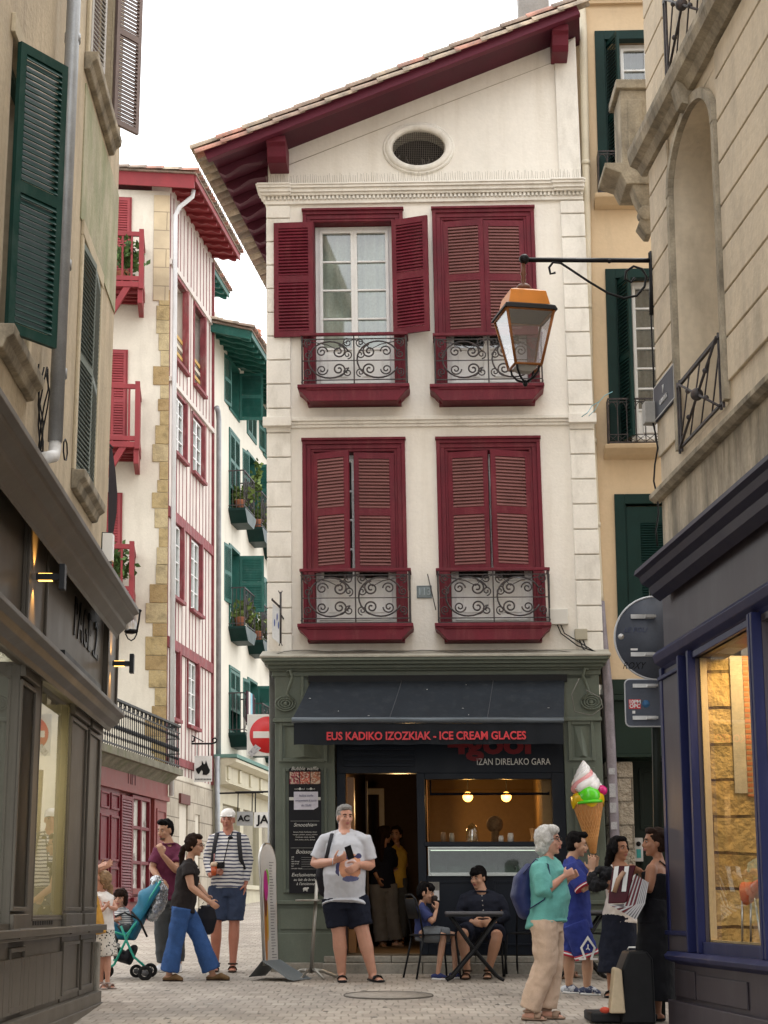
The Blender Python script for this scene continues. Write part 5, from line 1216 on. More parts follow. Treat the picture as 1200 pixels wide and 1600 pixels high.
mk('dark_room', MB().box(GF, .05, G1, vsh, gt1, -.8, -.7), M_dark, g1h); mk('dark_room', MB().box(GF, G1, G2, vsh, gt1, -.8, -.7), M_dark, g2h)
rnd = random.Random(11)
for k, u in enumerate(us):
    par = g1h if u < G1 - .5 else g2h
    for r_, (vt, vb) in enumerate(vrow):
        m = MB(); m.ringframe(GF, u - .04, u + ww + .04, vb, vt + .05, .07, -.25, .03)
        wf = mk('window', m, M_teal, par, bevel=.004); H = vt - vb; hw = ww / 2
        if H < .5: continue
        sb = vb + (.55 if r_ < 3 else .05); Hs = vt - sb - .04
        if (k + r_) % 2 == 0 or k > 3:
            shutter(wf, GF.sub(u + .02, sb, .0), hw - .02, Hs, M_teal, ns=14, st=.06); shutter(wf, GF.sub(u + ww - .02, sb, .0), hw - .02, Hs, M_teal, d=-1, ns=14, st=.06)
        else:
            shutter(wf, GF.sub(u, sb, .03, R(-172) + 0), hw, Hs, M_teal, ns=14, st=.06) if False else shutter(wf, GF.sub(u, sb, .035, R(6)), hw, Hs, M_teal, d=-1, ns=14, st=.06)
            shutter(wf, GF.sub(u + ww, sb, .03, R(80)), hw, Hs, M_teal, ns=14, st=.06)
            french_window(wf, GF, u + .05, u + ww - .05, vb + .05, vt, -.2, panes=(3, 1), panel=.5, curtain=None, fw=.04, name='casement')
        if r_ < 3:
            m = MB(); m.prism(GF, [(u - .1, vb), (u - .1, vb - .06), (u + .2, vb - .32), (u + ww - .2, vb - .32), (u + ww + .1, vb - .06), (u + ww + .1, vb)], .0, .42); bo = mk('balcony', m, M_green, par)
            m = MB(); W0 = .38; vt_ = vb + .95
            m.box(GF, u - .08, u + ww + .08, vt_ - .03, vt_, W0 - .015, W0 + .015); m.box(GF, u - .08, u + ww + .08, vb + .06, vb + .08, W0 - .01, W0 + .01)
            for q in range(3): uu = u + ww * (q + .5) / 3; m.tube([GF.p(uu + .17 * math.cos(z * .7), vb + .5 + .3 * math.sin(z * .7), W0) for z in range(9)], .012, 4, closed=True); m.tube([GF.p(uu - .15, vb + .1, W0), GF.p(uu + .15, vt_, W0)], .009, 4); m.tube([GF.p(uu + .15, vb + .1, W0), GF.p(uu - .15, vt_, W0)], .009, 4)
            for uu in (u - .08, u + ww + .06):
                m.box(GF, uu, uu + .02, vb, vt_, W0 - .01, W0 + .01); m.box(GF, uu, uu + .02, vt_ - .03, vt_, 0, W0); m.box(GF, uu, uu + .02, vb + .06, vb + .08, 0, W0)
                for q in (1, 2, 3): m.box(GF, uu, uu + .015, vb, vt_, W0 * q / 4, W0 * q / 4 + .012)
            mk('iron_railing', m, M_iron, bo)
PLD = [(0, 0, 'aloe in a terracotta pot on the upper green balcony next to the timbered house'), (1, 0, 'tall yellow-green plant growing up through the second upper green balcony'), (1, 1, 'bushy plants in a pot on the middle green balcony above the open dark shutter'), (0, 1, 'small potted plant on the middle green balcony nearest the timbered house')]
for k, r_, lab in PLD:
    u = us[k]; vb = vrow[r_][1]
    t = thing('potted_plant', GF.p(u + .3, vb, .2), lab, 'plant', 'potted plants on the green balconies')
    mm = MB(); leaves(mm, GF.p(u + ww * .5, vb + .35, .2), (.35, .5, .35), 170, .16, .4)
    if k == 1 and r_ == 0: leaves(mm, GF.p(u + ww * .45, vb + 1.2, .15), (.15, .2, .8), 130, .15, .4)
    mk('foliage', mm, pm('pale_balcony_leaf', (.16, .22, .06), .6, .4, 30), t)
    mm = MB(); mm.lathe(GF.p(u + .3, vb + .02, .2), [(.1, 0), (.14, .22), (.15, .25), (.11, .25)], n=12); mk('pot', mm, M_terr, t)
# washing on the lowest balcony
m = MB(); u = us[0]; vb = vrow[2][1]
for k, c in enumerate((0, 1, 2, 0)): m.mi = c; m.box(GF, u + .05 + .24 * k, u + .25 + .24 * k, vb + .25, vb + 1.0, .40, .42)
tag(mk('washing', m, [pm('plum_cloth', (.05, .02, .03), .9), pm('white_cloth', (.6, .58, .55), .9), pm('sky_cloth', (.2, .42, .5), .9)]), 'washing in plum, white and pale blue hung over the lowest green balcony', 'laundry')
# eaves: near roof low, a second behind
r1 = eaves(GF, 0.0, gp(352, 500)[0] + 1.6, gp(334, 520)[1] + .05, .95, g1h, M_teal, front=.2, drop=.28, back=2.2)
r2 = eaves(GF, G1, G2, gp(385, 585)[1], 1.0, g2h, M_teal, front=.3, drop=.25, back=2.0)
m = MB(); HFu = GF.sub(G1 - .2, gt1 + .6, -1.2)
r3 = eaves(GF.sub(1.2, 0, -1.6), 0, 5, gp(350, 505, -1.6)[1], .7, g2h, M_teal, front=.2, drop=.2, back=1.5)
m = MB(); p = gp(412, 538, -1.5); m.box(GF, p[0] - .5, p[0] + .5, p[1] - 2.5, p[1], -2, -1.4); m.lathe(GF.p(p[0], p[1], -1.7), [(.12, 0), (.14, .1), (.1, .12), (.12, .3), (.15, .32), (.1, .36), (.11, .5)], n=12); mk('chimney', m, M_terr, g2h)
# grey downpipe and cream shopfront
vq = gp(339, 655, .1)[1]; m = MB(); m.sweep([(GF.p(-.1, vq + .25, .12), .06), (GF.p(.05, vq + .2, .12), .06), (GF.p(.14, vq, .12), .06), (GF.p(.14, vsh, .12), .06)], n=10); m.sweep([(GF.p(-.06, cb_ if False else vsh, .14), .06), (GF.p(-.06, GG, .14), .06)], n=10)
tag(mk('downpipe', m, M_zinc), 'grey-blue rainwater pipe where the half-timbered house meets the green-shuttered one', 'drainpipe')
M_cshop = pm('cream_shopfront', (.50, .46, .34), .6, .08, 2, .05, 30, dirt=(.32, .27, .18), damt=.4)
cb_ = gp(335, 1222)[1]
m = MB(); m.prism(GF, [(0, vsh), (.55, vsh - .05), (.55, vsh - .12), (.4, vsh - .2), (.32, vsh - .2), (.32, cb_), (.42, cb_ - .06), (0, cb_ - .1)], -.02, G2, 'u')
u = .1
while u < G2: m.box(GF, u, u + .25, cb_ + .05, vsh - .22, .32, .36); u += 1.3
m.holed(GF, 0, G2, GG - .5, cb_ - .08, [(.7 + 2.4 * k, 2.7 + 2.4 * k, GG + .45, cb_ - .45) for k in range(9)], -.2, .1); m.box(GF, 0, G2, GG + .4, GG + .5, .1, .18)
mk('shopfront', m, M_cshop, g1h)
mk('lead_flashing', MB().box(GF, -.04, G2, vsh - .03, vsh + .05, 0, .58), pm('green_copper_edge', (.12, .22, .19), .7), g1h)
m = MB(); m.quad(GF.p(.7, GG + .4, .02), GF.p(G2 - 1, GG + .4, .02), GF.p(G2 - 1, cb_ - .4, .02), GF.p(.7, cb_ - .4, .02)); mk('shop_window_glass', m, glass('far_glass', (.85, .85, .8), .05, .15), g1h)
m = MB(); m.box(GF, 0, G2, GG - .2, cb_, -1.6, -1.5); mk('shop_interior', m, pm('pale_far_interior', (.42, .38, .28), .8, .3, 2), g1h)
# far buildings that close the side street
fb = thing('far_house', TF.p(40, GG, 6), 'plain pale house closing the end of the side street', 'house')
m = MB(); FF = Fr(GF.p(G2, GG, 0), (1, .1, 0)); m.box(FF, -6, 16, -1, 9, -6, 0); mk('wall', m, M_whitew, fb)
# buildings facing the side street on the right of it are the gabled house itself
# ================================================================ awning
M_awn = pm('charcoal_awning_cloth', (.017, .021, .027), .75, .12, 6, .06, 80, dirt=(.05, .055, .06), damt=.3, dscale=(10, 10, 3))
def aw(x, y, w): return HF.px(x, y, w)
WT, WB = .14, .95
tl, tr_ = aw(486, 1064, WT), aw(882, 1062, WT); bl, br_ = aw(456, 1124, WB), aw(881, 1124, WB)
vb1 = aw(670, 1163, WB)[1]
awn = thing('awning', HF.p((tl[0] + tr_[0]) / 2, vb1, .5), 'charcoal pull-out awning with red wording on its valance over the ice cream counter', 'awning')
m = MB(); n = 14; vs = []
for j in range(n + 1):
    t = j / n
    for i in range(25):
        s = i / 24; a = tl[0] + (tr_[0] - tl[0]) * s; b = bl[0] + (br_[0] - bl[0]) * s
        sag = -.03 * math.sin(math.pi * t) * (1 - .6 * abs(math.cos(s * math.pi * 3)))
        vs.append(HF.p(a + (b - a) * t, tl[1] + (bl[1] - tl[1]) * t + sag, WT + (WB - WT) * t))
fs = [(j * 25 + i, j * 25 + i + 1, (j + 1) * 25 + i + 1, (j + 1) * 25 + i) for j in range(n) for i in range(24)]
m.add(vs + [q - HF.V * .008 for q in vs], fs + [tuple(k + len(vs) for k in f[::-1]) for f in fs], True); can = mk('canopy', m, M_awn, awn)
m = MB()
for s in (.36, .72):
    m.tube([HF.p(tl[0] + (tr_[0] - tl[0]) * s + ((bl[0] + (br_[0] - bl[0]) * s) - (tl[0] + (tr_[0] - tl[0]) * s)) * t, tl[1] + (bl[1] - tl[1]) * t + .004 - .03 * math.sin(math.pi * t) * (1 - .6 * abs(math.cos(s * math.pi * 3))), WT + (WB - WT) * t) for t in [k / 10 for k in range(11)]], .006, 4)
mk('seam', m, pm('awning_seam', (.06, .065, .075), .6), can)
m = MB(); rr = random.Random(5)
for _ in range(9):
    s, t = rr.random(), rr.random(); a = tl[0] + (tr_[0] - tl[0]) * s; b = bl[0] + (br_[0] - bl[0]) * s
    m.ell(HF.p(a + (b - a) * t, tl[1] + (bl[1] - tl[1]) * t + .0, WT + (WB - WT) * t), (rr.uniform(.005, .014), .007, .004), n=6, m=4)
mk('bird_dropping', m, pm('pale_spot', (.45, .46, .46), .8), can)
m = MB(); m.sweep([(HF.p(bl[0], bl[1] - .01, WB), .034, .03), (HF.p(br_[0], br_[1] - .01, WB), .034, .03)], side=(0, 0, 1), n=10); mk('front_bar', m, pm('slate_metal', (.07, .085, .1), .35, metal=.3), awn)
m = MB(); vs = []; N = 60
for i in range(N + 1):
    u = bl[0] + .02 + (br_[0] - bl[0] - .03) * i / N; z = .012 * math.sin(i * .9) + .006 * math.sin(i * 2.3)
    for v, k in ((bl[1] - .03, .2), ((bl[1] + vb1) / 2, .6), (vb1 + .004 * math.sin(i * .7), 1)): vs.append(HF.p(u, v, WB + z * k))
m.add(vs, [(3 * i + k, 3 * i + 3 + k, 3 * i + 4 + k, 3 * i + 1 + k) for i in range(N) for k in range(2)], True); va = mk('valance', m, pm('black_valance', (.014, .017, .022), .75, .1, 5), awn)
text(va, 'EUS KADIKO IZOZKIAK - ICE CREAM GLACES', HF.sub((aw(509, 1150, WB)[0] + aw(823, 1150, WB)[0]) / 2, aw(666, 1150.5, WB)[1], WB + .022), .122, M_redtxt, bold=.003, name='wording', sx=.885)
m = MB()
for s in (tl[0] + .1, tr_[0] - .12):
    m.tube([HF.p(s, tl[1] - .1, .12), HF.p(s + (.25 if s < 0 else -.25), tl[1] - .42, .5), HF.p(s, bl[1] - .06, WB - .05)], .016, 6)
mk('folding_arm', m, M_black, awn)
m = MB(); m.box(HF, tl[0] - .03, tr_[0] + .03, tl[1] - .02, tl[1] + .06, .03, .16); mk('cassette', m, M_black, awn)

# ================================================================ inside the ice cream shop
def gl_globe(x, y, lab):
    p = HF.px(x, y, -1.4); o = HF.p(*p, -1.4); t = thing('globe_lamp', o, lab, 'lamp', 'glowing globes over the ice cream counter')
    m = MB(); m.ell(o, (.062, .062, .062)); mk('globe', m, emis('globe_glow', (1, .50, .10), 3.2), t)
    m = MB(); m.tube([o + V3((0, 0, .06)), o + V3((0, 0, .5))], .006, 5); mk('cord', m, M_black, t)
    l = bpy.data.lights.new('globe_bulb', 'POINT'); l.energy = 3.6; l.color = (1, .55, .18); l.shadow_soft_size = .07; lo = bpy.data.objects.new('globe_bulb', l); COL.objects.link(lo); lo.location = V3((0, -.12, 0)); lo.parent = t
gl_globe(731, 1245, 'left glowing round globe above the counter'); gl_globe(791, 1245, 'right glowing round globe above the counter')
l = bpy.data.lights.new('back_room_light', 'POINT'); l.energy = 14; l.color = (1, .6, .25); l.shadow_soft_size = .1; lo = bpy.data.objects.new('back_room_light', l); COL.objects.link(lo); lo.location = HF.p(*HF.px(625, 1260, -1.6), -1.6)
m = MB(); p0 = HF.px(660, 1319, -.3)
def cnt(x): return HF.px(x, 1316, -.25)
cv = HF.px(750, 1315, -.15)[1]
items = []
for x, r, h, col, nm, lab in ((693, .03, .11, (.25, .15, .08), 'jar', 'tall brown jar at the left end of the counter'), (706, .03, .10, (.35, .3, .22), 'jar', 'short cream jar beside the tall brown one'),
                          (832, .05, .13, (.6, .3, .1), 'wafer_cone', 'upright wafer cone at the right end of the counter'), (783, .03, .07, (.65, .63, .6), 'tub', 'small white tub in the middle of the counter'), (798, .035, .10, (.65, .63, .6), 'tub', 'taller white tub beside the small one')):
    o = HF.p(cnt(x)[0], cv, -.25)
    mm = MB()
    if nm == 'wafer_cone': mm.lathe(o, [(.012, 0), (.03, .02), (.012, .03), (.034, .14), (.04, .15), (.03, .15)], n=14)
    else: mm.lathe(o, [(r, 0), (r, h * .8), (r * .8, h * .85), (r * .85, h), (r * .5, h)], n=14)
    tag(mk(nm, mm, pm(nm + '_%d' % x, col, .5)), lab, 'cone' if nm == 'wafer_cone' else 'container', 'containers on the ice cream counter')
o = HF.p(cnt(738)[0], cv, -.3); mm = MB(); mm.lathe(o, [(.06, 0), (.07, .02), (.075, .12), (.06, .16), (.045, .19), (.03, .2), (.01, .22)], n=18); gj = mk('glass_jar', mm, glass('jar_glass', (.85, .9, .85), .03, .2)); tag(gj, 'big clear glass jar in the middle of the counter', 'jar')
mm = MB(); mm.ell(HF.p(cnt(775)[0], cv + .22, -.7), (.1, .08, .1)); mm.tube([HF.p(cnt(775)[0], cv - .1, -.7), HF.p(cnt(775)[0], cv + .15, -.7)], .05, 8); tag(mk('bread_basket', mm, pm('dark_wicker', (.16, .09, .04), .8, .4, 20, .6, 40)), 'dark wicker ball shape behind the counter', 'basket')
# display case
a, b = HF.px(669, 1345, .06)[0], HF.px(845, 1345, .06)[0]; c, d = HF.px(700, 1366, .06)[1], HF.px(700, 1326, .06)[1]
dc = thing('display_case', HF.p((a + b) / 2, c, 0), 'glass-fronted ice cream display case with a bright light strip along its top', 'display case')
m = MB(); m.ringframe(HF, a, b, c, d, .018, .03, .075); m.box(HF, a, b, c - .02, c, -.4, .08); m.box(HF, a, b, d, d + .02, -.4, .08); mk('frame', m, pm('case_metal', (.33, .35, .33), .3, metal=.5), dc, bevel=.003)
m = MB(); m.quad(HF.p(a, c, .07), HF.p(b, c, .07), HF.p(b, d, .07), HF.p(a, d, .07)); mk('glass', m, glass('case_glass', (.75, .85, .8), .03, .04), dc)
m = MB(); m.box(HF, a + .03, b - .02, d - .022, d - .012, .02, .035); mk('light_strip', m, emis('case_strip', (.9, 1, .8), 1.0), dc)
m = MB(); m.box(HF, a, b, c, d, -.42, -.4); m.box(HF, a + .02, b - .02, c, c + .05, -.38, .02)
for k in range(7): m.box(HF, a + .04 + k * .19, a + .2 + k * .19, c + .05, c + .09, -.3, -.02)
mk('tubs', m, pm('case_inside', (.05, .07, .06), .4, .3, 8), dc)
# little notice on the riser
t = thing('notice', HF.p(*HF.px(679, 1406, .03), .03), 'small grey and white notice stuck on the dark counter front behind the boy', 'notice')
a, vt_ = HF.px(669, 1378, .03); b, vb_ = HF.px(687, 1407, .03); m = MB(); m.box(HF, a, b, vb_, vt_, .036, .04); mk('sheet', m, pm('grey_notice', (.2, .19, .17), .6, .3, 10), t)
m = MB(); m.box(HF, a + .055, b - .005, vb_ + .005, vb_ + .11, .0405, .043); mk('white_sheet', m, pm('paper_white', (.6, .6, .62), .7), t)

# ================================================================ menu board
a, vt_ = HF.px(451, 1200, .14); b, vb_ = HF.px(503, 1396, .14)
mb = thing('menu_board', HF.p((a + b) / 2, vb_, .13), 'tall black menu board with white lettering and three waffle photos on the green pilaster', 'menu board')
m = MB(); m.prism(HF, [(a, vb_), (b, vb_), (b, vt_ - .02), (b - .02, vt_), (a + .02, vt_), (a, vt_ - .02)], .13, .15); mk('board', m, pm('menu_black', (.012, .012, .015), .5), mb)
M_mw = pm('menu_white', (.55, .55, .52), .6); cx = (a + b) / 2; W_ = b - a; Hh = vt_ - vb_
def ml(s, yy, size, sx=1, x=cx, al='CENTER', sh=.3): text(mb, s, HF.sub(x, HF.px(470, yy, .15)[1], .151), size, M_mw, align=al, ext=.0015, name='lettering', sx=sx, shear=sh)
ml('Bubble waffle', 1201, .058); ml('Smoothie', 1289, .058, x=cx - .02); ml('5.00', 1289, .03, x=cx + .11, sh=0); ml('Boissons', 1331, .062); ml('Exclusivement', 1367, .055); ml('au lait de brebis', 1374.5, .042); ml("à l'ancienne", 1381, .045)
for yy in (1233,): ml('SUCRE   SALÉ   CLASSIQUE', yy, .02, sh=0)
for j, yy in enumerate((1300, 1304, 1308, 1312)): ml(['banane, fraise, framboise, citron', 'mangue, passion, ananas, pomme', 'framboise, cassis, myrtille', 'kiwi, melon, pêche, abricot'][j], yy, .021, sh=0)
for j, yy in enumerate((1339, 1342.5, 1346, 1349.5, 1353, 1357)): ml(['café', 'thé', 'café allongé', 'café au lait', 'eau', 'chocolat chaud'][j], yy, .020, al='LEFT', x=a + .025, sh=0); 
m = MB()
for yy in (1283, 1325): v = HF.px(470, yy, .15)[1]; m.box(HF, a + .02, b - .02, v, v + .002, .15, .152)
for yy in (1339, 1342.5, 1346, 1349.5, 1353, 1357): v = HF.px(470, yy, .15)[1] - .006; m.box(HF, a + .14, b - .03, v, v + .0015, .15, .152)
v = HF.px(470, 1248, .15)[1]; m.box(HF, a + .005, b - .005, v - .017, v + .017, .15, .152)
v = HF.px(470, 1389, .15)[1]; m.ell(HF.p(cx, v, .15), (.03, .004, .018), n=10, m=6); m.ell(HF.p(cx + .028, v + .01, .15), (.012, .004, .01), n=8, m=5); m.box(HF, cx - .025, cx - .015, v - .028, v, .15, .153); m.box(HF, cx + .012, cx + .022, v - .028, v, .15, .153)
for x in (-.055, .07): m.ell(HF.p(cx + x, HF.px(470, 1232.5, .15)[1], .15), (.014, .002, .014), n=10, m=6)
mk('mark', m, M_mw, mb)
M_ph = [pm('waffle_photo_%d' % k, c, .5, .6, 25, dirt=(.55, .45, .35), damt=.9, dscale=(45, 45, 45), dth=(.5, .56)) for k, c in enumerate(((.25, .03, .05), (.4, .06, .03), (.3, .12, .07)))]
for k in range(3):
    m = MB(); m.box(HF, a + .012 + k * W_ * .325, a + .012 + k * W_ * .325 + W_ * .30, HF.px(470, 1225, .15)[1], HF.px(470, 1206, .15)[1], .15, .153); mk('photo', m, M_ph[k], mb)
pa, pt = HF.px(459, 1237, .16); pb, pbv = HF.px(497, 1265, .16)
m = MB(); m.prism(HF, [(pa, pbv), (pb - .05, pbv), (pb, pbv + .03), (pb, pt), (pa, pt)], .154, .157); pp = mk('taped_paper', m, pm('lilac_paper', (.55, .54, .62), .8), mb)
M_ink = pm('pen_ink', (.12, .12, .2), .6)
for j, s in enumerate(('Bubble waffle', 'uniquement à partir', "de 15h30")): text(pp, s, HF.sub((pa + pb) / 2, pt - .045 - j * .055, .158), .034, M_ink, ext=.001, name='handwriting', sx=.9, shear=.3)

# ================================================================ giant ice cream cone
cp = HF.px(921, 1330, .42); co = HF.p(*cp, .42); SY = co.y / 2851
ctop = HF.px(918, 1262, .42); tip = co; ax = (HF.p(*HF.px(916, 1245, .42), .42) - tip).normalized(); L = (HF.p(*HF.px(917, 1250, .42), .42) - tip).length
co = HF.p(*HF.px(927, 1334, .42), .42); tip = co; ax = (HF.p(*HF.px(918, 1250, .42), .42) - tip).normalized(); L = (HF.p(*HF.px(918, 1250, .42), .42) - tip).length
cone = thing('ice_cream_cone_sculpture', tip, 'giant plastic ice cream cone with white swirl and green scoop beside the sage pilaster', 'sculpture')
m = MB(); RR = .178
m.lathe(tip, [(.02, 0), (.035, .01), (RR * .55, L * .5), (RR, L), (RR * 1.0, L + .01), (RR * .5, L + .0)], n=40, ax=ax)
M_waf = pm('waffle_brown', (.58, .26, .08), .45, .15, 4)
mk('wafer', m, M_waf, cone)
x_ = V3((1, 0, 0)); x_ = (x_ - ax * x_.dot(ax)).normalized(); y_ = ax.cross(x_)
m = MB()
for sgn in (1, -1):
    for k in range(22):
        a0_ = 2 * math.pi * k / 22; pts = []
        for i in range(26):
            t = .06 + .94 * i / 25; r = .02 + (RR - .02) * t + .003; an = a0_ + sgn * math.log(t / .06) * .9
            pts.append(tip + ax * L * t + (x_ * math.cos(an) + y_ * math.sin(an)) * r)
        m.tube(pts, .0045, 4)
mk('waffle_ridge', m, pm('waffle_ridge_tan', (.66, .34, .12), .45), cone)
top = tip + ax * L
m = MB(); m.ell(top + ax * .03, (RR * 1.02, RR * 1.02, .08), (x_, y_, ax), 28, 10); mk('yellow_scoop', m, pm('glossy_yellow', (.75, .50, .01), .2, .05), cone)
# dripping yellow skirt
m = MB(); vs = []; N = 40
for i in range(N):
    an = 2 * math.pi * i / N; d_ = x_ * math.cos(an) + y_ * math.sin(an); dr = .055 + .035 * math.sin(an * 4 + 1)
    vs += [top + d_ * (RR * 1.04) + ax * .05, top + d_ * (RR * 1.07) - ax * .01, top + d_ * (RR * .985) - ax * dr]
m.add(vs, [(3 * i + k, 3 * ((i + 1) % N) + k, 3 * ((i + 1) % N) + k + 1, 3 * i + k + 1) for i in range(N) for k in range(2)], True); mk('yellow_drip', m, MATS['glossy_yellow'], cone)
cm = V3((0, -1, 0)); cm = (cm - ax * cm.dot(ax)).normalized()
m = MB(); m.ell(top + cm * .09 + ax * .035 + x_ * .01, (.128, .125, .12), n=26, m=14); m.sweep([(top + cm * .09 + ax * -.03 + x_ * .01 + (x_ * math.cos(k / 20 * 6.283) * .13 + cm * math.sin(k / 20 * 6.283) * .13), .018) for k in range(20)], closed=True, n=6); mk('green_scoop', m, pm('glossy_green', (.10, .62, .02), .18, .05), cone)
m = MB(); m.ell(top + x_ * .16 + ax * .09 + cm * .03, (.07, .07, .06)); mk('pink_scoop', m, pm('glossy_pink', (.62, .01, .18), .2), cone)
m = MB()
def swirl(m, phase, rad0, wdt, col):
    st = []; nn = 70
    for i in range(nn):
        t = i / (nn - 1); an = phase + t * 5.2; r = rad0 * (1 - t) ** .85; st.append((top + ax * (.13 + .30 * t ** .9) + (x_ * math.cos(an) + y_ * math.sin(an)) * r, max(.012, wdt * (1 - t * .82)), max(.012, wdt * (1 - t * .82))))
    m.sweep(st, n=10, cap='round')
for k in range(6): m.mi = 0 if k != 3 else 1; swirl(m, 2 * math.pi * k / 6, .125, .062 if m.mi == 0 else .05, None)
m.mi = 0; m.lathe(top + ax * .09, [(.12, 0), (.15, .03), (.12, .12), (.07, .22), (.03, .30), (.005, .345)], n=24, ax=ax, flute=.06, nf=7)
mk('whipped_swirl', m, [pm('glossy_white', (.8, .78, .78), .2, .04), pm('glossy_blush', (.75, .33, .34), .2, .05)], cone)
m = MB(); m.tube([tip + ax * L * .6, tip + ax * L * .6 + HF.W * -.32], .012, 6); mk('wall_bracket', m, M_black, cone)

# ================================================================ small things on the gabled house
t = thing('house_number', HF.p(*HF.px(663, 934, .01), .01), 'small blue-grey enamel house number between the two lower balconies', 'number plate')
a, vt_ = HF.px(651, 915, .01); b, vb_ = HF.px(675, 934.5, .01); m = MB(); m.box(HF, a, b, vb_, vt_, .0, .012); mk('plate', m, pm('blue_grey_enamel', (.21, .25, .26), .5, .2, 20), t, bevel=.003)
m = MB(); m.ringframe(HF, a + .006, b - .006, vb_ + .006, vt_ - .006, .006, .012, .014); mk('border', m, pm('enamel_dark_edge', (.12, .14, .15), .5), t)
text(t, '113', HF.sub((a + b) / 2, (vb_ + vt_) / 2, .013), .125, pm('faded_numeral', (.36, .42, .45), .5), name='numeral', sx=.85)
m = MB(); m.tube([HF.p(*HF.px(668, 897, .02), .02), HF.p(*HF.px(681, 953, .2), .2)], .006, 5); m.tube([HF.p(*HF.px(858, 897, .28), .28), HF.p(*HF.px(859, 950, .28), .28)], .006, 5)
tag(mk('hanging_wire', m, M_iron), 'thin dark wires hanging beside the lower right balcony', 'wire')
for x0, x1, y0, y1, nm, col, lab in ((858, 888, 952, 976, 'meter_box', (.62, .60, .55), 'white plastic meter box right of the lower right balcony'), (897.5, 918, 983, 1000, 'junction_box', (.36, .33, .25), 'small beige junction box on the right-hand quoins')):
    a, vt_ = HF.px(x0, y0, .05); b, vb_ = HF.px(x1, y1, .05); m = MB(); m.box(HF, a, b, vb_, vt_, .0, .09)
    t = thing(nm, HF.p((a + b) / 2, vb_, .04), lab, 'electrical box'); mk('casing', m, pm(nm + '_plastic', col, .45, .04), t, bevel=.008)
    m = MB()
    for dx in (-.02, .02): 
        q0 = HF.p((a + b) / 2 + dx, vb_, .05); q3 = HF.p(*HF.px(940, 1022, .18), .18)
        m.tube([q0, q0 + V3((.04, 0, -.1)), q0.lerp(q3, .45) + V3((0, 0, -.07 + dx)), q0.lerp(q3, .8) + V3((0, 0, -.03)), q3], .007, 5)
    mk('cable', m, M_black, t)
m = MB(); pts = []; 
for i in range(30): x = 428 + i * 16.5; p = HF.px(x, 1023 - 4 * abs(math.sin(i * .55)) - (3 if 0 < i < 29 else 0), .2); pts.append(HF.p(p[0], p[1], .2))
m.tube(pts, .006, 5); pts = [HF.p(*HF.px(x, y, .28), .28) for x, y in ((905, 1060), (893, 1085), (898, 1112), (925, 1118), (942, 1105), (938, 1090), (915, 1078))]; m.tube(pts, .006, 5)
tag(mk('facade_cable', m, pm('grey_cable', (.16, .155, .14), .6)), 'grey cable sagging along the top of the sage shopfront', 'cable')
# small hanging panel at the house's left corner
t = thing('hanging_sign', HF.p(*HF.px(437, 1005, .15), .15), 'narrow white and blue panel hanging from an iron bracket at the house corner', 'sign')
m = MB(); q = lambda x, y, w=.35: HF.p(*HF.px(x, y, w), w)
m.tube([q(438.5, 925), q(438.5, 1005)], .012, 6); m.tube([q(436, 1009), q(438.5, 1003), q(441, 1009)], .007, 5); m.tube([q(435, 923), q(438.5, 930), q(441, 923)], .007, 5); m.tube([q(438, 949), q(425, 937), q(426, 935)], .012, 6); m.tube([q(438.5, 960), HF.p(HF.px(438.5, 960, .35)[0], HF.px(438.5, 960, .35)[1], 0)], .01, 5); mk('bracket', m, M_iron, t)
m = MB(); A_ = [q(426, 942), q(437, 951), q(437, 1006), q(425, 996)]; m.add(A_ + [p + V3((0, .015, 0)) for p in A_], [(0, 1, 2, 3), (7, 6, 5, 4), (0, 4, 5, 1), (1, 5, 6, 2), (2, 6, 7, 3), (3, 7, 4, 0)]); mk('panel', m, pm('milky_white_panel', (.62, .64, .66), .4), t)
m = MB()
for x, y in ((433, 964), (429, 973), (435, 977)): c = q(x, y); m.ell(c - V3((0, .004, 0)), (.007, .006, .045), n=8, m=6)
mk('blue_mark', m, pm('sign_blue', (.05, .08, .3), .4), t)

# ================================================================ signs
# no-entry sign on the side wall behind the corner
def flat(Y, ang=0): return Fr((0, Y, CAMZ), (math.cos(ang), math.sin(ang), 0))
NF = flat(21.4); a, vb_ = NF.px(385.5, 1181); b, vt_ = NF.px(449, 1116)
ne = thing('no_entry_sign', NF.p((a + b) / 2, vb_, 0), 'square white no-entry sign with a red disc, half hidden behind the sage pilaster', 'traffic sign')
m = MB(); m.box(NF, a, b, vb_, vt_, -.02, 0); mk('plate', m, pm('sign_white', (.62, .62, .60), .4, .06), ne, bevel=.004)
cx, cv_ = NF.px(418.5, 1148); r = NF.px(418.5 + 28.5, 1148)[0] - cx
m = MB(); m.sweep([(NF.p(cx, cv_, 0), r), (NF.p(cx, cv_, .004), r)], n=40); mk('red_disc', m, pm('sign_red', (.50, .01, .012), .4, .08), ne)
m = MB(); m.box(NF, cx - r * .8, cx + r * .8, cv_ - r * .18, cv_ + r * .18, .004, .008); mk('white_bar', m, MATS['sign_white'], ne)
m = MB(); f = NF.sub(*NF.px(396, 1174), .006, ang=0); m.add([NF.p(*NF.px(x, y), .007) for x, y in ((388, 1176), (399, 1163), (408, 1169), (393, 1184))], [(0, 1, 2, 3)]); mk('peeling_sticker', m, MATS['grubby_sticker'], ne)
m = MB(); m.sweep([(NF.p((a + b) / 2 + .05, vt_ + .1, -.05), .03), (NF.p((a + b) / 2 + .05, ground_z(21.4) - CAMZ, -.05), .03)], n=10); mk('post', m, M_zinc, ne)
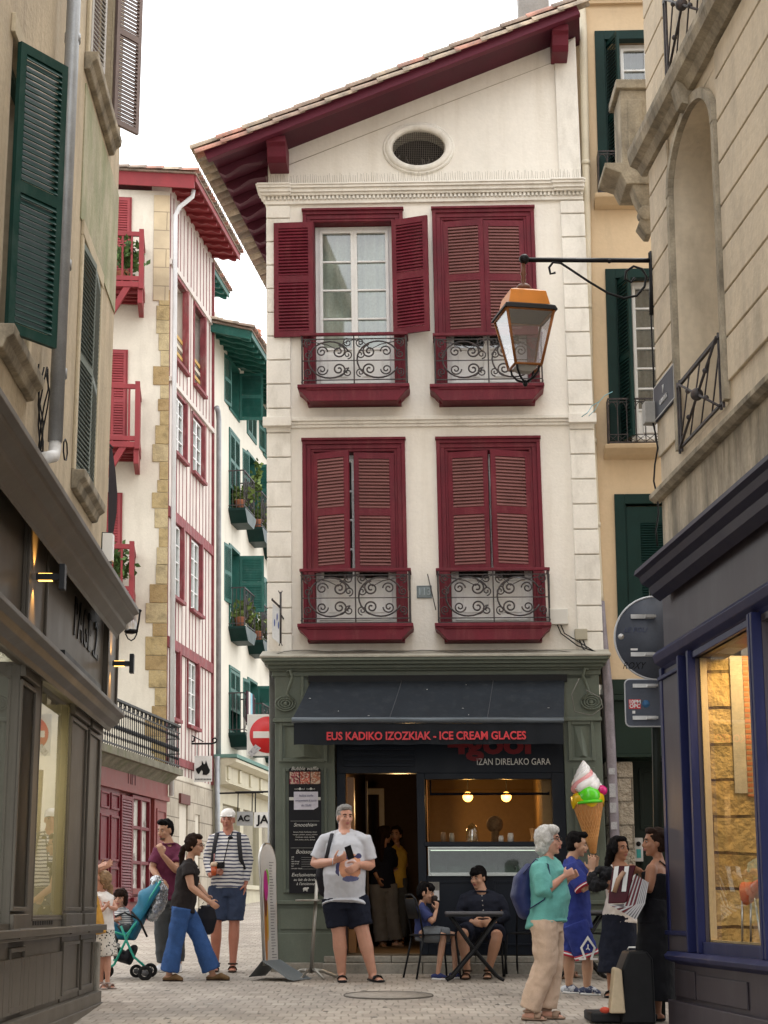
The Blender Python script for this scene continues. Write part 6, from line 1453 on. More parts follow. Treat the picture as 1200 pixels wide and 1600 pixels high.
# the back of the round sign and of the square one below, on a dark post at the right corner
BF2 = flat(15.05)
def bq(x, y): return BF2.px(x, y)
po = bq(1035, 1590)
rs2 = thing('road_sign', BF2.p(po[0], ground_z(15.05) - CAMZ, 0), 'dark corner post carrying the grey backs of a round and a square sign', 'traffic sign')
m = MB(); m.sweep([(BF2.p(bq(1022, 900)[0], bq(1022, 900)[1], -.07), .045), (BF2.p(po[0], ground_z(15) - CAMZ, -.07), .045)], n=4, side=(1, 1, 0)); mk('post', m, pm('black_green_post', (.010, .014, .012), .5), rs2)
cx, cv_ = bq(1026, 997); r = cx - bq(960.5, 997)[0]
M_sb = pm('sign_back_grey', (.065, .075, .10), .5, .12, 4, dirt=(.06, .07, .09), damt=.5)
m = MB(); m.sweep([(BF2.p(cx, cv_, .0), r), (BF2.p(cx, cv_, .012), r)], n=48); rd = mk('round_plate', m, M_sb, rs2)
m = MB(); m.sweep([(BF2.p(cx + r * math.cos(k / 48 * 6.283), cv_ + r * math.sin(k / 48 * 6.283), .006), .010) for k in range(48)], closed=True, n=6); mk('rim', m, pm('sign_rim', (.42, .43, .45), .4, metal=.4), rd)
m = MB()
for y in (964, 1023): v = bq(1000, y)[1]; a = bq(985, y)[0]; m.box(BF2, a, a + .2, v - .018, v + .018, .012, .03); m.box(BF2, a + .12, a + .21, v - .01, v + .01, .03, .06)
for y in (1072, 1122): v = bq(1000, y)[1]; a = bq(988, y)[0]; m.box(BF2, a, a + .2, v - .016, v + .016, .012, .03); m.box(BF2, a + .12, a + .21, v - .01, v + .01, .03, .06)
mk('clamp', m, M_steel, rs2)
a, vb_ = bq(978, 1135); b, vt_ = bq(1036, 1062); c = .04
m = MB(); pr = []
for (qx, qy, s0) in ((a + c, vb_ + c, 180), (b - c, vb_ + c, 270), (b - c, vt_ - c, 0), (a + c, vt_ - c, 90)): pr += [(qx + c * math.cos(R(s0 + t * 22.5)), qy + c * math.sin(R(s0 + t * 22.5))) for t in range(5)]
m.prism(BF2, pr, 0, .012); sqp = mk('square_plate', m, M_sb, rs2)
m = MB(); m.tube([BF2.p(x, y, .006) for x, y in pr], .008, 5, closed=True); mk('rim', m, MATS['sign_rim'], sqp)
a, vt_ = bq(982, 1093); b, vb_ = bq(1001, 1108); m = MB(); m.box(BF2, a, b, vb_, vt_, .012, .015); st_ = mk('red_sticker', m, pm('sticker_red', (.5, .02, .03), .4), rs2)
M_sw = pm('sticker_white', (.7, .7, .7), .5)
text(st_, '10PM', BF2.sub((a + b) / 2, vb_ + (vt_ - vb_) * .72, .016), .045, M_sw, ext=.001, bold=.001, name='lettering'); text(st_, 'OPC', BF2.sub((a + b) / 2, vb_ + (vt_ - vb_) * .28, .016), .045, M_sw, ext=.001, bold=.001, name='lettering')
p = bq(1009, 1100); m = MB(); m.sweep([(BF2.p(*p, .012), .032), (BF2.p(*p, .015), .032)], n=20); mk('blue_sticker', m, pm('sticker_blue', (.04, .12, .25), .4), rs2)
p = bq(990, 1113); m = MB(); m.box(BF2, p[0] - .012, p[0] + .012, p[1] - .012, p[1] + .012, .012, .014); p = bq(970, 995); m.sweep([(BF2.p(*p, .012), .022), (BF2.p(*p, .014), .026)], n=9); p = bq(985, 1015); m.box(BF2, p[0], p[0] + .06, p[1] - .008, p[1] + .008, .012, .014); mk('white_sticker', m, M_sw, rs2)
text(rd, 'ROXY', BF2.sub(*bq(989, 1041), .014, tilt=0), .085, pm('marker_black', (.005, .005, .006), .6), ext=.001, name='graffiti', sx=.8, shear=.4)
text(rd, 'LE FOU', BF2.sub(*bq(992, 985), .014), .06, pm('marker_faded', (.05, .06, .11), .6), ext=.001, name='graffiti', shear=.3)
# dog sign on a scrolled bracket
DFm = flat(38.3); dq = lambda x, y: DFm.p(*DFm.px(x, y), 0)
ds = thing('hanging_sign', dq(316, 1222), 'white hanging sign with a black dog head on a scrolled bracket', 'sign')
m = MB(); A_ = [dq(303, 1222), dq(331, 1221), dq(331, 1181), dq(304, 1181)]; m.add(A_ + [p + V3((0, .05, 0)) for p in A_], [(0, 1, 2, 3), (7, 6, 5, 4), (0, 4, 5, 1), (1, 5, 6, 2), (2, 6, 7, 3), (3, 7, 4, 0)]); mk('panel', m, pm('dog_sign_white', (.66, .66, .64), .5), ds)
dog = [(306, 1201), (306.5, 1204), (309, 1209), (311, 1209.5), (313, 1206), (315, 1203), (317, 1206), (316.5, 1210.5), (323, 1211), (327.5, 1207), (328, 1203), (325, 1197), (322, 1188), (320, 1194), (318.5, 1194), (315.5, 1188), (315, 1195), (311, 1198.5)]
m = MB(); A_ = [dq(x, y) - V3((0, .012, 0)) for x, y in dog]; k = len(A_); m.add(A_ + [p + V3((0, .01, 0)) for p in A_], [tuple(range(k))] + [(i, (i + 1) % k, (i + 1) % k + k, i + k) for i in range(k)]); mk('dog_head', m, M_black, ds)
m = MB()
for i in range(11): 
    x = 305 + i * 2.3; p = dq(x, 1217.5); m.box(Fr(p, (1, 0, 0)), 0, .018, -.012, .012, 0, .012)
mk('small_lettering', m, M_black, ds)
m = MB(); m.tube([dq(x, y) for x, y in ((288, 1162), (330, 1162), (337, 1160), (339, 1156), (336, 1153), (332, 1155), (333, 1159))], .02, 6); m.tube([dq(x, y) for x, y in ((293, 1146), (305, 1152), (318, 1159))], .012, 5); m.tube([dq(308, 1162), dq(308, 1181)], .01, 5); m.tube([dq(326, 1162), dq(326, 1181)], .01, 5)
m.tube([dq(296, 1155), dq(299, 1149), dq(304, 1151), dq(303, 1158), dq(297, 1160)], .02, 6, closed=True); mk('bracket', m, M_black, ds)
# white shop banners
for x0, x1, y0, y1, Y, s, lab, dx in ((397, 450, 1269, 1293, 33, 'JAIAC', 'white shop board reading JAIA hanging at the far shop, cut off by the sage pilaster', 425), (370, 395, 1268, 1290, 36, 'AC', 'dim shop board behind the white cap, lettering partly hidden', 386)):
    f = flat(Y); a, vt_ = f.px(x0, y0); b, vb_ = f.px(x1, y1); t = thing('shop_banner', f.p((a + b) / 2, vb_, 0), lab, 'sign', 'hanging shop boards in the side street')
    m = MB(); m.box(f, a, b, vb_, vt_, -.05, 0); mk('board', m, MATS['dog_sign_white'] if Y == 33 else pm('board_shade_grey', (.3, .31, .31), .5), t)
    text(t, s, f.sub(f.px(402 if Y == 33 else 372, 1280)[0], (vb_ + vt_) / 2, .004), .21 if Y == 33 else .16, M_black, align='LEFT', bold=.006, name='lettering', sx=1.05)
    m = MB(); m.tube([f.p(a - .35, vt_ + .36), f.p(b + .2, vt_ + .38)], .018, 6); m.tube([f.p(a + .02, vt_ + .37), f.p(a + .02, vt_)], .012, 5); m.tube([f.p(b - .02, vt_ + .37), f.p(b - .02, vt_)], .012, 5); mk('bracket', m, M_black, t)
# little lantern at the end of the left building
f = flat(16.9); q = lambda x, y, dy=0: f.p(*f.px(x, y), 0) + V3((0, dy, 0))
t = thing('wall_lantern', q(205, 1000), 'small black wall lantern below the taupe cornice end', 'street lamp')
m = MB(); m.tube([q(219, 952), q(217, 970), q(213, 990)], .010, 5); m.tube([q(221, 955), q(205, 950), q(186, 950)], .012, 5); m.sweep([(q(205, 984), .062), (q(205, 987), .068), (q(205, 990), .05)], n=4); m.tube([q(196, 990), q(200, 998), q(205, 1001), q(210, 998), q(214, 990)], .007, 5); mk('frame', m, M_black, t)
m = MB(); m.sweep([(q(206, 957), .04), (q(205, 985), .062)], n=4); mk('glass_panes', m, glass('milky_lantern', (.9, .9, .9), .3, .3), t)

# ================================================================ manhole, bollards, drain
gc = ground_at(607, 1556)
m = MB(); V_g = V3((0, SLOPE, 0)); rr = .42
m.sweep([(V3((gc.x, gc.y, gc.z + .002)), rr, rr), (V3((gc.x, gc.y, gc.z + .006)), rr, rr)], n=36)
for v in range(len(m.v)): m.v[v].z = ground_z(m.v[v].y) + (.008 if m.v[v].z > gc.z + .004 else .0)
mh = thing('manhole_cover', gc, 'round cast manhole cover set flush in the setts in front of the doorstep', 'manhole cover')
mk('lid', m, pm('cast_iron_lid', (.30, .262, .22), .75, .25, 14, .5, 90), mh)
m = MB(); m.sweep([(V3((gc.x + rr * math.cos(k / 36 * 6.283), gc.y + rr * math.sin(k / 36 * 6.283), ground_z(gc.y + rr * math.sin(k / 36 * 6.283)) + .006)), .008, .004) for k in range(36)], closed=True, n=6); mk('rim', m, pm('lid_rim_dark', (.12, .105, .09), .8), mh)
for i, (x, y) in enumerate(((396, 1425), (290, 1440))):
    pass

# ================================================================ cafe chairs and tables
def bent_chair(o, yaw, label):
    """black tube chair with a stacked slat-less back; local +y is the way it faces"""
    t = thing('cafe_chair', o, label, 'chair', 'black metal chairs outside the ice cream shop')
    Rm = Matrix.Rotation(yaw, 3, 'Z'); P = lambda x, y, z: V3(o) + Rm @ V3((x, y, z))
    m = MB(); m.sweep([(P(0, y, .45 + .008 * math.cos(y * 8)), .21, .012) for y in (-.2, -.15, 0, .15, .2)], side=Rm @ V3((1, 0, 0)), n=16, cap='flat'); mk('seat', m, M_black, t, bevel=.004)
    for sx in (-1, 1):
        m = MB(); m.tube([P(.19 * sx, .19, .44), P(.215 * sx, .235, 0)], .011, 6); mk('leg', m, M_black, t)
        m = MB(); m.tube([P(.19 * sx, -.17, .44), P(.215 * sx, -.26, 0)], .011, 6); mk('leg', m, M_black, t)
    m = MB(); m.tube([P(-.19, -.17, .44), P(-.19, -.22, .7), P(-.17, -.25, .82), P(-.1, -.27, .87), P(.1, -.27, .87), P(.17, -.25, .82), P(.19, -.22, .7), P(.19, -.17, .44)], .011, 6); mk('back_frame', m, M_black, t)
    m = MB(); m.sweep([(P(0, -.215, .62), .17, .006), (P(0, -.24, .72), .18, .006), (P(0, -.262, .83), .15, .006)], side=Rm @ V3((1, 0, 0)), n=14); mk('back_panel', m, M_black, t)
    return t
def gpt(x, Y): return V3(((x - 600) / 2851 * Y, Y, ground_z(Y)))
YS = 19.75
bent_chair(gpt(676, 19.55), R(-72), 'black chair turned sideways under the small boy')
bent_chair(gpt(757, 19.95), R(172), 'black chair facing the street under the seated man in the dark shirt')
bent_chair(gpt(826, 19.9), R(160), 'empty black chair directly behind the woman in teal')
bent_chair(gpt(930, 19.75), R(60), 'black chair behind the legs of the young man in blue')
def folding_table(o, W, D, label, H=.72, yaw=0):
    t = thing('folding_table', o, label, 'table', 'folding tables outside the shop'); Rm = Matrix.Rotation(yaw, 3, 'Z'); P = lambda x, y, z: V3(o) + Rm @ V3((x, y, z))
    F = Fr(V3(o), Rm @ V3((1, 0, 0)), (0, 0, 1)); m = MB(); m.box(F, -W / 2, W / 2, H - .02, H + .012, -D / 2, D / 2); mk('top', m, pm('slate_grey_tabletop', (.10, .10, .11), .45), t, bevel=.01)
    m = MB(); m.ringframe(Fr(P(0, 0, H - .03), Rm @ V3((1, 0, 0)), Rm @ V3((0, 1, 0))), -W / 2 + .01, W / 2 - .01, -D / 2 + .01, D / 2 - .01, .02, -.012, .012); mk('apron', m, M_black, t)
    for sy in (-1, 1):
        m = MB()
        for sg in (-1, 1): m.tube([P(-W * .42 * sg, sy * D * .4, H - .03), P(0, sy * D * .4 + .01 * sg, H * .46), P(W * .40 * sg, sy * D * .4, .05), P(W * .5 * sg, sy * D * .4, .02)], .017, 7)
        mk('crossed_leg', m, M_black, t)
    m = MB(); m.tube([P(-W * .4, -D * .4, .05), P(-W * .4, D * .4, .05)], .014, 6); m.tube([P(W * .4, -D * .4, .05), P(W * .4, D * .4, .05)], .014, 6); mk('stretcher', m, M_black, t)
    return t
folding_table(gpt(740, 19.1), .59, .5, 'dark folding table with crossed legs in front of the seated man and boy', H=.70)
folding_table(gpt(905, 19.35), .55, .45, 'dark folding table mostly hidden behind the woman in teal and the man in blue', H=.70)
# tall standing table by the menu board
o = gpt(487, 19.6); t = thing('standing_table', o, 'slim brushed-steel standing table with a splayed foot beside the man in the grey T-shirt', 'table')
m = MB(); m.box(Fr(o, (1, 0, 0)), -.028, .028, .05, .74, -.028, .028)
m2 = MB(); m2.sweep([(o + V3((0, 0, .05)), .028, .028), (o + V3((.055, 0, 1.02)), .026, .026)], n=4, side=(1, 1, 0)); mk('pole', m2, pm('satin_metal', (.36, .34, .30), .35, .08, 6, metal=.6), t)
for an in (20, 160, 250, 300):
    m = MB(); d = V3((math.cos(R(an)), math.sin(R(an)), 0)); m.sweep([(o + V3((0, 0, .085)), .022, .014), (o + d * .12 + V3((0, 0, .075)), .02, .012), (o + d * .26 + V3((0, 0, .02 + d.y * .009)), .016, .01), (o + d * .30 + V3((0, 0, .008 + d.y * .009)), .018, .008)], side=(0, 0, 1), n=8); mk('foot', m, MATS['satin_metal'], t)
m = MB(); c = o + V3((.045, 0, .80)); 
m.sweep([(c, .22, .22), (c + V3((0, 0, .018)), .22, .22)], n=28); mk('shelf', m, MATS['satin_metal'], t)
# arched price board: double-sided shape standing edge-on
o = gpt(425, 19.4); Rm = Matrix.Rotation(R(70), 3, 'Z'); F = Fr(o, Rm @ V3((1, 0, 0)), (0, 0, 1))
t = thing('arched_price_board', o, 'tall arched price board with ice cream pictures standing edge-on near the shop corner', 'sign board')
def arch(w, h, v0, n=14): return [(-w, v0), (w, v0), (w * 1.12, v0 + (h - v0) * .7)] + [(w * 1.2 * math.cos(math.pi * k / n), h - w * 1.2 + w * 1.2 * math.sin(math.pi * k / n)) for k in range(n + 1)] + [(-w * 1.12, v0 + (h - v0) * .7)]
tt = F.sub(0, 0, 0, tilt=-R(3)); 
ZB = (1421 - 1320) / 2851 * 19.4 + CAMZ - o.z
m = MB(); m.prism(tt, arch(.17, ZB, .16), -.012, .012); mk('panel', m, pm('price_board_white', (.58, .56, .53), .45, .06), t)
m = MB(); m.tube([tt.p(a, b, 0) for a, b in arch(.175, ZB + .005, .15)], .014, 6, closed=True); mk('edge_trim', m, M_steel, t)
for c, (u, v, ru, rv_) in (('magenta', (-.09, .98, .055, .16)), ('lime', (-.05, 1.06, .05, .09)), ('cocoa', (-.11, .85, .045, .2)), ('cream', (-.1, .82, .035, .1)), ('orange', (-.12, .5, .035, .34)), ('amber', (-.07, .62, .025, .22))):
    m = MB(); m.add([tt.p(u + ru * math.cos(k / 20 * 6.283), v * ZB / 1.42 + rv_ * math.sin(k / 20 * 6.283), .0135 + .0004 * (v * 10 % 5)) for k in range(20)], [tuple(range(20))])
    mk('ice_cream_picture', m, pm('print_' + c, {'magenta': (.5, .03, .25), 'lime': (.2, .5, .04), 'cocoa': (.16, .05, .03), 'cream': (.6, .56, .5), 'orange': (.5, .2, .04), 'amber': (.6, .36, .05)}[c], .4), t)
m = MB(); rr = random.Random(2)
for k in range(34): v = .22 + k * .03; m.box(tt, .02, .02 + rr.uniform(.05, .12), v, v + .008, .012, .0145)
mk('price_line', m, pm('print_grey', (.2, .19, .19), .5), t)
m = MB(); m.add([F.p(-.24, .2, 0), F.p(.24, .2, 0), F.p(.26, .015, .30), F.p(-.26, .015, .30), F.p(-.24, .2, 0) - V3((0, 0, .01)), F.p(.24, .2, 0) - V3((0, 0, .01)), F.p(.26, .015, .36) - V3((0, 0, .012)), F.p(-.26, .015, .36) - V3((0, 0, .012))], [(0, 1, 2, 3), (7, 6, 5, 4), (0, 4, 5, 1), (1, 5, 6, 2), (2, 6, 7, 3), (3, 7, 4, 0)]); m.add([F.p(-.24, .2, 0), F.p(.24, .2, 0), F.p(.22, .03, -.16), F.p(-.22, .03, -.16)], [(0, 1, 2, 3)]); mk('ballast_foot', m, pm('slate_plastic', (.16, .18, .19), .5), t)
# busker's black case with a cream lid
o = gpt(975, 14.75); F = Fr(o, (1, 0, 0)); z0 = 0
t = thing('accordion_case', o, 'open black accordion case with a cream padded lid at the musician\'s feet', 'instrument case')
m = MB(); m.prism(F, [(-.07, 0), (-.06, .42), (-.0, .56), (.14, .565), (.19, .5), (.2, 0)], -.2, .22); mk('case_body', m, M_black, t, bevel=.02)
m = MB(); m.box(F, -.30, .17, .01, .085, -.42, .1); mk('open_lid', m, pm('case_black', (.02, .02, .022), .6), t, bevel=.015)
m = MB(); m.prism(F, [(-.17, .09), (-.13, .43), (-.11, .44), (-.07, .42), (-.05, .09)], .12, .3); mk('padded_flap', m, pm('cream_padding', (.50, .40, .27), .8), t, bevel=.015)
m = MB(); m.ell(F.p(-.2, .11, .2), (.04, .03, .025)); mk('red_bundle', m, pm('red_cloth', (.5, .06, .03), .8), t); m = MB(); m.tube([F.p(.02, .565, 0), F.p(.03, .585, 0), F.p(.12, .585, 0), F.p(.13, .56, 0)], .009, 6); mk('handle', m, M_steel, t)

m = MB(); m.sweep([(HF.p(*HF.px(x, y, .35), .35), .018, .004) for x, y in ((957, 612), (945, 618), (936, 628), (925, 634), (918, 645), (909, 651))], side=(0, 1, 0), n=6); m.sweep([(HF.p(*HF.px(x, y, .35), .35), .012, .004) for x, y in ((936, 628), (930, 640), (920, 650))], side=(0, 1, 0), n=6)
tag(mk('ribbon', m, pm('sky_ribbon', (.25, .55, .65), .5)), 'torn pale blue ribbon caught by the cream downpipe', 'ribbon')

m = MB(); rr = random.Random(21)
for _ in range(130):
    y = 13 + 9 * rr.random() ** 1.3; x = rr.uniform(-.17, .13) * y; a = rr.uniform(.012, .032); zz_ = ground_z(y) + .003
    k = rr.choice((6, 7, 8)); m.mi = rr.choice((0, 0, 1)); m.add([V3((x + a * rr.uniform(.7, 1.1) * math.cos(j / k * 6.283), y + a * 1.2 * math.sin(j / k * 6.283), zz_ + SLOPE * a * 1.2 * math.sin(j / k * 6.283))) for j in range(k)], [tuple(range(k))])
lt_ = mk('gum_spots', m, [pm('old_gum', (.11, .10, .09), .8), pm('pale_gum', (.42, .40, .36), .8)], kind='stuff'); tag(lt_, 'trodden gum spots scattered over the setts', 'gum spots')
# ================================================================ people: one continuous skin each, clothes and hair as parts
TEX = bpy.data.textures.new('fold_noise', 'CLOUDS'); TEX.noise_scale = .085; TEX.noise_depth = 2
TEXH = bpy.data.textures.new('hair_noise', 'CLOUDS'); TEXH.noise_scale = .035; TEXH.noise_depth = 3
def skinmat(name, col): 
    m = pm(name, col, .5, .07, 14, .05, 120, dirt=(col[0] * .95, col[1] * .62, col[2] * .55), damt=.35, dscale=(9, 9, 9)); m.node_tree.nodes['Principled BSDF'].inputs['Subsurface Weight'].default_value = .06
    m.node_tree.nodes['Principled BSDF'].inputs['Subsurface Radius'].default_value = (.02, .008, .005); return m
def cloth(name, col, var=.1, rough=.85): return pm(name, col, rough, var, 7, .25, 220, dirt=(col[0] * .55, col[1] * .55, col[2] * .55), damt=.45, dscale=(7, 7, 4))
SK_pale = skinmat('pale_ruddy_skin', (.50, .26, .18)); SK_tan = skinmat('tan_skin', (.40, .215, .135)); SK_olive = skinmat('olive_skin', (.42, .24, .15)); SK_red = skinmat('sunburnt_skin', (.42, .17, .11)); SK_brown = skinmat('brown_skin', (.30, .145, .085))
M_eye = pm('eye_white', (.40, .36, .34), .2, .02); M_iris = pm('dark_iris', (.015, .01, .008), .15); 
def lipm(sk): return {SK_pale: pm('pink_lip', (.40, .13, .11), .4), SK_red: pm('pink_lip', (.40, .13, .11), .4)}.get(sk, pm('rose_lip', (.27, .08, .07), .4))
def blob(name, mb, mat, parent, vox=.010, sm=3, noise=0, tex=None, label=None):
    o = mk(name, mb, mat, parent, smooth=True, label=label)
    r = o.modifiers.new('remesh', 'REMESH'); r.mode = 'VOXEL'; r.voxel_size = vox; r.use_smooth_shade = True
    if sm: s = o.modifiers.new('smooth', 'SMOOTH'); s.factor = .5; s.iterations = sm
    if noise: d = o.modifiers.new('folds', 'DISPLACE'); d.texture = tex or TEX; d.strength = noise; d.mid_level = .36; d.texture_coords = 'LOCAL'
    return o
def lerp(a, b, t): return a + (b - a) * t
def limb(m, pts, rads, n=12, extra=3):
    """tapered limb through joints, denser between them"""
    st = []
    for i in range(len(pts) - 1):
        for k in range(extra): t = k / extra; st.append((lerp(pts[i], pts[i + 1], t), lerp(rads[i], rads[i + 1], t)))
    st.append((pts[-1], rads[-1])); m.sweep(st, n=n, cap='round')
def hand(m, w, d, n, s=1, curl=.5, thumb=1, spread=0):
    """palm, four unequal bent fingers and a thumb; n is the way the palm faces"""
    d = V3(d).normalized(); n = V3(n); n = (n - d * n.dot(d)).normalized(); a = d.cross(n).normalized() * thumb
    m.sweep([(w, .024 * s, .019 * s), (w + d * .03 * s, .034 * s, .016 * s), (w + d * .06 * s, .041 * s, .014 * s), (w + d * .088 * s, .040 * s, .012 * s)], side=a, n=12, cap='round')
    for i, (off, L) in enumerate(((.031, .068), (.011, .078), (-.010, .072), (-.030, .056))):
        b = w + d * .088 * s + a * off * s; cur = b; pts = [b - d * .02 * s, b]; ang = 0; dd = (d + a * spread * off * 8).normalized()
        for k in range(3):
            ang += curl * (.55, .75, .5)[k] + .06 * i * curl; v = dd * math.cos(ang) + n * math.sin(ang); cur = cur + v * L * s * (.42, .33, .25)[k]; pts.append(cur)
        m.sweep([(p, r * s) for p, r in zip(pts, (.009, .0098, .0092, .0085, .0068))], n=8, cap='round')
    b = w + d * .022 * s + a * .026 * s; t1 = b + (d * .55 + a * .75 + n * .25).normalized() * .036 * s; t2 = t1 + (d * .8 + a * .35 + n * .45 * (1 + curl)).normalized() * .032 * s; t3 = t2 + (d * .85 + n * .5 * (1 + curl)).normalized() * .024 * s
    m.sweep([(b, .0145 * s), (t1, .0125 * s), (t2, .0108 * s), (t3, .008 * s)], n=8, cap='round')
def head(P, m, c, f, u, s, sk, glasses=None, brow=None, female=False):
    f = V3(f).normalized(); u = V3(u); u = (u - f * u.dot(f)).normalized(); r = f.cross(u)
    q = lambda a, b, d: c + (r * a + f * b + u * d) * s
    B = (r, f, u); w = .94 if female else 1
    m.ell(q(0, -.012, .030), (.075 * s * w, .094 * s, .092 * s), B, 20, 14); m.ell(q(0, .020, -.030), (.062 * s * w, .068 * s, .078 * s), B, 18, 12)
    m.ell(q(0, .040, -.074), (.040 * s * w, .040 * s, .036 * s), B, 14, 9); m.ell(q(0, .068, -.094), (.020 * s, .017 * s, .016 * s), B); m.ell(q(0, .068, .036), (.048 * s, .016 * s, .014 * s), B)
    for k in (-1, 1):
        m.ell(q(.036 * k, .058, -.022), (.024 * s, .024 * s, .024 * s), B); m.ell(q(.077 * k * w, -.008, -.010), (.009 * s, .019 * s, .031 * s), B)
        m.ell(q(.013 * k, .092, -.028), (.008 * s, .009 * s, .007 * s), B, 8, 6)
    m.sweep([(q(0, .080, .022), .009 * s, .010 * s), (q(0, .095, -.004), .0095 * s, .012 * s), (q(0, .107, -.022), .013 * s, .012 * s), (q(0, .096, -.034), .011 * s, .008 * s)], side=r, n=10, cap='round')
    m.ell(q(0, .088, -.052), (.022 * s, .012 * s, .010 * s), B)
    hd = []
    for k in (-1, 1):
        e = MB(); e.ell(q(.031 * k, .0775, .010), (.0115 * s, .0085 * s, .0052 * s), B, 12, 8); eo = mk('eye', e, M_eye, P); e = MB(); e.ell(q(.031 * k, .0845, .010), (.0058 * s, .0045 * s, .0056 * s), B, 10, 6); mk('iris', e, M_iris, eo)
        e = MB(); e.sweep([(q(.014 * k, .086, .029), .004 * s, .0025 * s), (q(.031 * k, .088, .034), .005 * s, .003 * s), (q(.048 * k, .076, .029), .003 * s, .002 * s)], side=u, n=6, cap='round'); mk('eyebrow', e, brow or M_iris, P)
    e = MB(); e.sweep([(q(-.021, .088, -.053), .003 * s), (q(-.008, .098, -.0505), .0048 * s), (q(.008, .098, -.0505), .0048 * s), (q(.021, .088, -.053), .003 * s)], n=6, cap='round'); e.sweep([(q(-.016, .089, -.060), .004 * s), (q(0, .098, -.0605), .0062 * s), (q(.016, .089, -.060), .004 * s)], n=6, cap='round'); mk('mouth', e, lipm(sk), P)
    if glasses:
        e = MB()
        for k in (-1, 1):
            e.tube([q(.033 * k + .023 * math.cos(a / 14 * 6.283), .100, .008 + .018 * math.sin(a / 14 * 6.283)) for a in range(14)], .0022 * s, 5, closed=True); e.tube([q(.055 * k, .098, .014), q(.078 * k, .06, .012), q(.080 * k, .0, .0)], .0022 * s, 4)
        e.tube([q(-.010, .102, .012), q(.010, .102, .012)], .0022 * s, 4); mk('glasses', e, glasses, P)
    return q, B
def hairdo(P, q, B, s, mat, style, u=None):
    m = MB(); n = .012
    if style == 'under_cap': m.ell(q(0, -.05, .0), (.076 * s, .058 * s, .06 * s), B, 16, 10)
    else:
        m.ell(q(0, -.030, .042), (.081 * s, .090 * s, .093 * s), B, 22, 14); m.ell(q(0, .026, .098), (.062 * s, .050 * s, .030 * s), B)
        m.ell(q(0, -.045, .0), (.078 * s, .068 * s, .085 * s), B)
    if style == 'fringe': m.ell(q(0, .052, .066), (.070 * s, .040 * s, .038 * s), B)
    if style == 'quiff': m.ell(q(0, .040, .108), (.055 * s, .052 * s, .030 * s), B)
    if style == 'bob':
        m.ell(q(0, -.03, .02), (.096 * s, .098 * s, .115 * s), B); m.ell(q(0, -.055, -.05), (.085 * s, .062 * s, .075 * s), B); m.ell(q(.02, .045, .09), (.07 * s, .045 * s, .042 * s), B)
        for k in (-1, 1): m.ell(q(.078 * k, -.0, .03), (.022 * s, .045 * s, .06 * s), B)
    if style in ('long', 'longer'):
        L = -.36 if style == 'long' else -.45
        for k in (-1, 0, 1):
            m.sweep([(q(.05 * k, -.06, .02), .05 * s, .045 * s), (q(.062 * k, -.085, -.1), .05 * s, .04 * s), (q(.07 * k, -.095, -.24), .046 * s, .035 * s), (q(.05 * k, -.085, L), .03 * s, .02 * s)], side=B[0], n=10, cap='round')
        for k in (-1, 1): m.ell(q(.075 * k, .012, .02), (.02 * s, .04 * s, .07 * s), B)
    if style == 'pony':
        m.sweep([(q(0, -.085, -.02), .04 * s), (q(.0, -.125, -.05), .034 * s), (q(.0, -.135, -.13), .03 * s), (q(0, -.125, -.21), .022 * s), (q(0, -.115, -.27), .010 * s)], n=10, cap='round')
        for k in (-1, 1): m.ell(q(.070 * k, -.01, .03), (.02 * s, .05 * s, .06 * s), B)
    if style == 'bun': m.ell(q(0, -.105, .07), (.045 * s, .045 * s, .045 * s), B)
    if style == 'toddler':
        m.ell(q(0, .05, .06), (.073 * s, .038 * s, .045 * s), B); 
        for k in (-1, 1): m.ell(q(.075 * k, -.0, -.01), (.022 * s, .05 * s, .08 * s), B)
    return blob('hair', m, mat, P, .008, 1, .024, TEXH)
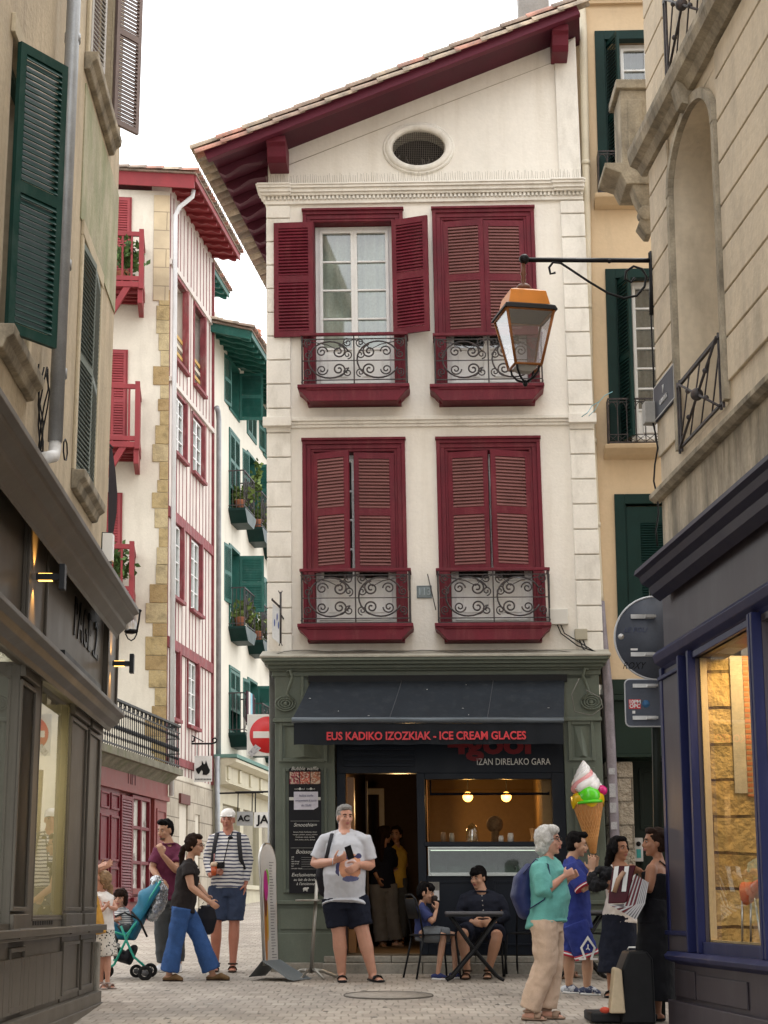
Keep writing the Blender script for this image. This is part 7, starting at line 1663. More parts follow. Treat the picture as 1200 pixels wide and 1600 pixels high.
def person(label, Y, J, f, sk, H=1.75, b=1.0, hf=None, hair=None, hst='short', group=None, torso=None, top=None, bottom=None, shoes=None, hands=('rel', 'rel'), glasses=None, female=False, skirt=None, hs=None, bare=False, curl=(.45, .45), hn=None, hd=None, foot=None, brow=None, base=None, gz=None, tilt=None, fold=.024):
    """J: joints as photo points (x, y, extra depth) turned into real places at depth Y"""
    G = {k: at(v[0], v[1], Y + (v[2] if len(v) > 2 else 0)) for k, v in J.items()}
    f = V3((f[0], f[1], 0)).normalized(); hf = V3(hf) if hf else f; k = H / 1.75
    
    if gz is None:       # feet stand on the sloping street
        for sd in 'lr':
            An, To = G['a' + sd], G['t' + sd]; ga, gt_ = ground_z(An.y), ground_z(To.y)
            if An.z - ga < .14: An.z = ga + .082 * k
            if To.z - gt_ < .10: To.z = gt_ + .022 * k
    pel = (G['hl'] + G['hr']) / 2; gz0 = ground_z(Y) if gz is None else gz
    P = thing('person', V3((pel.x, pel.y, gz0)), label, 'person', group)
    side = (G['sr'] - G['sl']).normalized(); hside = (G['hr'] - G['hl']).normalized(); 
    up = (G['nk'] - pel).normalized()
    T = dict(sw=.20, chd=.115, ch=.165, wa=.135, wad=.10, hp=.165, hpd=.115, be=0); T.update(torso or {})
    for kk in T: T[kk] *= k
    shm = (G['sl'] + G['sr']) / 2
    fw = side.cross(up).normalized(); fw = fw if fw.dot(f) > 0 else -fw
    def torso_st(e=0, lo=0.0, hi=1.0, fl=0):
        S = [(-.07, T['hp'] * .82, T['hpd'] * .9, 0), (0, T['hp'], T['hpd'], 0), (.18, T['hp'] * .97, T['hpd'] * 1.0, T['be'] * .5), (.38, T['wa'], T['wad'] + T['be'] * .5, T['be'] * .8), (.62, T['ch'] * .97, T['chd'] + T['be'] * .25, T['be'] * .4), (.82, T['ch'] * 1.05, T['chd'], .0), (.93, T['sw'] * .88, T['chd'] * .72, -.005), (1.0, T['sw'] * .55, T['chd'] * .5, -.01), (1.05, T['sw'] * .34, T['chd'] * .42, -.01)]
        out = []
        for t, rx, ry, o in S:
            if t < lo - 1e-6 or t > hi + 1e-6: continue
            out.append((pel + (shm + up * .02 - pel) * t + fw * o, rx + e, ry + e))
        return out
    sk_m = MB(); sk_m.sweep(torso_st(-.004), side=side, n=18, cap='round')
    neckr = .052 * k * (.88 if female else 1.05) * min(b, 1.15)
    hc = G['hc']; hsz = (hs or .98) * k ** .35 
    sk_m.sweep([(shm + up * .01, neckr * 1.35), (G['nk'], neckr * 1.05), (hc - up * .05 * hsz - hf.normalized() * .012, neckr * .95)], n=12, cap='round')
    u = V3((0, 0, 1)) + (V3(tilt) if tilt else V3((0, 0, 0)))
    q, B = head(P, sk_m, hc, hf, u, hsz, sk, glasses, brow, female)
    ra = [.052 * k * b, .043 * k * b, .038 * k * b, .026 * k * b]
    for sd in ('l', 'r'):
        G['s' + sd] = G['s' + sd] - V3((0, 0, .028 * k)); sk_m.sweep([(G['nk'] + (shm - G['nk']) * .1, neckr * .8), (lerp(G['nk'], G['s' + sd], .5) + V3((0, 0, .004)), .040 * k), (G['s' + sd] + V3((0, 0, .012 * k)), .036 * k)], n=10, cap='round')
    arms = {}
    for sd in ('l', 'r'):
        S, E, W = G['s' + sd], G['e' + sd], G['w' + sd]; arms[sd] = (S, E, W)
        limb(sk_m, [S, lerp(S, E, .45), E, lerp(E, W, .35), W], [ra[0], ra[0] * .98, ra[1] * .93, ra[2] * 1.05, ra[3]])
        i = 0 if sd == 'l' else 1
        d = V3(hd[i]) if hd and hd[i] else (W - E).normalized(); nn = V3(hn[i]) if hn and hn[i] else -side * (1 if sd == 'r' else -1) + V3((0, 0, -.2))
        if hands[i] != 'none': hand(sk_m, W + d * .008, d, nn, k * 1.0 * (1.05 if not female else .92), curl[i], 1 if sd == 'l' else -1, .6 if hands[i] == 'open' else 0)
    legs = {}
    for sd in ('l', 'r'):
        Hh, Kn, An, To = G['h' + sd], G['k' + sd], G['a' + sd], G['t' + sd]; legs[sd] = (Hh, Kn, An, To)
        limb(sk_m, [Hh, lerp(Hh, Kn, .5), Kn, lerp(Kn, An, .35), lerp(Kn, An, .75), An], [.078 * k * b, .074 * k * b, .056 * k * b, .058 * k * b, .042 * k * b, .036 * k * b])
        d = (To - An); d.z = 0; d = d.normalized() if d.length > .02 else f; foot_sl = (To - An).normalized()
        heel = An - d * .035 - V3((0, 0, .045 * k)); st = [(heel, .03 * k, .026 * k), (An + d * .03 + V3((0, 0, -.04 * k)), .035 * k, .034 * k), (lerp(An, To, .65) + V3((0, 0, -.012)), .042 * k, .024 * k), (To, .038 * k, .015 * k)]
        sk_m.sweep(st, side=d.cross(V3((0, 0, 1))), n=12, cap='round')
        cr = d.cross(V3((0, 0, 1))) 
        for t_ in range(5): sk_m.ell(To + cr * (.030 - .015 * t_) * k + d * (.012 - .004 * abs(t_ - 1)) * k, (.008 * k, .014 * k, .008 * k), (cr, d, V3((0, 0, 1))), 8, 6)
    blob('body', sk_m, sk, P, .0085 if k > .7 else .007, 2)
    # --- clothes
    if top:
        m = MB(); e = top.get('e', .012); st = torso_st(e, 0, top.get('hi', 1.05)); hem = max(.045, top.get('hem', 0)) * k
        if hem: lowc = pel - up * hem + fw * T['be'] * .4; st = [(lowc, (T['hp'] + e) * top.get('flare', 1.04), (T['hpd'] + e + T['be'] * .35) * 1.08)] + st
        m.sweep(st, side=side, n=20)
        sl = top.get('sleeve', .6)
        if sl:
            for sd in ('l', 'r'):
                S, E, W = arms[sd]; se = top.get('se', .014); inn = lerp(S, shm, .45) 
                if sl <= 1: pts = [inn, S, lerp(S, E, sl * .55), lerp(S, E, sl)]; rr = [ra[0] + se * .5, ra[0] + se * .6, ra[0] * .98 + se * .9, ra[0] + se * 1.25]; m.sweep([(lerp(G['nk'], S, .12), neckr * .7), (lerp(G['nk'], S, .55) + V3((0, 0, .002)), .044 * k + e * .4), (S + V3((0, 0, .010)), .042 * k + e * .4)], n=10)
                else: pts = [inn, S, lerp(S, E, .5), E, lerp(E, W, sl - 1)]; m.sweep([(lerp(G['nk'], S, .12), neckr * .7), (lerp(G['nk'], S, .55) + V3((0, 0, .002)), .044 * k + e * .4), (S + V3((0, 0, .010)), .042 * k + e * .4)], n=10); rr = [ra[0] + se * .5, ra[0] + se * .7, ra[0] + se, ra[1] + se, lerp(ra[1], ra[3], sl - 1) + se]
                m.sweep([(a, r) for a, r in zip(pts, rr)], n=14)
        o = blob(top['name'], m, top['mat'], P, .0105, 2, fold)
        if top.get('collar'): 
            m = MB(); m.sweep([(G['nk'] - up * .012 + (side * math.cos(a / 16 * 6.283) + fw * math.sin(a / 16 * 6.283)) * (neckr + .016), .009, .022) for a in range(16)], closed=True, n=6); mk('collar', m, top['collar'], o)
    if bottom:
        m = MB(); e = bottom.get('e', .02); m.sweep([(c_, rx, ry) for c_, rx, ry in [(pel - up * .10 * k, T['hp'] * .86 + e * .8, T['hpd'] * .9 + e * .8)] + torso_st(.002, 0, .18)], side=hside, n=18)
        L = bottom.get('len', 1.9)       # 1 = knee, 2 = ankle
        for sd in ('l', 'r'):
            Hh, Kn, An, To = legs[sd]; r0, r1, r2 = .095 * k * b + e, bottom.get('rk', .062 * k * b + e), bottom.get('ra', .045 * k * b + e)
            if L <= 1: m.sweep([(lerp(Hh, Kn, t * L), lerp(r0, bottom.get('rk', r0 * .88), t)) for t in (0, .3, .6, .85, 1)], n=16)
            else: m.sweep([(Hh, r0), (lerp(Hh, Kn, .4), lerp(r0, r1, .35)), (lerp(Hh, Kn, .8), lerp(r0, r1, .8)), (Kn, r1), (lerp(Kn, An, .3 * (L - 1)), lerp(r1, r2, .3)), (lerp(Kn, An, .65 * (L - 1)), lerp(r1, r2, .65)), (lerp(Kn, An, (L - 1)), r2)], n=16)
        blob(bottom['name'], m, bottom['mat'], P, .0105, 2, bottom.get('fold', .026))
    if skirt:
        m = MB(); z0 = pel + up * skirt.get('top', .06); zb = at(*skirt['to'][:2], Y + (skirt['to'][2] if len(skirt['to']) > 2 else 0)); n_ = 12; st = []
        for i in range(n_ + 1): t = i / n_; st.append((lerp(z0, zb, t), lerp(T['hp'] * .98, skirt['r'], t ** .8) , lerp(T['hpd'] * 1.02, skirt['r'] * .8, t ** .8)))
        m.sweep(st, side=side, n=24); blob(skirt['name'], m, skirt['mat'], P, .011, 2, skirt.get('fold', .025))
    if shoes:
        for sd in ('l', 'r'):
            Hh, Kn, An, To = legs[sd]; d = To - An; d.z = 0; d = d.normalized() if d.length > .02 else f; cr = d.cross(V3((0, 0, 1))); kd = shoes['kind']; m = MB(); slope = (To - An - V3((0, 0, -.06 * k)))
            h0 = An - d * .05 - V3((0, 0, .055 * k)); 
            if kd == 'sneaker':
                m.sweep([(h0 + V3((0, 0, .012)), .038 * k, .040 * k), (An + d * .02 - V3((0, 0, .03 * k)), .044 * k, .052 * k), (lerp(An, To, .6) + V3((0, 0, .002)), .050 * k, .036 * k), (To + d * .015, .044 * k, .026 * k)], side=cr, n=14, cap='round'); o = blob('shoe', m, shoes['mat'], P, .009, 2)
                m = MB(); m.sweep([(h0 - V3((0, 0, .012)), .042 * k, .016), (lerp(h0, To, .5) - V3((0, 0, .016)), .047 * k, .015), (To + d * .02 - V3((0, 0, .012)), .044 * k, .014)], side=cr, n=12, cap='round'); mk('sole', m, shoes['sole'], o)
            elif kd == 'clog':
                m.sweep([(h0 + V3((0, 0, .0)), .040 * k, .020 * k), (lerp(h0, To, .35), .044 * k, .026 * k), (lerp(An, To, .62) + V3((0, 0, .004)), .054 * k, .040 * k), (To + d * .02, .046 * k, .028 * k)], side=cr, n=14, cap='round'); o = blob('clog', m, shoes['mat'], P, .009, 2)
                m = MB(); m.sweep([(h0 - V3((0, 0, .018)), .042 * k, .014), (To + d * .03 - V3((0, 0, .02)), .046 * k, .012)], side=cr, n=12, cap='round'); mk('sole', m, shoes['sole'], o)
            else:
                m.sweep([(h0 - V3((0, 0, .008)), .038 * k, .015 * k), (lerp(h0, To, .5) - V3((0, 0, .010 * k)), .044 * k, .013 * k), (To + d * .022 - V3((0, 0, .008 * k)), .048 * k, .012 * k)], side=cr, n=12, cap='round')
                w0 = lerp(An, To, .68); m.sweep([(w0 - cr * .048 * k - V3((0, 0, .015)), .030 * k, .006), (w0 - cr * .03 * k + V3((0, 0, .016)), .034 * k, .007), (w0 + V3((0, 0, .024)), .036 * k, .008), (w0 + cr * .03 * k + V3((0, 0, .016)), .034 * k, .007), (w0 + cr * .048 * k - V3((0, 0, .015)), .030 * k, .006)], side=d, n=8)
                if kd == 'strap': w1 = An + V3((0, 0, .0)); m.tube([w1 + (cr * math.cos(a / 10 * 6.283) + d * math.sin(a / 10 * 6.283)) * .046 * k for a in range(10)], .010, 6, closed=True)
                mk('sandal', m, shoes['mat'], P)
    if hair: hairdo(P, q, B, hsz, hair, hst)
    return P, G, q, B, dict(side=side, up=up, fw=fw, pel=pel, shm=shm, hsz=hsz, k=k, T=T)
H_grey = pm('salt_grey_hair', (.20, .19, .18), .7, .4, 60, .3, 200); H_blk = pm('black_hair', (.007, .006, .006), .6, .3, 40, .3, 200, spec=.12); H_brn = pm('dark_brown_hair', (.020, .011, .008), .6, .3, 40, .3, 200, spec=.15)
H_sil = pm('silver_hair', (.52, .50, .47), .6, .25, 50, .4, 160); H_fair = pm('fair_brown_hair', (.24, .15, .08), .6, .3, 40, .3, 200)
def strap(m, pts, wd=.022, th=.006, side=None): m.sweep([(p, wd, th) for p in pts], side=side, n=8)

# --- man in the grey T-shirt looking at his phone
C_grey = cloth('pale_grey_jersey', (.50, .51, .55), .05); C_ink = cloth('ink_shorts', (.010, .012, .022)); 
def printmat(name, base, prints):
    m = bpy.data.materials.new(name); m.use_nodes = True; n = m.node_tree.nodes; l = m.node_tree.links; b = n['Principled BSDF']; b.inputs['Roughness'].default_value = .85; b.inputs['Specular IOR Level'].default_value = .2
    tc = n.new('ShaderNodeTexCoord'); nz = n.new('ShaderNodeTexNoise'); nz.inputs['Scale'].default_value = 16; l.new(tc.outputs['Object'], nz.inputs['Vector']); va = n.new('ShaderNodeVectorMath'); va.operation = 'MULTIPLY_ADD'; va.inputs[1].default_value = (.05, .05, .05); l.new(nz.outputs['Color'], va.inputs[0]); l.new(tc.outputs['Object'], va.inputs[2]); out = None
    for c, rad, col in prints:
        su_ = n.new('ShaderNodeVectorMath'); su_.operation = 'SUBTRACT'; su_.inputs[1].default_value = (c[0] + .025, c[1] + .025, c[2] + .025); l.new(va.outputs[0], su_.inputs[0]); mu = n.new('ShaderNodeVectorMath'); mu.operation = 'DIVIDE'; mu.inputs[1].default_value = rad; l.new(su_.outputs[0], mu.inputs[0]); le = n.new('ShaderNodeVectorMath'); le.operation = 'LENGTH'; l.new(mu.outputs[0], le.inputs[0])
        lt = n.new('ShaderNodeMath'); lt.operation = 'LESS_THAN'; lt.inputs[1].default_value = 1; l.new(le.outputs['Value'], lt.inputs[0]); mi = n.new('ShaderNodeMix'); mi.data_type = 'RGBA'; l.new(lt.outputs[0], mi.inputs[0]); mi.inputs[7].default_value = (*col, 1)
        if out is None: mi.inputs[6].default_value = (*base, 1)
        else: l.new(out, mi.inputs[6])
        out = mi.outputs[2]
    l.new(out, b.inputs['Base Color']); return m
M_print = printmat('printed_grey_jersey', (.50, .51, .55), [((.06, -.3, 1.17), (.12, .3, .15), (.55, .27, .16)), ((.02, -.3, 1.27), (.035, .3, .03), (.05, .05, .12)), ((.14, -.3, 1.275), (.04, .3, .025), (.05, .05, .12)), ((.07, -.3, 1.19), (.07, .3, .06), (.6, .5, .5)), ((-.07, -.3, 1.18), (.018, .3, .11), (.06, .06, .13)), ((.07, -.3, 1.04), (.09, .3, .03), (.12, .13, .25))])
P, G, q, B, D = person('big grey-haired man in a pale grey T-shirt and dark shorts holding a phone', 19.1,
    dict(hc=(539, 1277), nk=(539, 1299), sl=(508, 1309), sr=(571, 1309, -.05), el=(492, 1350, .02), er=(579, 1353, -.02), wl=(521, 1346, -.26), wr=(562, 1351, -.27), hl=(525, 1404), hr=(553, 1404), kl=(530, 1460, -.02), kr=(567, 1457, -.03), al=(534, 1520, .05), ar=(582, 1521, .03), tl=(535, 1530, -.15), tr=(594, 1531, -.12)),
    (.25, -1), SK_pale, H=1.86, b=1.22, hf=(.38, -1, -.08), hair=H_grey, hst='short', torso=dict(sw=.195, ch=.18, chd=.13, wa=.19, wad=.145, hp=.185, hpd=.14, be=.07),
    top=dict(name='t_shirt', mat=M_print, e=.022, sleeve=.75, se=.014, hem=.075, flare=1.1), bottom=dict(name='shorts', mat=C_ink, e=.025, len=.80, rk=.125), shoes=dict(kind='slide', mat=pm('black_rubber', (.012, .012, .013), .6)),
    fold=.018, curl=(.9, .7), hd=((.75, -.3, .25), (-.55, -.35, -.35)), hn=((.1, .6, .8), (-.3, .9, .1)), hs=1.0)
m = MB(); m.sweep([(q(0, -.02, .02), .078 * .98 * D['hsz'])] * 1 + [(q(0, -.02, .03), .078 * D['hsz'])], n=6) if False else None
ph = at(546, 1332, 18.76); m = MB(); Fp = Fr(ph, (.9, -.2, .35), (-.3, -.2, .93)); m.box(Fp, -.036, .036, -.07, .07, -.005, .005); tag(mk('phone', m, pm('phone_black', (.01, .01, .012), .2), bevel=.004), 'black smartphone held at chest height by the man in the grey T-shirt', 'phone')
# printed picture on the shirt: plain blocks of colour on its front
def print_patch(px0, py0, pts, Y, mat, name, parent, off):
    m = MB(); A_ = [at(px0 + a, py0 + b, Y) for a, b in pts]; m.add(A_, [tuple(range(len(A_)))]); return mk(name, m, mat, parent)
sp = MB(); c0_ = at(545, 1325, 19.1 - .30); 
belly = pm('shirt_print_orange', (.62, .33, .2), .8, .3, 30, dirt=(.5, .5, .55), damt=.9, dscale=(18, 18, 18), dth=(.48, .55)); bnavy = pm('shirt_print_navy', (.05, .05, .12), .8)
m = MB()
def shirt_quad(m, x0, x1, y0, y1, dep):
    n = 6; vs = []
    for j in range(n + 1):
        for i in range(n + 1): 
            x = x0 + (x1 - x0) * i / n; y = y0 + (y1 - y0) * j / n; cxn = (x - 538) / 32; dd = dep + .05 * (y - 1330) / 30 * -1 + .09 * cxn * cxn; vs.append(at(x, y, 19.1 - .262 + dd))
    m.add(vs, [(j * (n + 1) + i, j * (n + 1) + i + 1, (j + 1) * (n + 1) + i + 1, (j + 1) * (n + 1) + i) for j in range(n) for i in range(n)], True)
# backpack strap and bag
m = MB(); s1 = G['sl']; strap(m, [s1 + V3((.07, .06, .075)), s1 + V3((.075, -.07, .07)), s1 + V3((.055, -.15, -.02)), s1 + V3((.03, -.17, -.14)), s1 + V3((0, -.10, -.25)), s1 + V3((-.02, .02, -.30))], .02, .005, side=V3((1, 0, 0)))
bag = thing('backpack', G['sl'] + V3((.1, .28, -.55)), 'dark backpack slung behind the man in the grey T-shirt', 'bag'); mk('strap', m, pm('charcoal_webbing', (.03, .03, .035), .7), bag)
m = MB(); m.sweep([(G['sl'] + V3((.02, .24, -.52)), .09, .07), (G['sl'] + V3((.02, .25, -.38)), .13, .09), (G['sl'] + V3((.06, .25, -.15)), .12, .08), (G['sl'] + V3((.08, .22, 0)), .08, .05)], side=(1, 0, 0), n=16, cap='round'); blob('pack', m, pm('black_nylon', (.015, .015, .02), .6), bag, .012, 2, .01)
m = MB(); m.sweep([(G['wl'] - V3((.012, 0, 0)), .036), (G['wl'] - V3((.004, 0, 0)), .036)], n=14); mk('bracelet', m, C_grey, P)

# --- man in white cap and striped shirt
def stripes(name, c1, c2, per, duty, axis='z'):
    m = bpy.data.materials.new(name); m.use_nodes = True; n = m.node_tree.nodes; l = m.node_tree.links; b = n['Principled BSDF']; tc = n.new('ShaderNodeTexCoord'); sx = n.new('ShaderNodeSeparateXYZ'); nz = n.new('ShaderNodeTexNoise'); nz.inputs['Scale'].default_value = 6; l.new(tc.outputs['Object'], nz.inputs['Vector'])
    l.new(tc.outputs['Object'], sx.inputs[0]); ad = n.new('ShaderNodeMath'); ad.operation = 'MULTIPLY_ADD'; ad.inputs[1].default_value = .03; l.new(nz.outputs[0], ad.inputs[0]); l.new(sx.outputs[{'x': 0, 'y': 1, 'z': 2}[axis]], ad.inputs[2])
    mo = n.new('ShaderNodeMath'); mo.operation = 'MODULO'; mo.inputs[1].default_value = per; ab = n.new('ShaderNodeMath'); ab.operation = 'ADD'; ab.inputs[1].default_value = 10 * per; l.new(ad.outputs[0], ab.inputs[0]); l.new(ab.outputs[0], mo.inputs[0])
    gt = n.new('ShaderNodeMath'); gt.operation = 'GREATER_THAN'; gt.inputs[1].default_value = per * duty; l.new(mo.outputs[0], gt.inputs[0]); mi = n.new('ShaderNodeMix'); mi.data_type = 'RGBA'; l.new(gt.outputs[0], mi.inputs[0]); mi.inputs[6].default_value = (*c1, 1); mi.inputs[7].default_value = (*c2, 1); l.new(mi.outputs[2], b.inputs['Base Color']); b.inputs['Roughness'].default_value = .85
    return m
M_bret = stripes('breton_stripes', (.66, .65, .64), (.05, .055, .11), .040, .60)
C_navy = cloth('navy_cotton', (.035, .05, .095))
P, G, q, B, D = person('man in a white cap, striped top and navy shorts with a camera round his neck', 20.6,
    dict(hc=(356, 1281), nk=(357, 1300), sl=(334, 1308), sr=(380, 1308), el=(325, 1345, .02), er=(388, 1346, .02), wl=(329, 1368, -.18), wr=(384, 1379, -.02), hl=(343, 1386), hr=(368, 1386), kl=(338, 1442, -.05), kr=(366, 1442, -.02), al=(337, 1498, .05), ar=(364, 1500), tl=(335, 1508, -.16), tr=(363, 1510, -.18)),
    (0, -1), SK_red, H=1.82, b=1.05, hf=(-.1, -1, -.05), hair=H_grey, hst='under_cap', torso=dict(sw=.19, ch=.168, chd=.125, wa=.165, wad=.125, hp=.17, hpd=.125, be=.04), top=dict(name='striped_top', mat=M_bret, e=.012, sleeve=1.92, se=.010, hem=-.03), bottom=dict(name='shorts', mat=C_navy, e=.024, len=.93, rk=.105), shoes=dict(kind='strap', mat=pm('brown_leather', (.05, .03, .02), .6)), curl=(.9, .3), hd=((.7, -.5, .4), None))
m = MB(); s = D['hsz']; m.ell(q(0, -.012, .062), (.088 * s, .104 * s, .070 * s), B, 20, 10); m.sweep([(q(-.07, .068, .045), .012, .006), (q(-.05, .125, .040), .03, .006), (q(0, .15, .042), .035, .006), (q(.05, .125, .040), .03, .006), (q(.07, .068, .045), .012, .006)], side=B[1], n=8); blob('cap', m, pm('white_cotton', (.74, .72, .70), .8), P, .009, 2)
stp = []
for sg, kk in ((-1, 'sl'), (1, 'sr')): m = MB(); stp.append(m); s1 = G[kk]; strap(m, [s1 + V3((-.04 * sg, .1, .06)), s1 + V3((-.045 * sg, -.08, .07)), s1 + V3((-.03 * sg, -.16, -.05)), s1 + V3((-.01 * sg, -.16, -.22)), s1 + V3((.02 * sg, -.05, -.33))], .024, .007, side=V3((1, 0, 0)))
t = thing('backpack', (G['sl'] + G['sr']) / 2 + V3((0, .2, -.5)), 'grey backpack worn by the man in the striped top', 'bag'); [mk('strap', z_, MATS['charcoal_webbing'], t) for z_ in stp]; m = MB(); c = D['shm']; m.sweep([(c + V3((0, .22, -.45)), .12, .08), (c + V3((0, .24, -.2)), .14, .1), (c + V3((0, .2, .02)), .1, .06)], side=(1, 0, 0), n=14, cap='round'); mk('pack', m, MATS['charcoal_webbing'], t)
o = at(344, 1352, 20.33); t = thing('camera', o, 'small black camera hanging on the striped-top man\'s chest', 'camera'); m = MB(); F = Fr(o, (1, 0, 0)); m.box(F, -.05, .05, -.035, .035, -.03, .03); m.sweep([(F.p(0, 0, .03), .028), (F.p(0, 0, .07), .03)], n=14); mk('camera_body', m, M_black, t, bevel=.006); m = MB(); m.tube([o + V3((.04, 0, .035)), G['nk'] + V3((.02, -.18, -.1)), G['nk'] + V3((.055, -.07, 0)), G['nk'] + V3((.05, .06, .02))], .006, 5); m.ell(at(360, 1309, 20.4), (.03, .02, .02)); mk('strap', m, M_black, t)
o = at(334, 1368, 20.28); t = thing('drink_cup', o, 'amber iced drink with a straw held by the man in the striped top', 'cup'); m = MB(); m.lathe(o, [(.028, 0), (.036, .10)], n=16); mk('cup', m, pm('amber_drink', (.45, .08, .02), .2, .1), t); m = MB(); m.lathe(o, [(.040, .10), (.042, .125), (.03, .145), (.012, .15)], n=16); mk('lid', m, pm('pale_lid', (.55, .4, .28), .4), t); m = MB(); m.tube([o + V3((0, 0, .14)), o + V3((.0, 0, .24))], .005, 5); mk('straw', m, pm('red_white_straw', (.6, .3, .3), .5), t)

# --- man in the plum polo
C_plum = cloth('plum_polo', (.12, .022, .055)); C_slate = cloth('slate_trousers', (.06, .065, .07))
P, G, q, B, D = person('dark-haired man in a plum polo shirt with one hand at his chin behind the pushchair', 20.6,
    dict(hc=(258, 1298), nk=(264, 1317), sl=(247, 1327, -.06), sr=(281, 1325, .05), el=(238, 1357, -.1), er=(275, 1360, -.18), wl=(250, 1374, -.25), wr=(254, 1336, -.30), hl=(255, 1400), hr=(273, 1400), kl=(253, 1457, -.02), kr=(278, 1456), al=(254, 1506), ar=(279, 1506), tl=(248, 1513, -.15), tr=(277, 1514, -.18)),
    (-.45, -1), SK_tan, H=1.72, hf=(-.75, -1, -.25), hair=H_blk, hst='quiff', torso=dict(sw=.185), top=dict(name='polo_shirt', mat=C_plum, e=.016, sleeve=.72, se=.02, hem=.02, collar=C_plum), bottom=dict(name='trousers', mat=C_slate, e=.02, len=1.93, ra=.065), shoes=dict(kind='sneaker', mat=pm('offwhite_shoe', (.5, .5, .52), .6), sole=M_white), curl=(.9, 1.1), hd=((.5, -.2, -.5), (-.3, -.1, .9)), hn=((0, .3, -.9), (-.5, .8, .1)))
m = MB(); m.ell(q(0, .055, -.082), (.038, .035, .022), B); blob('stubble', m, pm('stubble', (.10, .06, .045), .8), P, .007, 2)

# --- walking woman in jeans
C_denim = cloth('blue_denim', (.035, .09, .25), .15); C_blk = cloth('washed_black_knit', (.022, .018, .018))
P, G, q, B, D = person('woman striding right in a black top and wide blue jeans, hair in a low ponytail', 19.2,
    dict(hc=(304, 1321), nk=(297, 1342), sl=(293, 1352, -.14), sr=(299, 1352, .16), el=(299, 1386, -.20), er=(309, 1384, .2), wl=(326, 1408, -.24), wr=(322, 1398, .1), hl=(284, 1418, -.08), hr=(287, 1418, .09), kl=(275, 1467, -.05), kr=(311, 1463, .08), al=(264, 1517, -.02), ar=(332, 1512, .1), tl=(280, 1528, -.03), tr=(353, 1519, .08)),
    (1, -.12), SK_tan, H=1.60, hf=(1, -.18, -.12), hair=H_brn, hst='pony', female=True, glasses=M_black, torso=dict(sw=.165, ch=.14, chd=.115, wa=.13, wad=.105, hp=.16, hpd=.12), top=dict(name='vest_top', mat=C_blk, e=.018, sleeve=.42, se=.02, hem=.03, flare=1.0), bottom=dict(name='jeans', mat=C_denim, e=.018, len=1.92, rk=.082, ra=.098, fold=.024), shoes=dict(kind='clog', mat=pm('brown_suede', (.14, .085, .04), .85), sole=pm('dark_sole', (.03, .02, .015), .8)), curl=(.8, .7), hd=((.75, -.1, -.5), (.4, -.2, -.8)))
m = MB()
for i in range(6): m.ell(at(310 + .5 * i, 1356 + 12.5 * i, 19.2 - .11), (.009, .009, .009), n=8, m=6)
mk('button', m, pm('pearl_button', (.6, .55, .5), .3), P)
m = MB(); c = at(322, 1436, 19.5); m.sweep([(c + V3((0, 0, -.12)), .09, .05), (c, .12, .06), (c + V3((0, 0, .11)), .09, .04)], side=(1, 0, 0), n=14, cap='round'); m.tube([c + V3((-.06, 0, .12)), G['wr'] + V3((0, 0, -.03)), c + V3((.06, 0, .12))], .01, 6); hb = tag(blob('handbag', m, MATS['black_nylon'], None, .011, 2), 'black handbag carried on the far side of the woman in jeans', 'bag')
# --- girl at the left corner
M_dot = bpy.data.materials.new('dotted_cotton'); M_dot.use_nodes = True; n = M_dot.node_tree.nodes; l = M_dot.node_tree.links; tc = n.new('ShaderNodeTexCoord'); vo = n.new('ShaderNodeTexVoronoi'); vo.inputs['Scale'].default_value = 42; l.new(tc.outputs['Object'], vo.inputs['Vector']); gt = n.new('ShaderNodeMath'); gt.operation = 'GREATER_THAN'; gt.inputs[1].default_value = .36; l.new(vo.outputs['Distance'], gt.inputs[0]); mi = n.new('ShaderNodeMix'); mi.data_type = 'RGBA'; mi.inputs[6].default_value = (.03, .03, .03, 1); mi.inputs[7].default_value = (.6, .57, .52, 1); l.new(gt.outputs[0], mi.inputs[0]); l.new(mi.outputs[2], n['Principled BSDF'].inputs['Base Color']); n['Principled BSDF'].inputs['Roughness'].default_value = .9
P, G, q, B, D = person('little girl in a white top and spotted skirt clapping beside the left shop corner', 18.2,
    dict(hc=(157, 1378), nk=(159, 1393), sl=(151, 1400, -.08), sr=(170, 1399, .05), el=(158, 1422, -.2), er=(181, 1420, -.02), wl=(163, 1420, -.3), wr=(172, 1418, -.16), hl=(156, 1450, -.03), hr=(168, 1450, .03), kl=(157, 1494, 0), kr=(168, 1496, 0), al=(158, 1532, .04), ar=(168, 1533), tl=(163, 1538, -.1), tr=(177, 1540, -.05)),
    (-.6, -1), SK_pale, H=1.12, b=.95, hf=(-.9, -.6, .1), hair=H_fair, hst='pony', female=True, hs=1.06, glasses=M_black, torso=dict(sw=.17, ch=.155, chd=.12, wa=.14, wad=.115, hp=.15, hpd=.12), top=dict(name='white_top', mat=MATS['white_cotton'], e=.016, sleeve=.2, se=.02, hem=0), skirt=dict(name='spotted_skirt', mat=M_dot, to=(164, 1494, 0), r=.135), shoes=dict(kind='strap', mat=pm('silver_sandal', (.35, .28, .25), .4)), hands=('open', 'open'), curl=(.2, .2), hd=((.5, -.5, .6), (-.5, -.6, .6)), fold=.008)
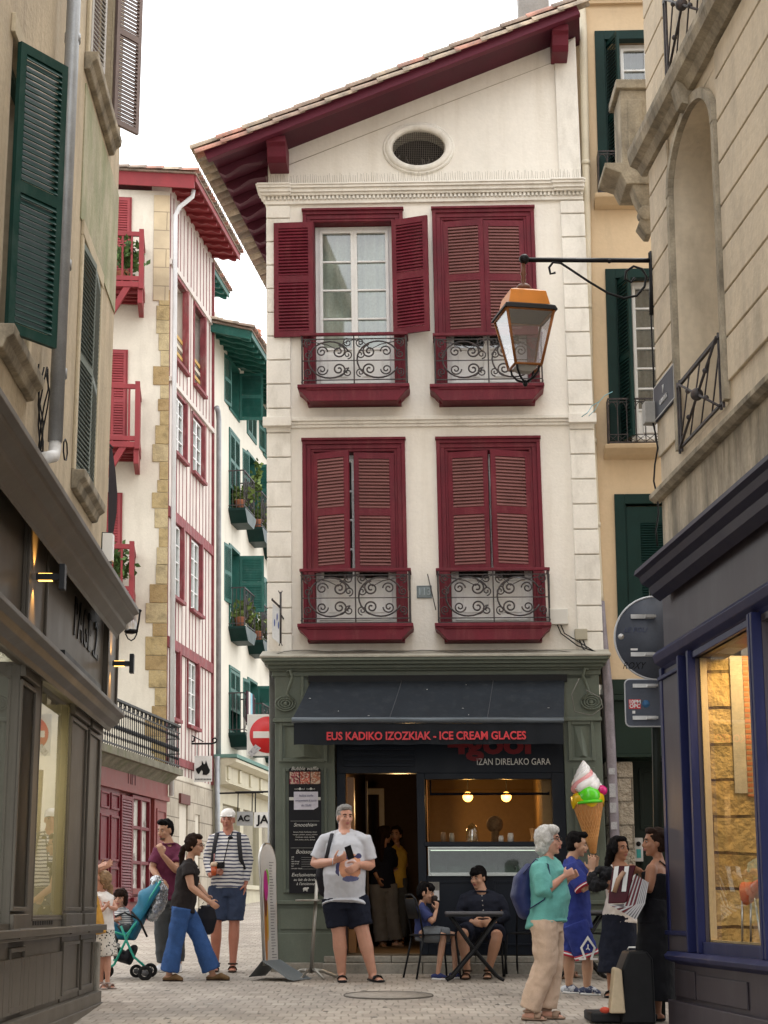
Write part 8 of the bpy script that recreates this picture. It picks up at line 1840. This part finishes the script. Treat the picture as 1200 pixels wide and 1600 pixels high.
# --- person in mustard, mostly behind the corner
C_must = cloth('mustard_linen', (.50, .26, .04))
P, G, q, B, D = person('person in mustard clapping, almost hidden behind the taupe shop corner', 17.6,
    dict(hc=(114, 1292), nk=(114, 1314), sl=(99, 1326, -.05), sr=(129, 1326, .0), el=(104, 1366, -.2), er=(133, 1368, .05), wl=(146, 1360, -.32), wr=(156, 1359, -.1), hl=(116, 1415), hr=(136, 1415), kl=(117, 1475), kr=(137, 1475), al=(117, 1540), ar=(137, 1540), tl=(119, 1550, -.15), tr=(140, 1550, -.15)),
    (.3, -1), SK_pale, H=1.68, hf=(.5, -1, -.1), hair=H_fair, hst='bob', female=True, top=dict(name='mustard_dress', mat=C_must, e=.02, sleeve=.5, se=.02, hem=.3, flare=1.2), bottom=dict(name='trousers', mat=C_ink, len=1.9), shoes=dict(kind='slide', mat=pm('brown_leather', (.05, .03, .02), .6)), hands=('open', 'open'), curl=(.15, .15), hd=((.85, -.1, .5), (.75, .05, .45)), hn=((.3, .5, -.6), (-.2, -.8, .4)))

# --- pushchair with toddler
def A(x, y, d=0): return at(x, y, 19.55 + d)
o = V3((A(200, 1500).x, 19.55, ground_z(19.55))); t = thing('pushchair', o, 'pushchair with teal frame, blue and silver hood and black basket', 'pushchair')
M_tf = pm('turquoise_metal', (.01, .32, .24), .35, .08, 6); M_hood = pm('petrol_hood_cloth', (.012, .13, .22), .6, .12, 8, .1, 90); M_silver = pm('crumpled_foil', (.45, .47, .5), .25, .3, 12, .8, 30, metal=.7)
m = MB()
for dy in (-.2, .2):
    m.tube([A(213, 1440, dy), A(222, 1465, dy), A(217, 1492, dy), A(228, 1508, dy)], .013, 7) if False else None
    m.tube([A(221, 1431, dy), A(205, 1452, dy), A(178, 1508, dy)], .013, 7); m.tube([A(189, 1447, dy), A(199, 1473, dy), A(209, 1495, dy), A(225, 1509, dy)], .013, 7); m.tube([A(221, 1431, dy), A(235, 1402, dy), A(250, 1378, dy)], .013, 7)
m.tube([A(250, 1378, -.2), A(250, 1378, .2)], .016, 8); m.tube([A(178, 1508, -.2), A(165, 1514, -.2)], .013, 7); m.tube([A(225, 1509, -.2), A(230, 1514, -.2)], .013, 7); m.tube([A(205, 1452, -.2), A(196, 1462, -.2), A(160, 1450, -.2)], .012, 6); m.tube([A(178, 1500, -.2), A(178, 1500, .2)], .011, 6); m.tube([A(222, 1505, -.2), A(222, 1505, .2)], .011, 6); mk('frame', m, M_tf, t)
for x, y, dy, r in ((227, 1512, -.24, .062), (213, 1511, .2, .055), (158, 1513, -.2, .058), (168, 1511, .2, .055), (235, 1509, .24, .06)):
    c = A(x, y, dy); r *= 1.15; c.z = ground_z(19.55 + dy) + r; m = MB(); m.sweep([(c + V3((r * .82 * math.cos(k / 24 * 6.283), 0, r * .82 * math.sin(k / 24 * 6.283))), r * .2, r * .28) for k in range(24)], side=(0, 1, 0), closed=True, n=8); w_ = mk('wheel', m, pm('tyre_black', (.015, .015, .016), .8), t)
    m = MB(); m.sweep([(c + V3((0, -.018, 0)), r * .45), (c + V3((0, .018, 0)), r * .45)], n=14)
    for k in range(5): a = k * 1.2566; m.tube([c, c + V3((math.cos(a) * r * .75, 0, math.sin(a) * r * .75))], r * .1, 5)
    mk('hub', m, pm('grey_hub', (.08, .08, .085), .5), w_)
m = MB(); m.sweep([(A(176, 1447), .03, .17), (A(190, 1455), .045, .18), (A(205, 1452), .05, .18), (A(216, 1440), .05, .18), (A(228, 1415), .04, .17)], side=(0, 1, 0), n=14) if False else None
m.sweep([(A(178, 1445), .17, .03), (A(190, 1462), .18, .05), (A(206, 1462), .18, .06), (A(218, 1440), .18, .05), (A(231, 1412), .17, .03)], side=(0, 1, 0), n=14, cap='round'); blob('seat', m, M_hood, t, .011, 2, .01)
m = MB(); m.sweep([(A(180, 1480), .15, .03), (A(186, 1492), .17, .07), (A(200, 1497), .17, .08), (A(209, 1482), .14, .04)], side=(0, 1, 0), n=14, cap='round'); blob('basket', m, MATS['black_nylon'], t, .011, 2, .012)
m = MB()
for i, (x, y) in enumerate(((207, 1427), (216, 1402), (228, 1384), (243, 1376))):
    pass
rib = [[A(205, 1434), A(222, 1396), A(236, 1381)], ]
vs = []; N1, N2 = 16, 10
for i in range(N1 + 1):
    a = i / N1; 
    for j in range(N2 + 1):
        tt_ = j / N2 * math.pi; xx = lerp(V3((206, 1434, 0)), V3((243, 1374, 0)), a); bulge = 10 * math.sin(a * math.pi) + 3 * math.sin(a * 14)
        vs.append(A(xx.x - bulge * .75 * math.sin(tt_) + 8 * (1 - math.sin(tt_)), xx.y - bulge * .55 * math.sin(tt_) + 14 * (1 - math.sin(tt_)), -.22 * math.cos(tt_)))
m.add(vs, [(i * (N2 + 1) + j, i * (N2 + 1) + j + 1, (i + 1) * (N2 + 1) + j + 1, (i + 1) * (N2 + 1) + j) for i in range(N1) for j in range(N2)], True); ho = mk('hood', m, M_hood, t); sdm = ho.modifiers.new('thick', 'SOLIDIFY'); sdm.thickness = .012
m = MB(); m.sweep([(A(238, 1432), .12, .05), (A(247, 1412), .16, .08), (A(250, 1392), .17, .08), (A(244, 1376), .15, .05)], side=(0, 1, 0), n=16, cap='round'); blob('foil_cover', m, M_silver, t, .010, 1, .045, TEXH)
m = MB(); m.tube([A(205, 1424, -.2), A(219, 1440, -.22), A(230, 1464, -.22)], .012, 6); m.tube([A(180, 1432, -.18), A(195, 1426, -.2), A(220, 1438, -.2)], .010, 6); mk('harness', m, M_black, t)
M_tst = stripes('toddler_stripes', (.6, .6, .6), (.12, .13, .16), .022, .6)
P, G, q, B, D = person('dark-haired toddler in a striped shirt sitting in the pushchair', 19.55,
    dict(hc=(188, 1405), nk=(190, 1417), sl=(183, 1424, -.08), sr=(196, 1424, .08), el=(188, 1436, -.12), er=(202, 1438, .08), wl=(175, 1438, -.15), wr=(186, 1440, .05), hl=(203, 1452, -.05), hr=(203, 1452, .07), kl=(184, 1452, -.08), kr=(183, 1454, .08), al=(178, 1474, -.06), ar=(177, 1476, .08), tl=(170, 1478, -.06), tr=(169, 1480, .08)),
    (-1, -.3), SK_pale, H=.86, b=1.0, hf=(-.25, -1, 0), hair=H_brn, hst='toddler', hs=1.08, top=dict(name='striped_shirt', mat=M_tst, e=.014, sleeve=.7, se=.016), bottom=dict(name='trousers', mat=C_slate, e=.012, len=1.9), shoes=dict(kind='sneaker', mat=MATS['offwhite_shoe'], sole=M_white), fold=.006, gz=ground_z(19.55) + .3)

# --- boy on the chair, father beside the table
C_nvt = cloth('dark_blue_jersey', (.03, .04, .12)); C_gsh = cloth('marl_grey', (.13, .14, .15))
P, G, q, B, D = person('small black-haired boy in a navy T-shirt eating on the sideways chair', 19.55,
    dict(hc=(666, 1396), nk=(660, 1410), sl=(659, 1420, -.12), sr=(661, 1420, .13), el=(676, 1441, -.16), er=(676, 1440, .12), wl=(682, 1422, -.1), wr=(681, 1424, .06), hl=(661, 1459, -.08), hr=(661, 1459, .08), kl=(693, 1462, -.10), kr=(710, 1461, .08), al=(684, 1511, -.12), ar=(711, 1508, .06), tl=(696, 1520, -.12), tr=(719, 1514, .04)),
    (1, -.1), SK_tan, H=1.16, b=1.0, hf=(1, -.35, -.2), hair=H_blk, hst='fringe', hs=1.04, torso=dict(sw=.17, ch=.145, wa=.13, hp=.14), top=dict(name='t_shirt', mat=C_nvt, e=.016, sleeve=.7, se=.02, hem=.02), bottom=dict(name='shorts', mat=C_gsh, e=.02, len=.85, rk=.075), shoes=dict(kind='sneaker', mat=C_nvt, sole=M_white), curl=(1.1, 1.1), hd=((.1, -.1, 1), (.1, -.1, 1)), hn=((-.6, .8, 0), (-.6, -.8, 0)), fold=.008)
m = MB(); c = at(679, 1408, 19.5); m.lathe(c + V3((0, 0, -.05)), [(.012, 0), (.03, .05), (.036, .09), (.02, .11)], n=14); tag(mk('ice_cream', m, pm('chocolate_cone', (.02, .014, .012), .5)), 'small dark ice cream held at the boy\'s mouth', 'ice cream')
C_dk = cloth('midnight_shirt', (.014, .016, .026))
P, G, q, B, D = person('black-haired man in a dark buttoned shirt sitting behind the folding table', 19.95,
    dict(hc=(747, 1372), nk=(752, 1391), sl=(727, 1401), sr=(779, 1402), el=(720, 1431, -.05), er=(789, 1431, -.05), wl=(738, 1441, -.28), wr=(771, 1442, -.30), hl=(742, 1452), hr=(768, 1452), kl=(722, 1460, -.45), kr=(777, 1462, -.45), al=(730, 1511, -.42), ar=(763, 1513, -.38), tl=(727, 1522, -.6), tr=(761, 1522, -.56)),
    (-.1, -1), SK_tan, H=1.74, b=1.08, hf=(-.75, -1, -.25), hair=H_blk, hst='fringe', torso=dict(sw=.20, ch=.185, wa=.165, wad=.125), top=dict(name='buttoned_shirt', mat=C_dk, e=.018, sleeve=1.9, se=.018, hem=.0, collar=C_dk), bottom=dict(name='shorts', mat=C_ink, e=.024, len=.9, rk=.1), shoes=dict(kind='strap', mat=pm('brown_leather', (.05, .03, .02), .6)), curl=(.8, .9), hd=((.6, -.6, -.1), (-.5, -.6, .0)))
m = MB()
for i in range(5): m.ell(lerp(G['nk'] + V3((0, -.12, -.06)), D['pel'] + V3((0, -.19, .1)), i / 5), (.006, .005, .006), n=7, m=5)
mk('button', m, MATS['pearl_button'], P)

# --- woman in teal
C_teal = cloth('teal_linen', (.13, .40, .36), .06); C_peach = cloth('peach_cotton', (.58, .42, .31), .06)
P, G, q, B, D = person('silver-haired woman in a teal top and peach trousers with clasped hands', 15.0,
    dict(hc=(858, 1314), nk=(857, 1340), sl=(843, 1352, -.14), sr=(866, 1350, .16), el=(851, 1394, -.20), er=(874, 1390, .12), wl=(880, 1370, -.14), wr=(887, 1374, .0), hl=(850, 1437, -.08), hr=(858, 1437, .09), kl=(853, 1503, -.07), kr=(862, 1505, .08), al=(826, 1571, -.05), ar=(853, 1573, .08), tl=(848, 1584, -.08), tr=(877, 1583, .04)),
    (1, -.3), SK_pale, H=1.57, b=1.02, hf=(1, -.45, .02), hair=H_sil, hst='bob', female=True, glasses=M_black, hs=1.03, torso=dict(sw=.18, ch=.165, chd=.135, wa=.165, wad=.14, hp=.175, hpd=.14, be=.03), top=dict(name='teal_top', mat=C_teal, e=.03, sleeve=1.12, se=.034, hem=.04, flare=1.08), bottom=dict(name='peach_trousers', mat=C_peach, e=.03, len=1.95, rk=.092, ra=.085, fold=.028), shoes=dict(kind='strap', mat=pm('tan_sandal', (.30, .20, .14), .6)), curl=(1.0, 1.0), hd=((.8, .1, .45), (.7, -.2, .5)), hn=((.1, .9, .1), (.1, -.9, .1)), fold=.026)
t = thing('backpack', G['sl'] + V3((-.25, .1, -.45)), 'navy backpack on the back of the woman in teal', 'bag'); M_nb = pm('navy_nylon', (.015, .022, .085), .55, .15, 6, .1, 60)
m = MB(); c = at(817, 1390, 15.05); m.sweep([(c + V3((.02, 0, -.17)), .14, .075), (c + V3((-.01, 0, -.05)), .15, .095), (c + V3((.01, 0, .08)), .14, .085), (c + V3((.05, 0, .17)), .11, .045)], side=(0, 1, 0), n=18, cap='round'); blob('pack', m, M_nb, t, .011, 2, .012)
m = MB(); s1 = G['sl']; strap(m, [s1 + V3((-.13, .05, -.04)), s1 + V3((-.03, .02, .075)), s1 + V3((.07, -.02, .03)), s1 + V3((.09, -.03, -.12)), s1 + V3((.03, -.03, -.25)), s1 + V3((-.1, .0, -.33))], .02, .005, side=V3((0, 1, 0))); mk('strap', m, M_nb, t)

# --- young man in blue kit
C_roy = cloth('royal_blue_kit', (.022, .035, .19), .12)
P, G, q, B, D = person('young man in a royal blue football shirt and shorts clapping', 17.5,
    dict(hc=(902, 1320), nk=(893, 1341), sl=(893, 1352, -.15), sr=(899, 1350, .17), el=(914, 1390, -.22), er=(921, 1384, .15), wl=(924, 1362, -.10), wr=(928, 1362, .02), hl=(898, 1442, -.08), hr=(902, 1442, .09), kl=(918, 1496, -.08), kr=(889, 1496, .08), al=(917, 1536, -.06), ar=(889, 1533, .12), tl=(933, 1544, -.08), tr=(901, 1541, .1)),
    (1, -.1), SK_olive, H=1.62, b=1.04, hf=(1, -.12, -.18), hair=H_blk, hst='quiff', torso=dict(sw=.185, ch=.165, chd=.13, wa=.15, wad=.125, hp=.16, hpd=.13), top=dict(name='football_shirt', mat=C_roy, e=.024, sleeve=.85, se=.03, hem=.06, flare=1.05), bottom=dict(name='shorts', mat=C_roy, e=.03, len=.93, rk=.115), shoes=dict(kind='sneaker', mat=pm('white_navy_trainer', (.5, .52, .56), .5, .2, 30, dirt=(.02, .03, .08), damt=1, dscale=(14, 14, 14), dth=(.5, .53)), sole=M_white), hands=('open', 'open'), curl=(.15, .15), hd=((.1, .1, 1), (.1, -.1, 1)), hn=((0, 1, 0), (0, -1, 0)))
M_trim = pm('kit_red', (.42, .02, .04), .7); m = MB(); S_, E_ = G['sl'], G['el']; r0 = .052 * D['k'] * 1.04 + .043
for t0, r_, mt in ((.83, r0, 0), (.865, r0, 1), (.9, r0 - .002, 0)):
    m.mi = mt; d = (E_ - S_).normalized(); c = lerp(S_, E_, t0); m.sweep([(c, r_ ), (c + d * .009, r_)], n=18)
mk('sleeve_trim', m, [M_trim, M_white], P)
m = MB()
for sd in ('l', 'r'):
    a_, b_ = G['h' + sd], G['k' + sd]; d = (b_ - a_).normalized()
    for t0, mt in ((.86, 0), (.90, 1), (.94, 0)): m.mi = mt; c = lerp(a_, b_, t0); m.sweep([(c, .121), (c + d * .016, .120)], n=20)
mk('hem_trim', m, [M_trim, M_white], P)
m = MB(); hl = G['hl']; kn = G['kl']; c = lerp(hl, kn, .68) + V3((.028, -.128, 0))
Fd = Fr(c, (1, .12, 0)); dm = [(0, .10), (.075, -.0), (.04, -.085), (.06, -.10), (.08, -.10), (.085, -.12), (.02, -.12), (.012, -.10), (.045, -.01), (0, .055), (-.045, -.01), (-.012, -.10), (-.02, -.12), (-.085, -.12), (-.08, -.10), (-.06, -.10), (-.04, -.085), (-.075, 0)]
for i in range(-1, 2, 2):
    m.prism(Fd, [(0, .10), (.075 * i, -.01), (.055 * i, -.01), (0, .065)][::i], 0, .01); m.prism(Fd, [(.075 * i, -.01), (.042 * i, -.105), (.022 * i, -.105), (.055 * i, -.01)][::i], 0, .01); m.prism(Fd, [(.042 * i, -.105), (.09 * i, -.105), (.09 * i, -.122), (.022 * i, -.122), (.022 * i, -.105)][::i], 0, .01)
m.prism(Fd, [(-.004, .02), (.006, .02), (.004, -.01), (.02, -.03), (.012, -.034), (0, -.018), (-.016, -.03), (-.02, -.024), (-.004, -.008)], 0, .008)
mk('kit_emblem', m, M_white, P)
# --- woman with long black hair and strappy top
C_str = cloth('white_camisole', (.62, .56, .52))
P, G, q, B, D = person('long-haired woman in a white strappy top and black skirt looking back over her shoulder', 17.2,
    dict(hc=(968, 1327), nk=(966, 1346), sl=(954, 1356, .03), sr=(981, 1355, -.05), el=(951, 1386, -.12), er=(984, 1388, -.1), wl=(964, 1384, -.28), wr=(966, 1392, -.3), hl=(957, 1435), hr=(979, 1435), kl=(955, 1492), kr=(978, 1492), al=(954, 1542), ar=(976, 1542), tl=(951, 1550, -.12), tr=(976, 1550, -.14)),
    (.1, -1), SK_brown, H=1.60, b=.92, hf=(.75, -1, 0), hair=H_blk, hst='longer', female=True, torso=dict(sw=.165, ch=.145, wa=.12, wad=.1, hp=.165), top=dict(name='camisole', mat=C_str, e=.01, sleeve=0, hi=.84), skirt=dict(name='black_skirt', mat=C_ink, to=(966, 1520, 0), r=.2, top=.08), shoes=dict(kind='slide', mat=M_black), curl=(.5, .5))
m = MB(); 
for x in (-.06, .06): m.tube([G['nk'] + V3((x, -.115, -.16)), G['nk'] + V3((x * 1.15, -.05, -.035)), G['nk'] + V3((x * 1.1, .05, -.04))], .007, 5)
mk('shoulder_strap', m, C_str, P)
m = MB(); c = at(940, 1374, 17.0); rr = random.Random(8)
for i in range(12): m.ell(c + V3((rr.uniform(-.1, .1), rr.uniform(-.05, .05), rr.uniform(-.1, .1))), (rr.uniform(.03, .07), .05, rr.uniform(.03, .07)))
tag(blob('jacket', m, cloth('black_jacket', (.012, .012, .014)), None, .010, 2, .05, TEXH), 'crumpled black jacket held between the man in blue and the long-haired woman', 'jacket')
# --- accordion player
C_bd = cloth('black_dress', (.007, .007, .009))
P, G, q, B, D = person('accordion player in a long black dress half hidden by the dark post', 14.75,
    dict(hc=(1023, 1317), nk=(1029, 1342), sl=(1018, 1353, -.12), sr=(1037, 1353, .1), el=(1014, 1390, -.16), er=(1014, 1384, .14), wl=(980, 1377, -.22), wr=(999, 1360, .0), hl=(1018, 1436, -.06), hr=(1028, 1436, .08), kl=(1006, 1508, -.06), kr=(1028, 1508, .1), al=(1011, 1577, -.02), ar=(1027, 1572, .12), tl=(994, 1587, -.04), tr=(1017, 1580, .12)),
    (-1, -.15), SK_brown, H=1.62, b=.98, hf=(-1, -.1, -.02), hair=H_brn, hst='bun', female=True, torso=dict(sw=.165, ch=.15, wa=.125, hp=.17), top=dict(name='dress', mat=C_bd, e=.012, sleeve=0, hi=.84), skirt=dict(name='long_skirt', mat=C_bd, to=(1022, 1562, .03), r=.215, top=.16, fold=.02), shoes=dict(kind='slide', mat=M_black), curl=(.7, .9), hd=((-1, -.1, .05), (-.7, -.2, .2)), hn=((-.1, .9, -.2), (0, -.9, -.2)))
m = MB(); m.tube([G['nk'] + V3((-.09, -.08, -.12)), G['nk'] + V3((.0, -.075, -.02)), G['nk'] + V3((.08, -.03, -.08))], .008, 5); mk('shoulder_strap', m, C_bd, P); m = MB(); m.tube([q(.08, -.01, -.045) + V3((0, -.004, 0)) + V3((.012 * math.cos(k), 0, .016 * math.sin(k))) for k in range(6)], .004, 5, closed=True); mk('earring', m, M_steel, P)
o = at(975, 1436, 14.5); t = thing('accordion', o, 'dark red accordion with black and white grille and open bellows', 'accordion'); QA = lambda x, y, d=0: at(x, y, 14.5 + d)
m = MB(); K = [(951, 1398), (957, 1358), (966, 1353), (994, 1352), (990, 1366), (980, 1408), (976, 1411), (950, 1412)]; a_ = [QA(x, y, -.10) for x, y in K]; b_ = [QA(x, y, .16) for x, y in K]; k = len(K); m.add(a_ + b_, [tuple(range(k)), tuple(range(k, 2 * k))[::-1]] + [(i, (i + 1) % k, (i + 1) % k + k, i + k) for i in range(k)]); mk('casing', m, pm('oxblood_lacquer', (.06, .008, .014), .2), t, bevel=.008)
m = MB()
for x0, x1 in ((955, 964), (971, 980)):
    K = [(x0, 1393), (x0 + 5, 1354), (x0 + 12, 1353), (x0 + 7, 1393)]; a_ = [QA(x, y, -.112) for x, y in K]; b_ = [QA(x, y, -.10) for x, y in K]; m.add(a_ + b_, [(0, 1, 2, 3), (0, 4, 5, 1), (1, 5, 6, 2), (2, 6, 7, 3), (3, 7, 4, 0)])
mk('white_grille', m, M_white, t)
m = MB(); M1 = pm('bellows_white', (.5, .49, .5), .6); M2_ = pm('bellows_red', (.17, .02, .03), .6); 
for i in range(11):
    tt_ = i / 10; m.mi = i % 2 if i < 6 else 0
    c1_ = lerp(V3((952, 1413, 0)), V3((992, 1436, 0)), tt_); c2_ = lerp(V3((978, 1411, 0)), V3((1010, 1410, 0)), tt_ ); c3_ = lerp(V3((992, 1366, 0)), V3((1012, 1378, 0)), tt_)
    K = [(c1_.x, c1_.y), (c2_.x - 4, c2_.y + 6 * (1 - tt_)), (c3_.x, c3_.y), (c3_.x + 1.4, c3_.y + .6), (c2_.x - 2.4, c2_.y + 6 * (1 - tt_) + 1.6), (c1_.x + 1.2, c1_.y + 2.0)]
    a_ = [QA(x, y, -.09 + .01 * (i % 2)) for x, y in K]; b_ = [QA(x, y, .15) for x, y in K]; k = 6; m.add(a_ + b_, [tuple(range(k)), tuple(range(k, 2 * k))[::-1]] + [(j, (j + 1) % k, (j + 1) % k + k, j + k) for j in range(k)])
K = [(953, 1414), (978, 1412), (992, 1367), (1011, 1378), (1008, 1412), (994, 1437)]; a_ = [QA(x, y, -.07) for x, y in K]; b_ = [QA(x, y, .14) for x, y in K]; k = 6; m.mi = 2; m.add(a_ + b_, [tuple(range(k)), tuple(range(k, 2 * k))[::-1]] + [(j, (j + 1) % k, (j + 1) % k + k, j + k) for j in range(k)])
mk('bellows', m, [M1, M2_, pm('bellows_grey', (.16, .15, .16), .7)], t)
m = MB(); m.sweep([(QA(960, 1394, -.14), .018, .006), (QA(966, 1375, -.17), .02, .006), (QA(975, 1362, -.13), .018, .006)], side=(1, 0, 0), n=8); mk('hand_strap', m, pm('tan_strap', (.35, .2, .12), .6), t)
# --- two customers inside the shop
SH = HF.p(0, vflo, 0).z
P, G, q, B, D = person('brown-haired customer in a black top and grey jeans seen inside the shop doorway', 24.6,
    dict(hc=(601, 1305), nk=(599, 1320), sl=(583, 1329), sr=(613, 1329, .1), el=(581, 1352), er=(616, 1350, .15), wl=(590, 1372, -.1), wr=(612, 1340, .25), hl=(590, 1382), hr=(607, 1382, .05), kl=(592, 1430), kr=(612, 1430, .05), al=(596, 1472), ar=(619, 1470, .05), tl=(600, 1478, -.05), tr=(628, 1477, .05)),
    (.5, 1), SK_tan, H=1.64, hf=(.9, .5, 0), hair=H_brn, hst='long', female=True, top=dict(name='black_top', mat=C_ink, e=.018, sleeve=1.6, se=.016), bottom=dict(name='jeans', mat=cloth('grey_denim', (.16, .16, .16)), e=.03, len=1.96, rk=.09, ra=.095), shoes=dict(kind='slide', mat=pm('tan_sandal', (.30, .20, .14), .6)), gz=SH)
C_yel = cloth('yellow_vest', (.6, .38, .06))
P, G, q, B, D = person('customer in a yellow vest facing the counter inside the shop doorway', 25.0,
    dict(hc=(619, 1305), nk=(620, 1320), sl=(612, 1330, -.1), sr=(629, 1329, .1), el=(620, 1352, -.1), er=(634, 1352, .05), wl=(615, 1342, -.22), wr=(622, 1356, -.1), hl=(614, 1382), hr=(626, 1382), kl=(615, 1430), kr=(628, 1430), al=(616, 1466), ar=(629, 1466), tl=(613, 1474, -.1), tr=(627, 1474, -.1)),
    (-.4, -1), SK_tan, H=1.62, b=.9, hf=(-.3, -1, 0), hair=H_brn, hst='bun', female=True, top=dict(name='yellow_vest', mat=C_yel, e=.014, sleeve=.15), bottom=dict(name='dark_trousers', mat=C_slate, e=.02, len=1.93), shoes=dict(kind='slide', mat=M_black), gz=SH)
# --- bare legs of somebody seated behind the man in blue

P, G, q, B, D = person('customer seated behind the woman in teal, only bare lower legs showing', 19.6,
    dict(hc=(851, 1368), nk=(850, 1386), sl=(847, 1396, -.17), sr=(850, 1396, .17), el=(856, 1426, -.2), er=(858, 1426, .2), wl=(873, 1436, -.1), wr=(873, 1436, .1), hl=(848, 1450, -.08), hr=(848, 1450, .08), kl=(882, 1456, -.1), kr=(886, 1456, .1), al=(872, 1512, -.1), ar=(888, 1512, .1), tl=(886, 1522, -.14), tr=(901, 1521, .06)),
    (1, -.1), SK_pale, H=1.68, hf=(1, -.1, 0), hair=H_brn, hst='short', top=dict(name='shirt', mat=C_slate, e=.016, sleeve=.8), bottom=dict(name='shorts', mat=C_gsh, e=.02, len=.85, rk=.09), shoes=dict(kind='slide', mat=MATS['tan_sandal']))
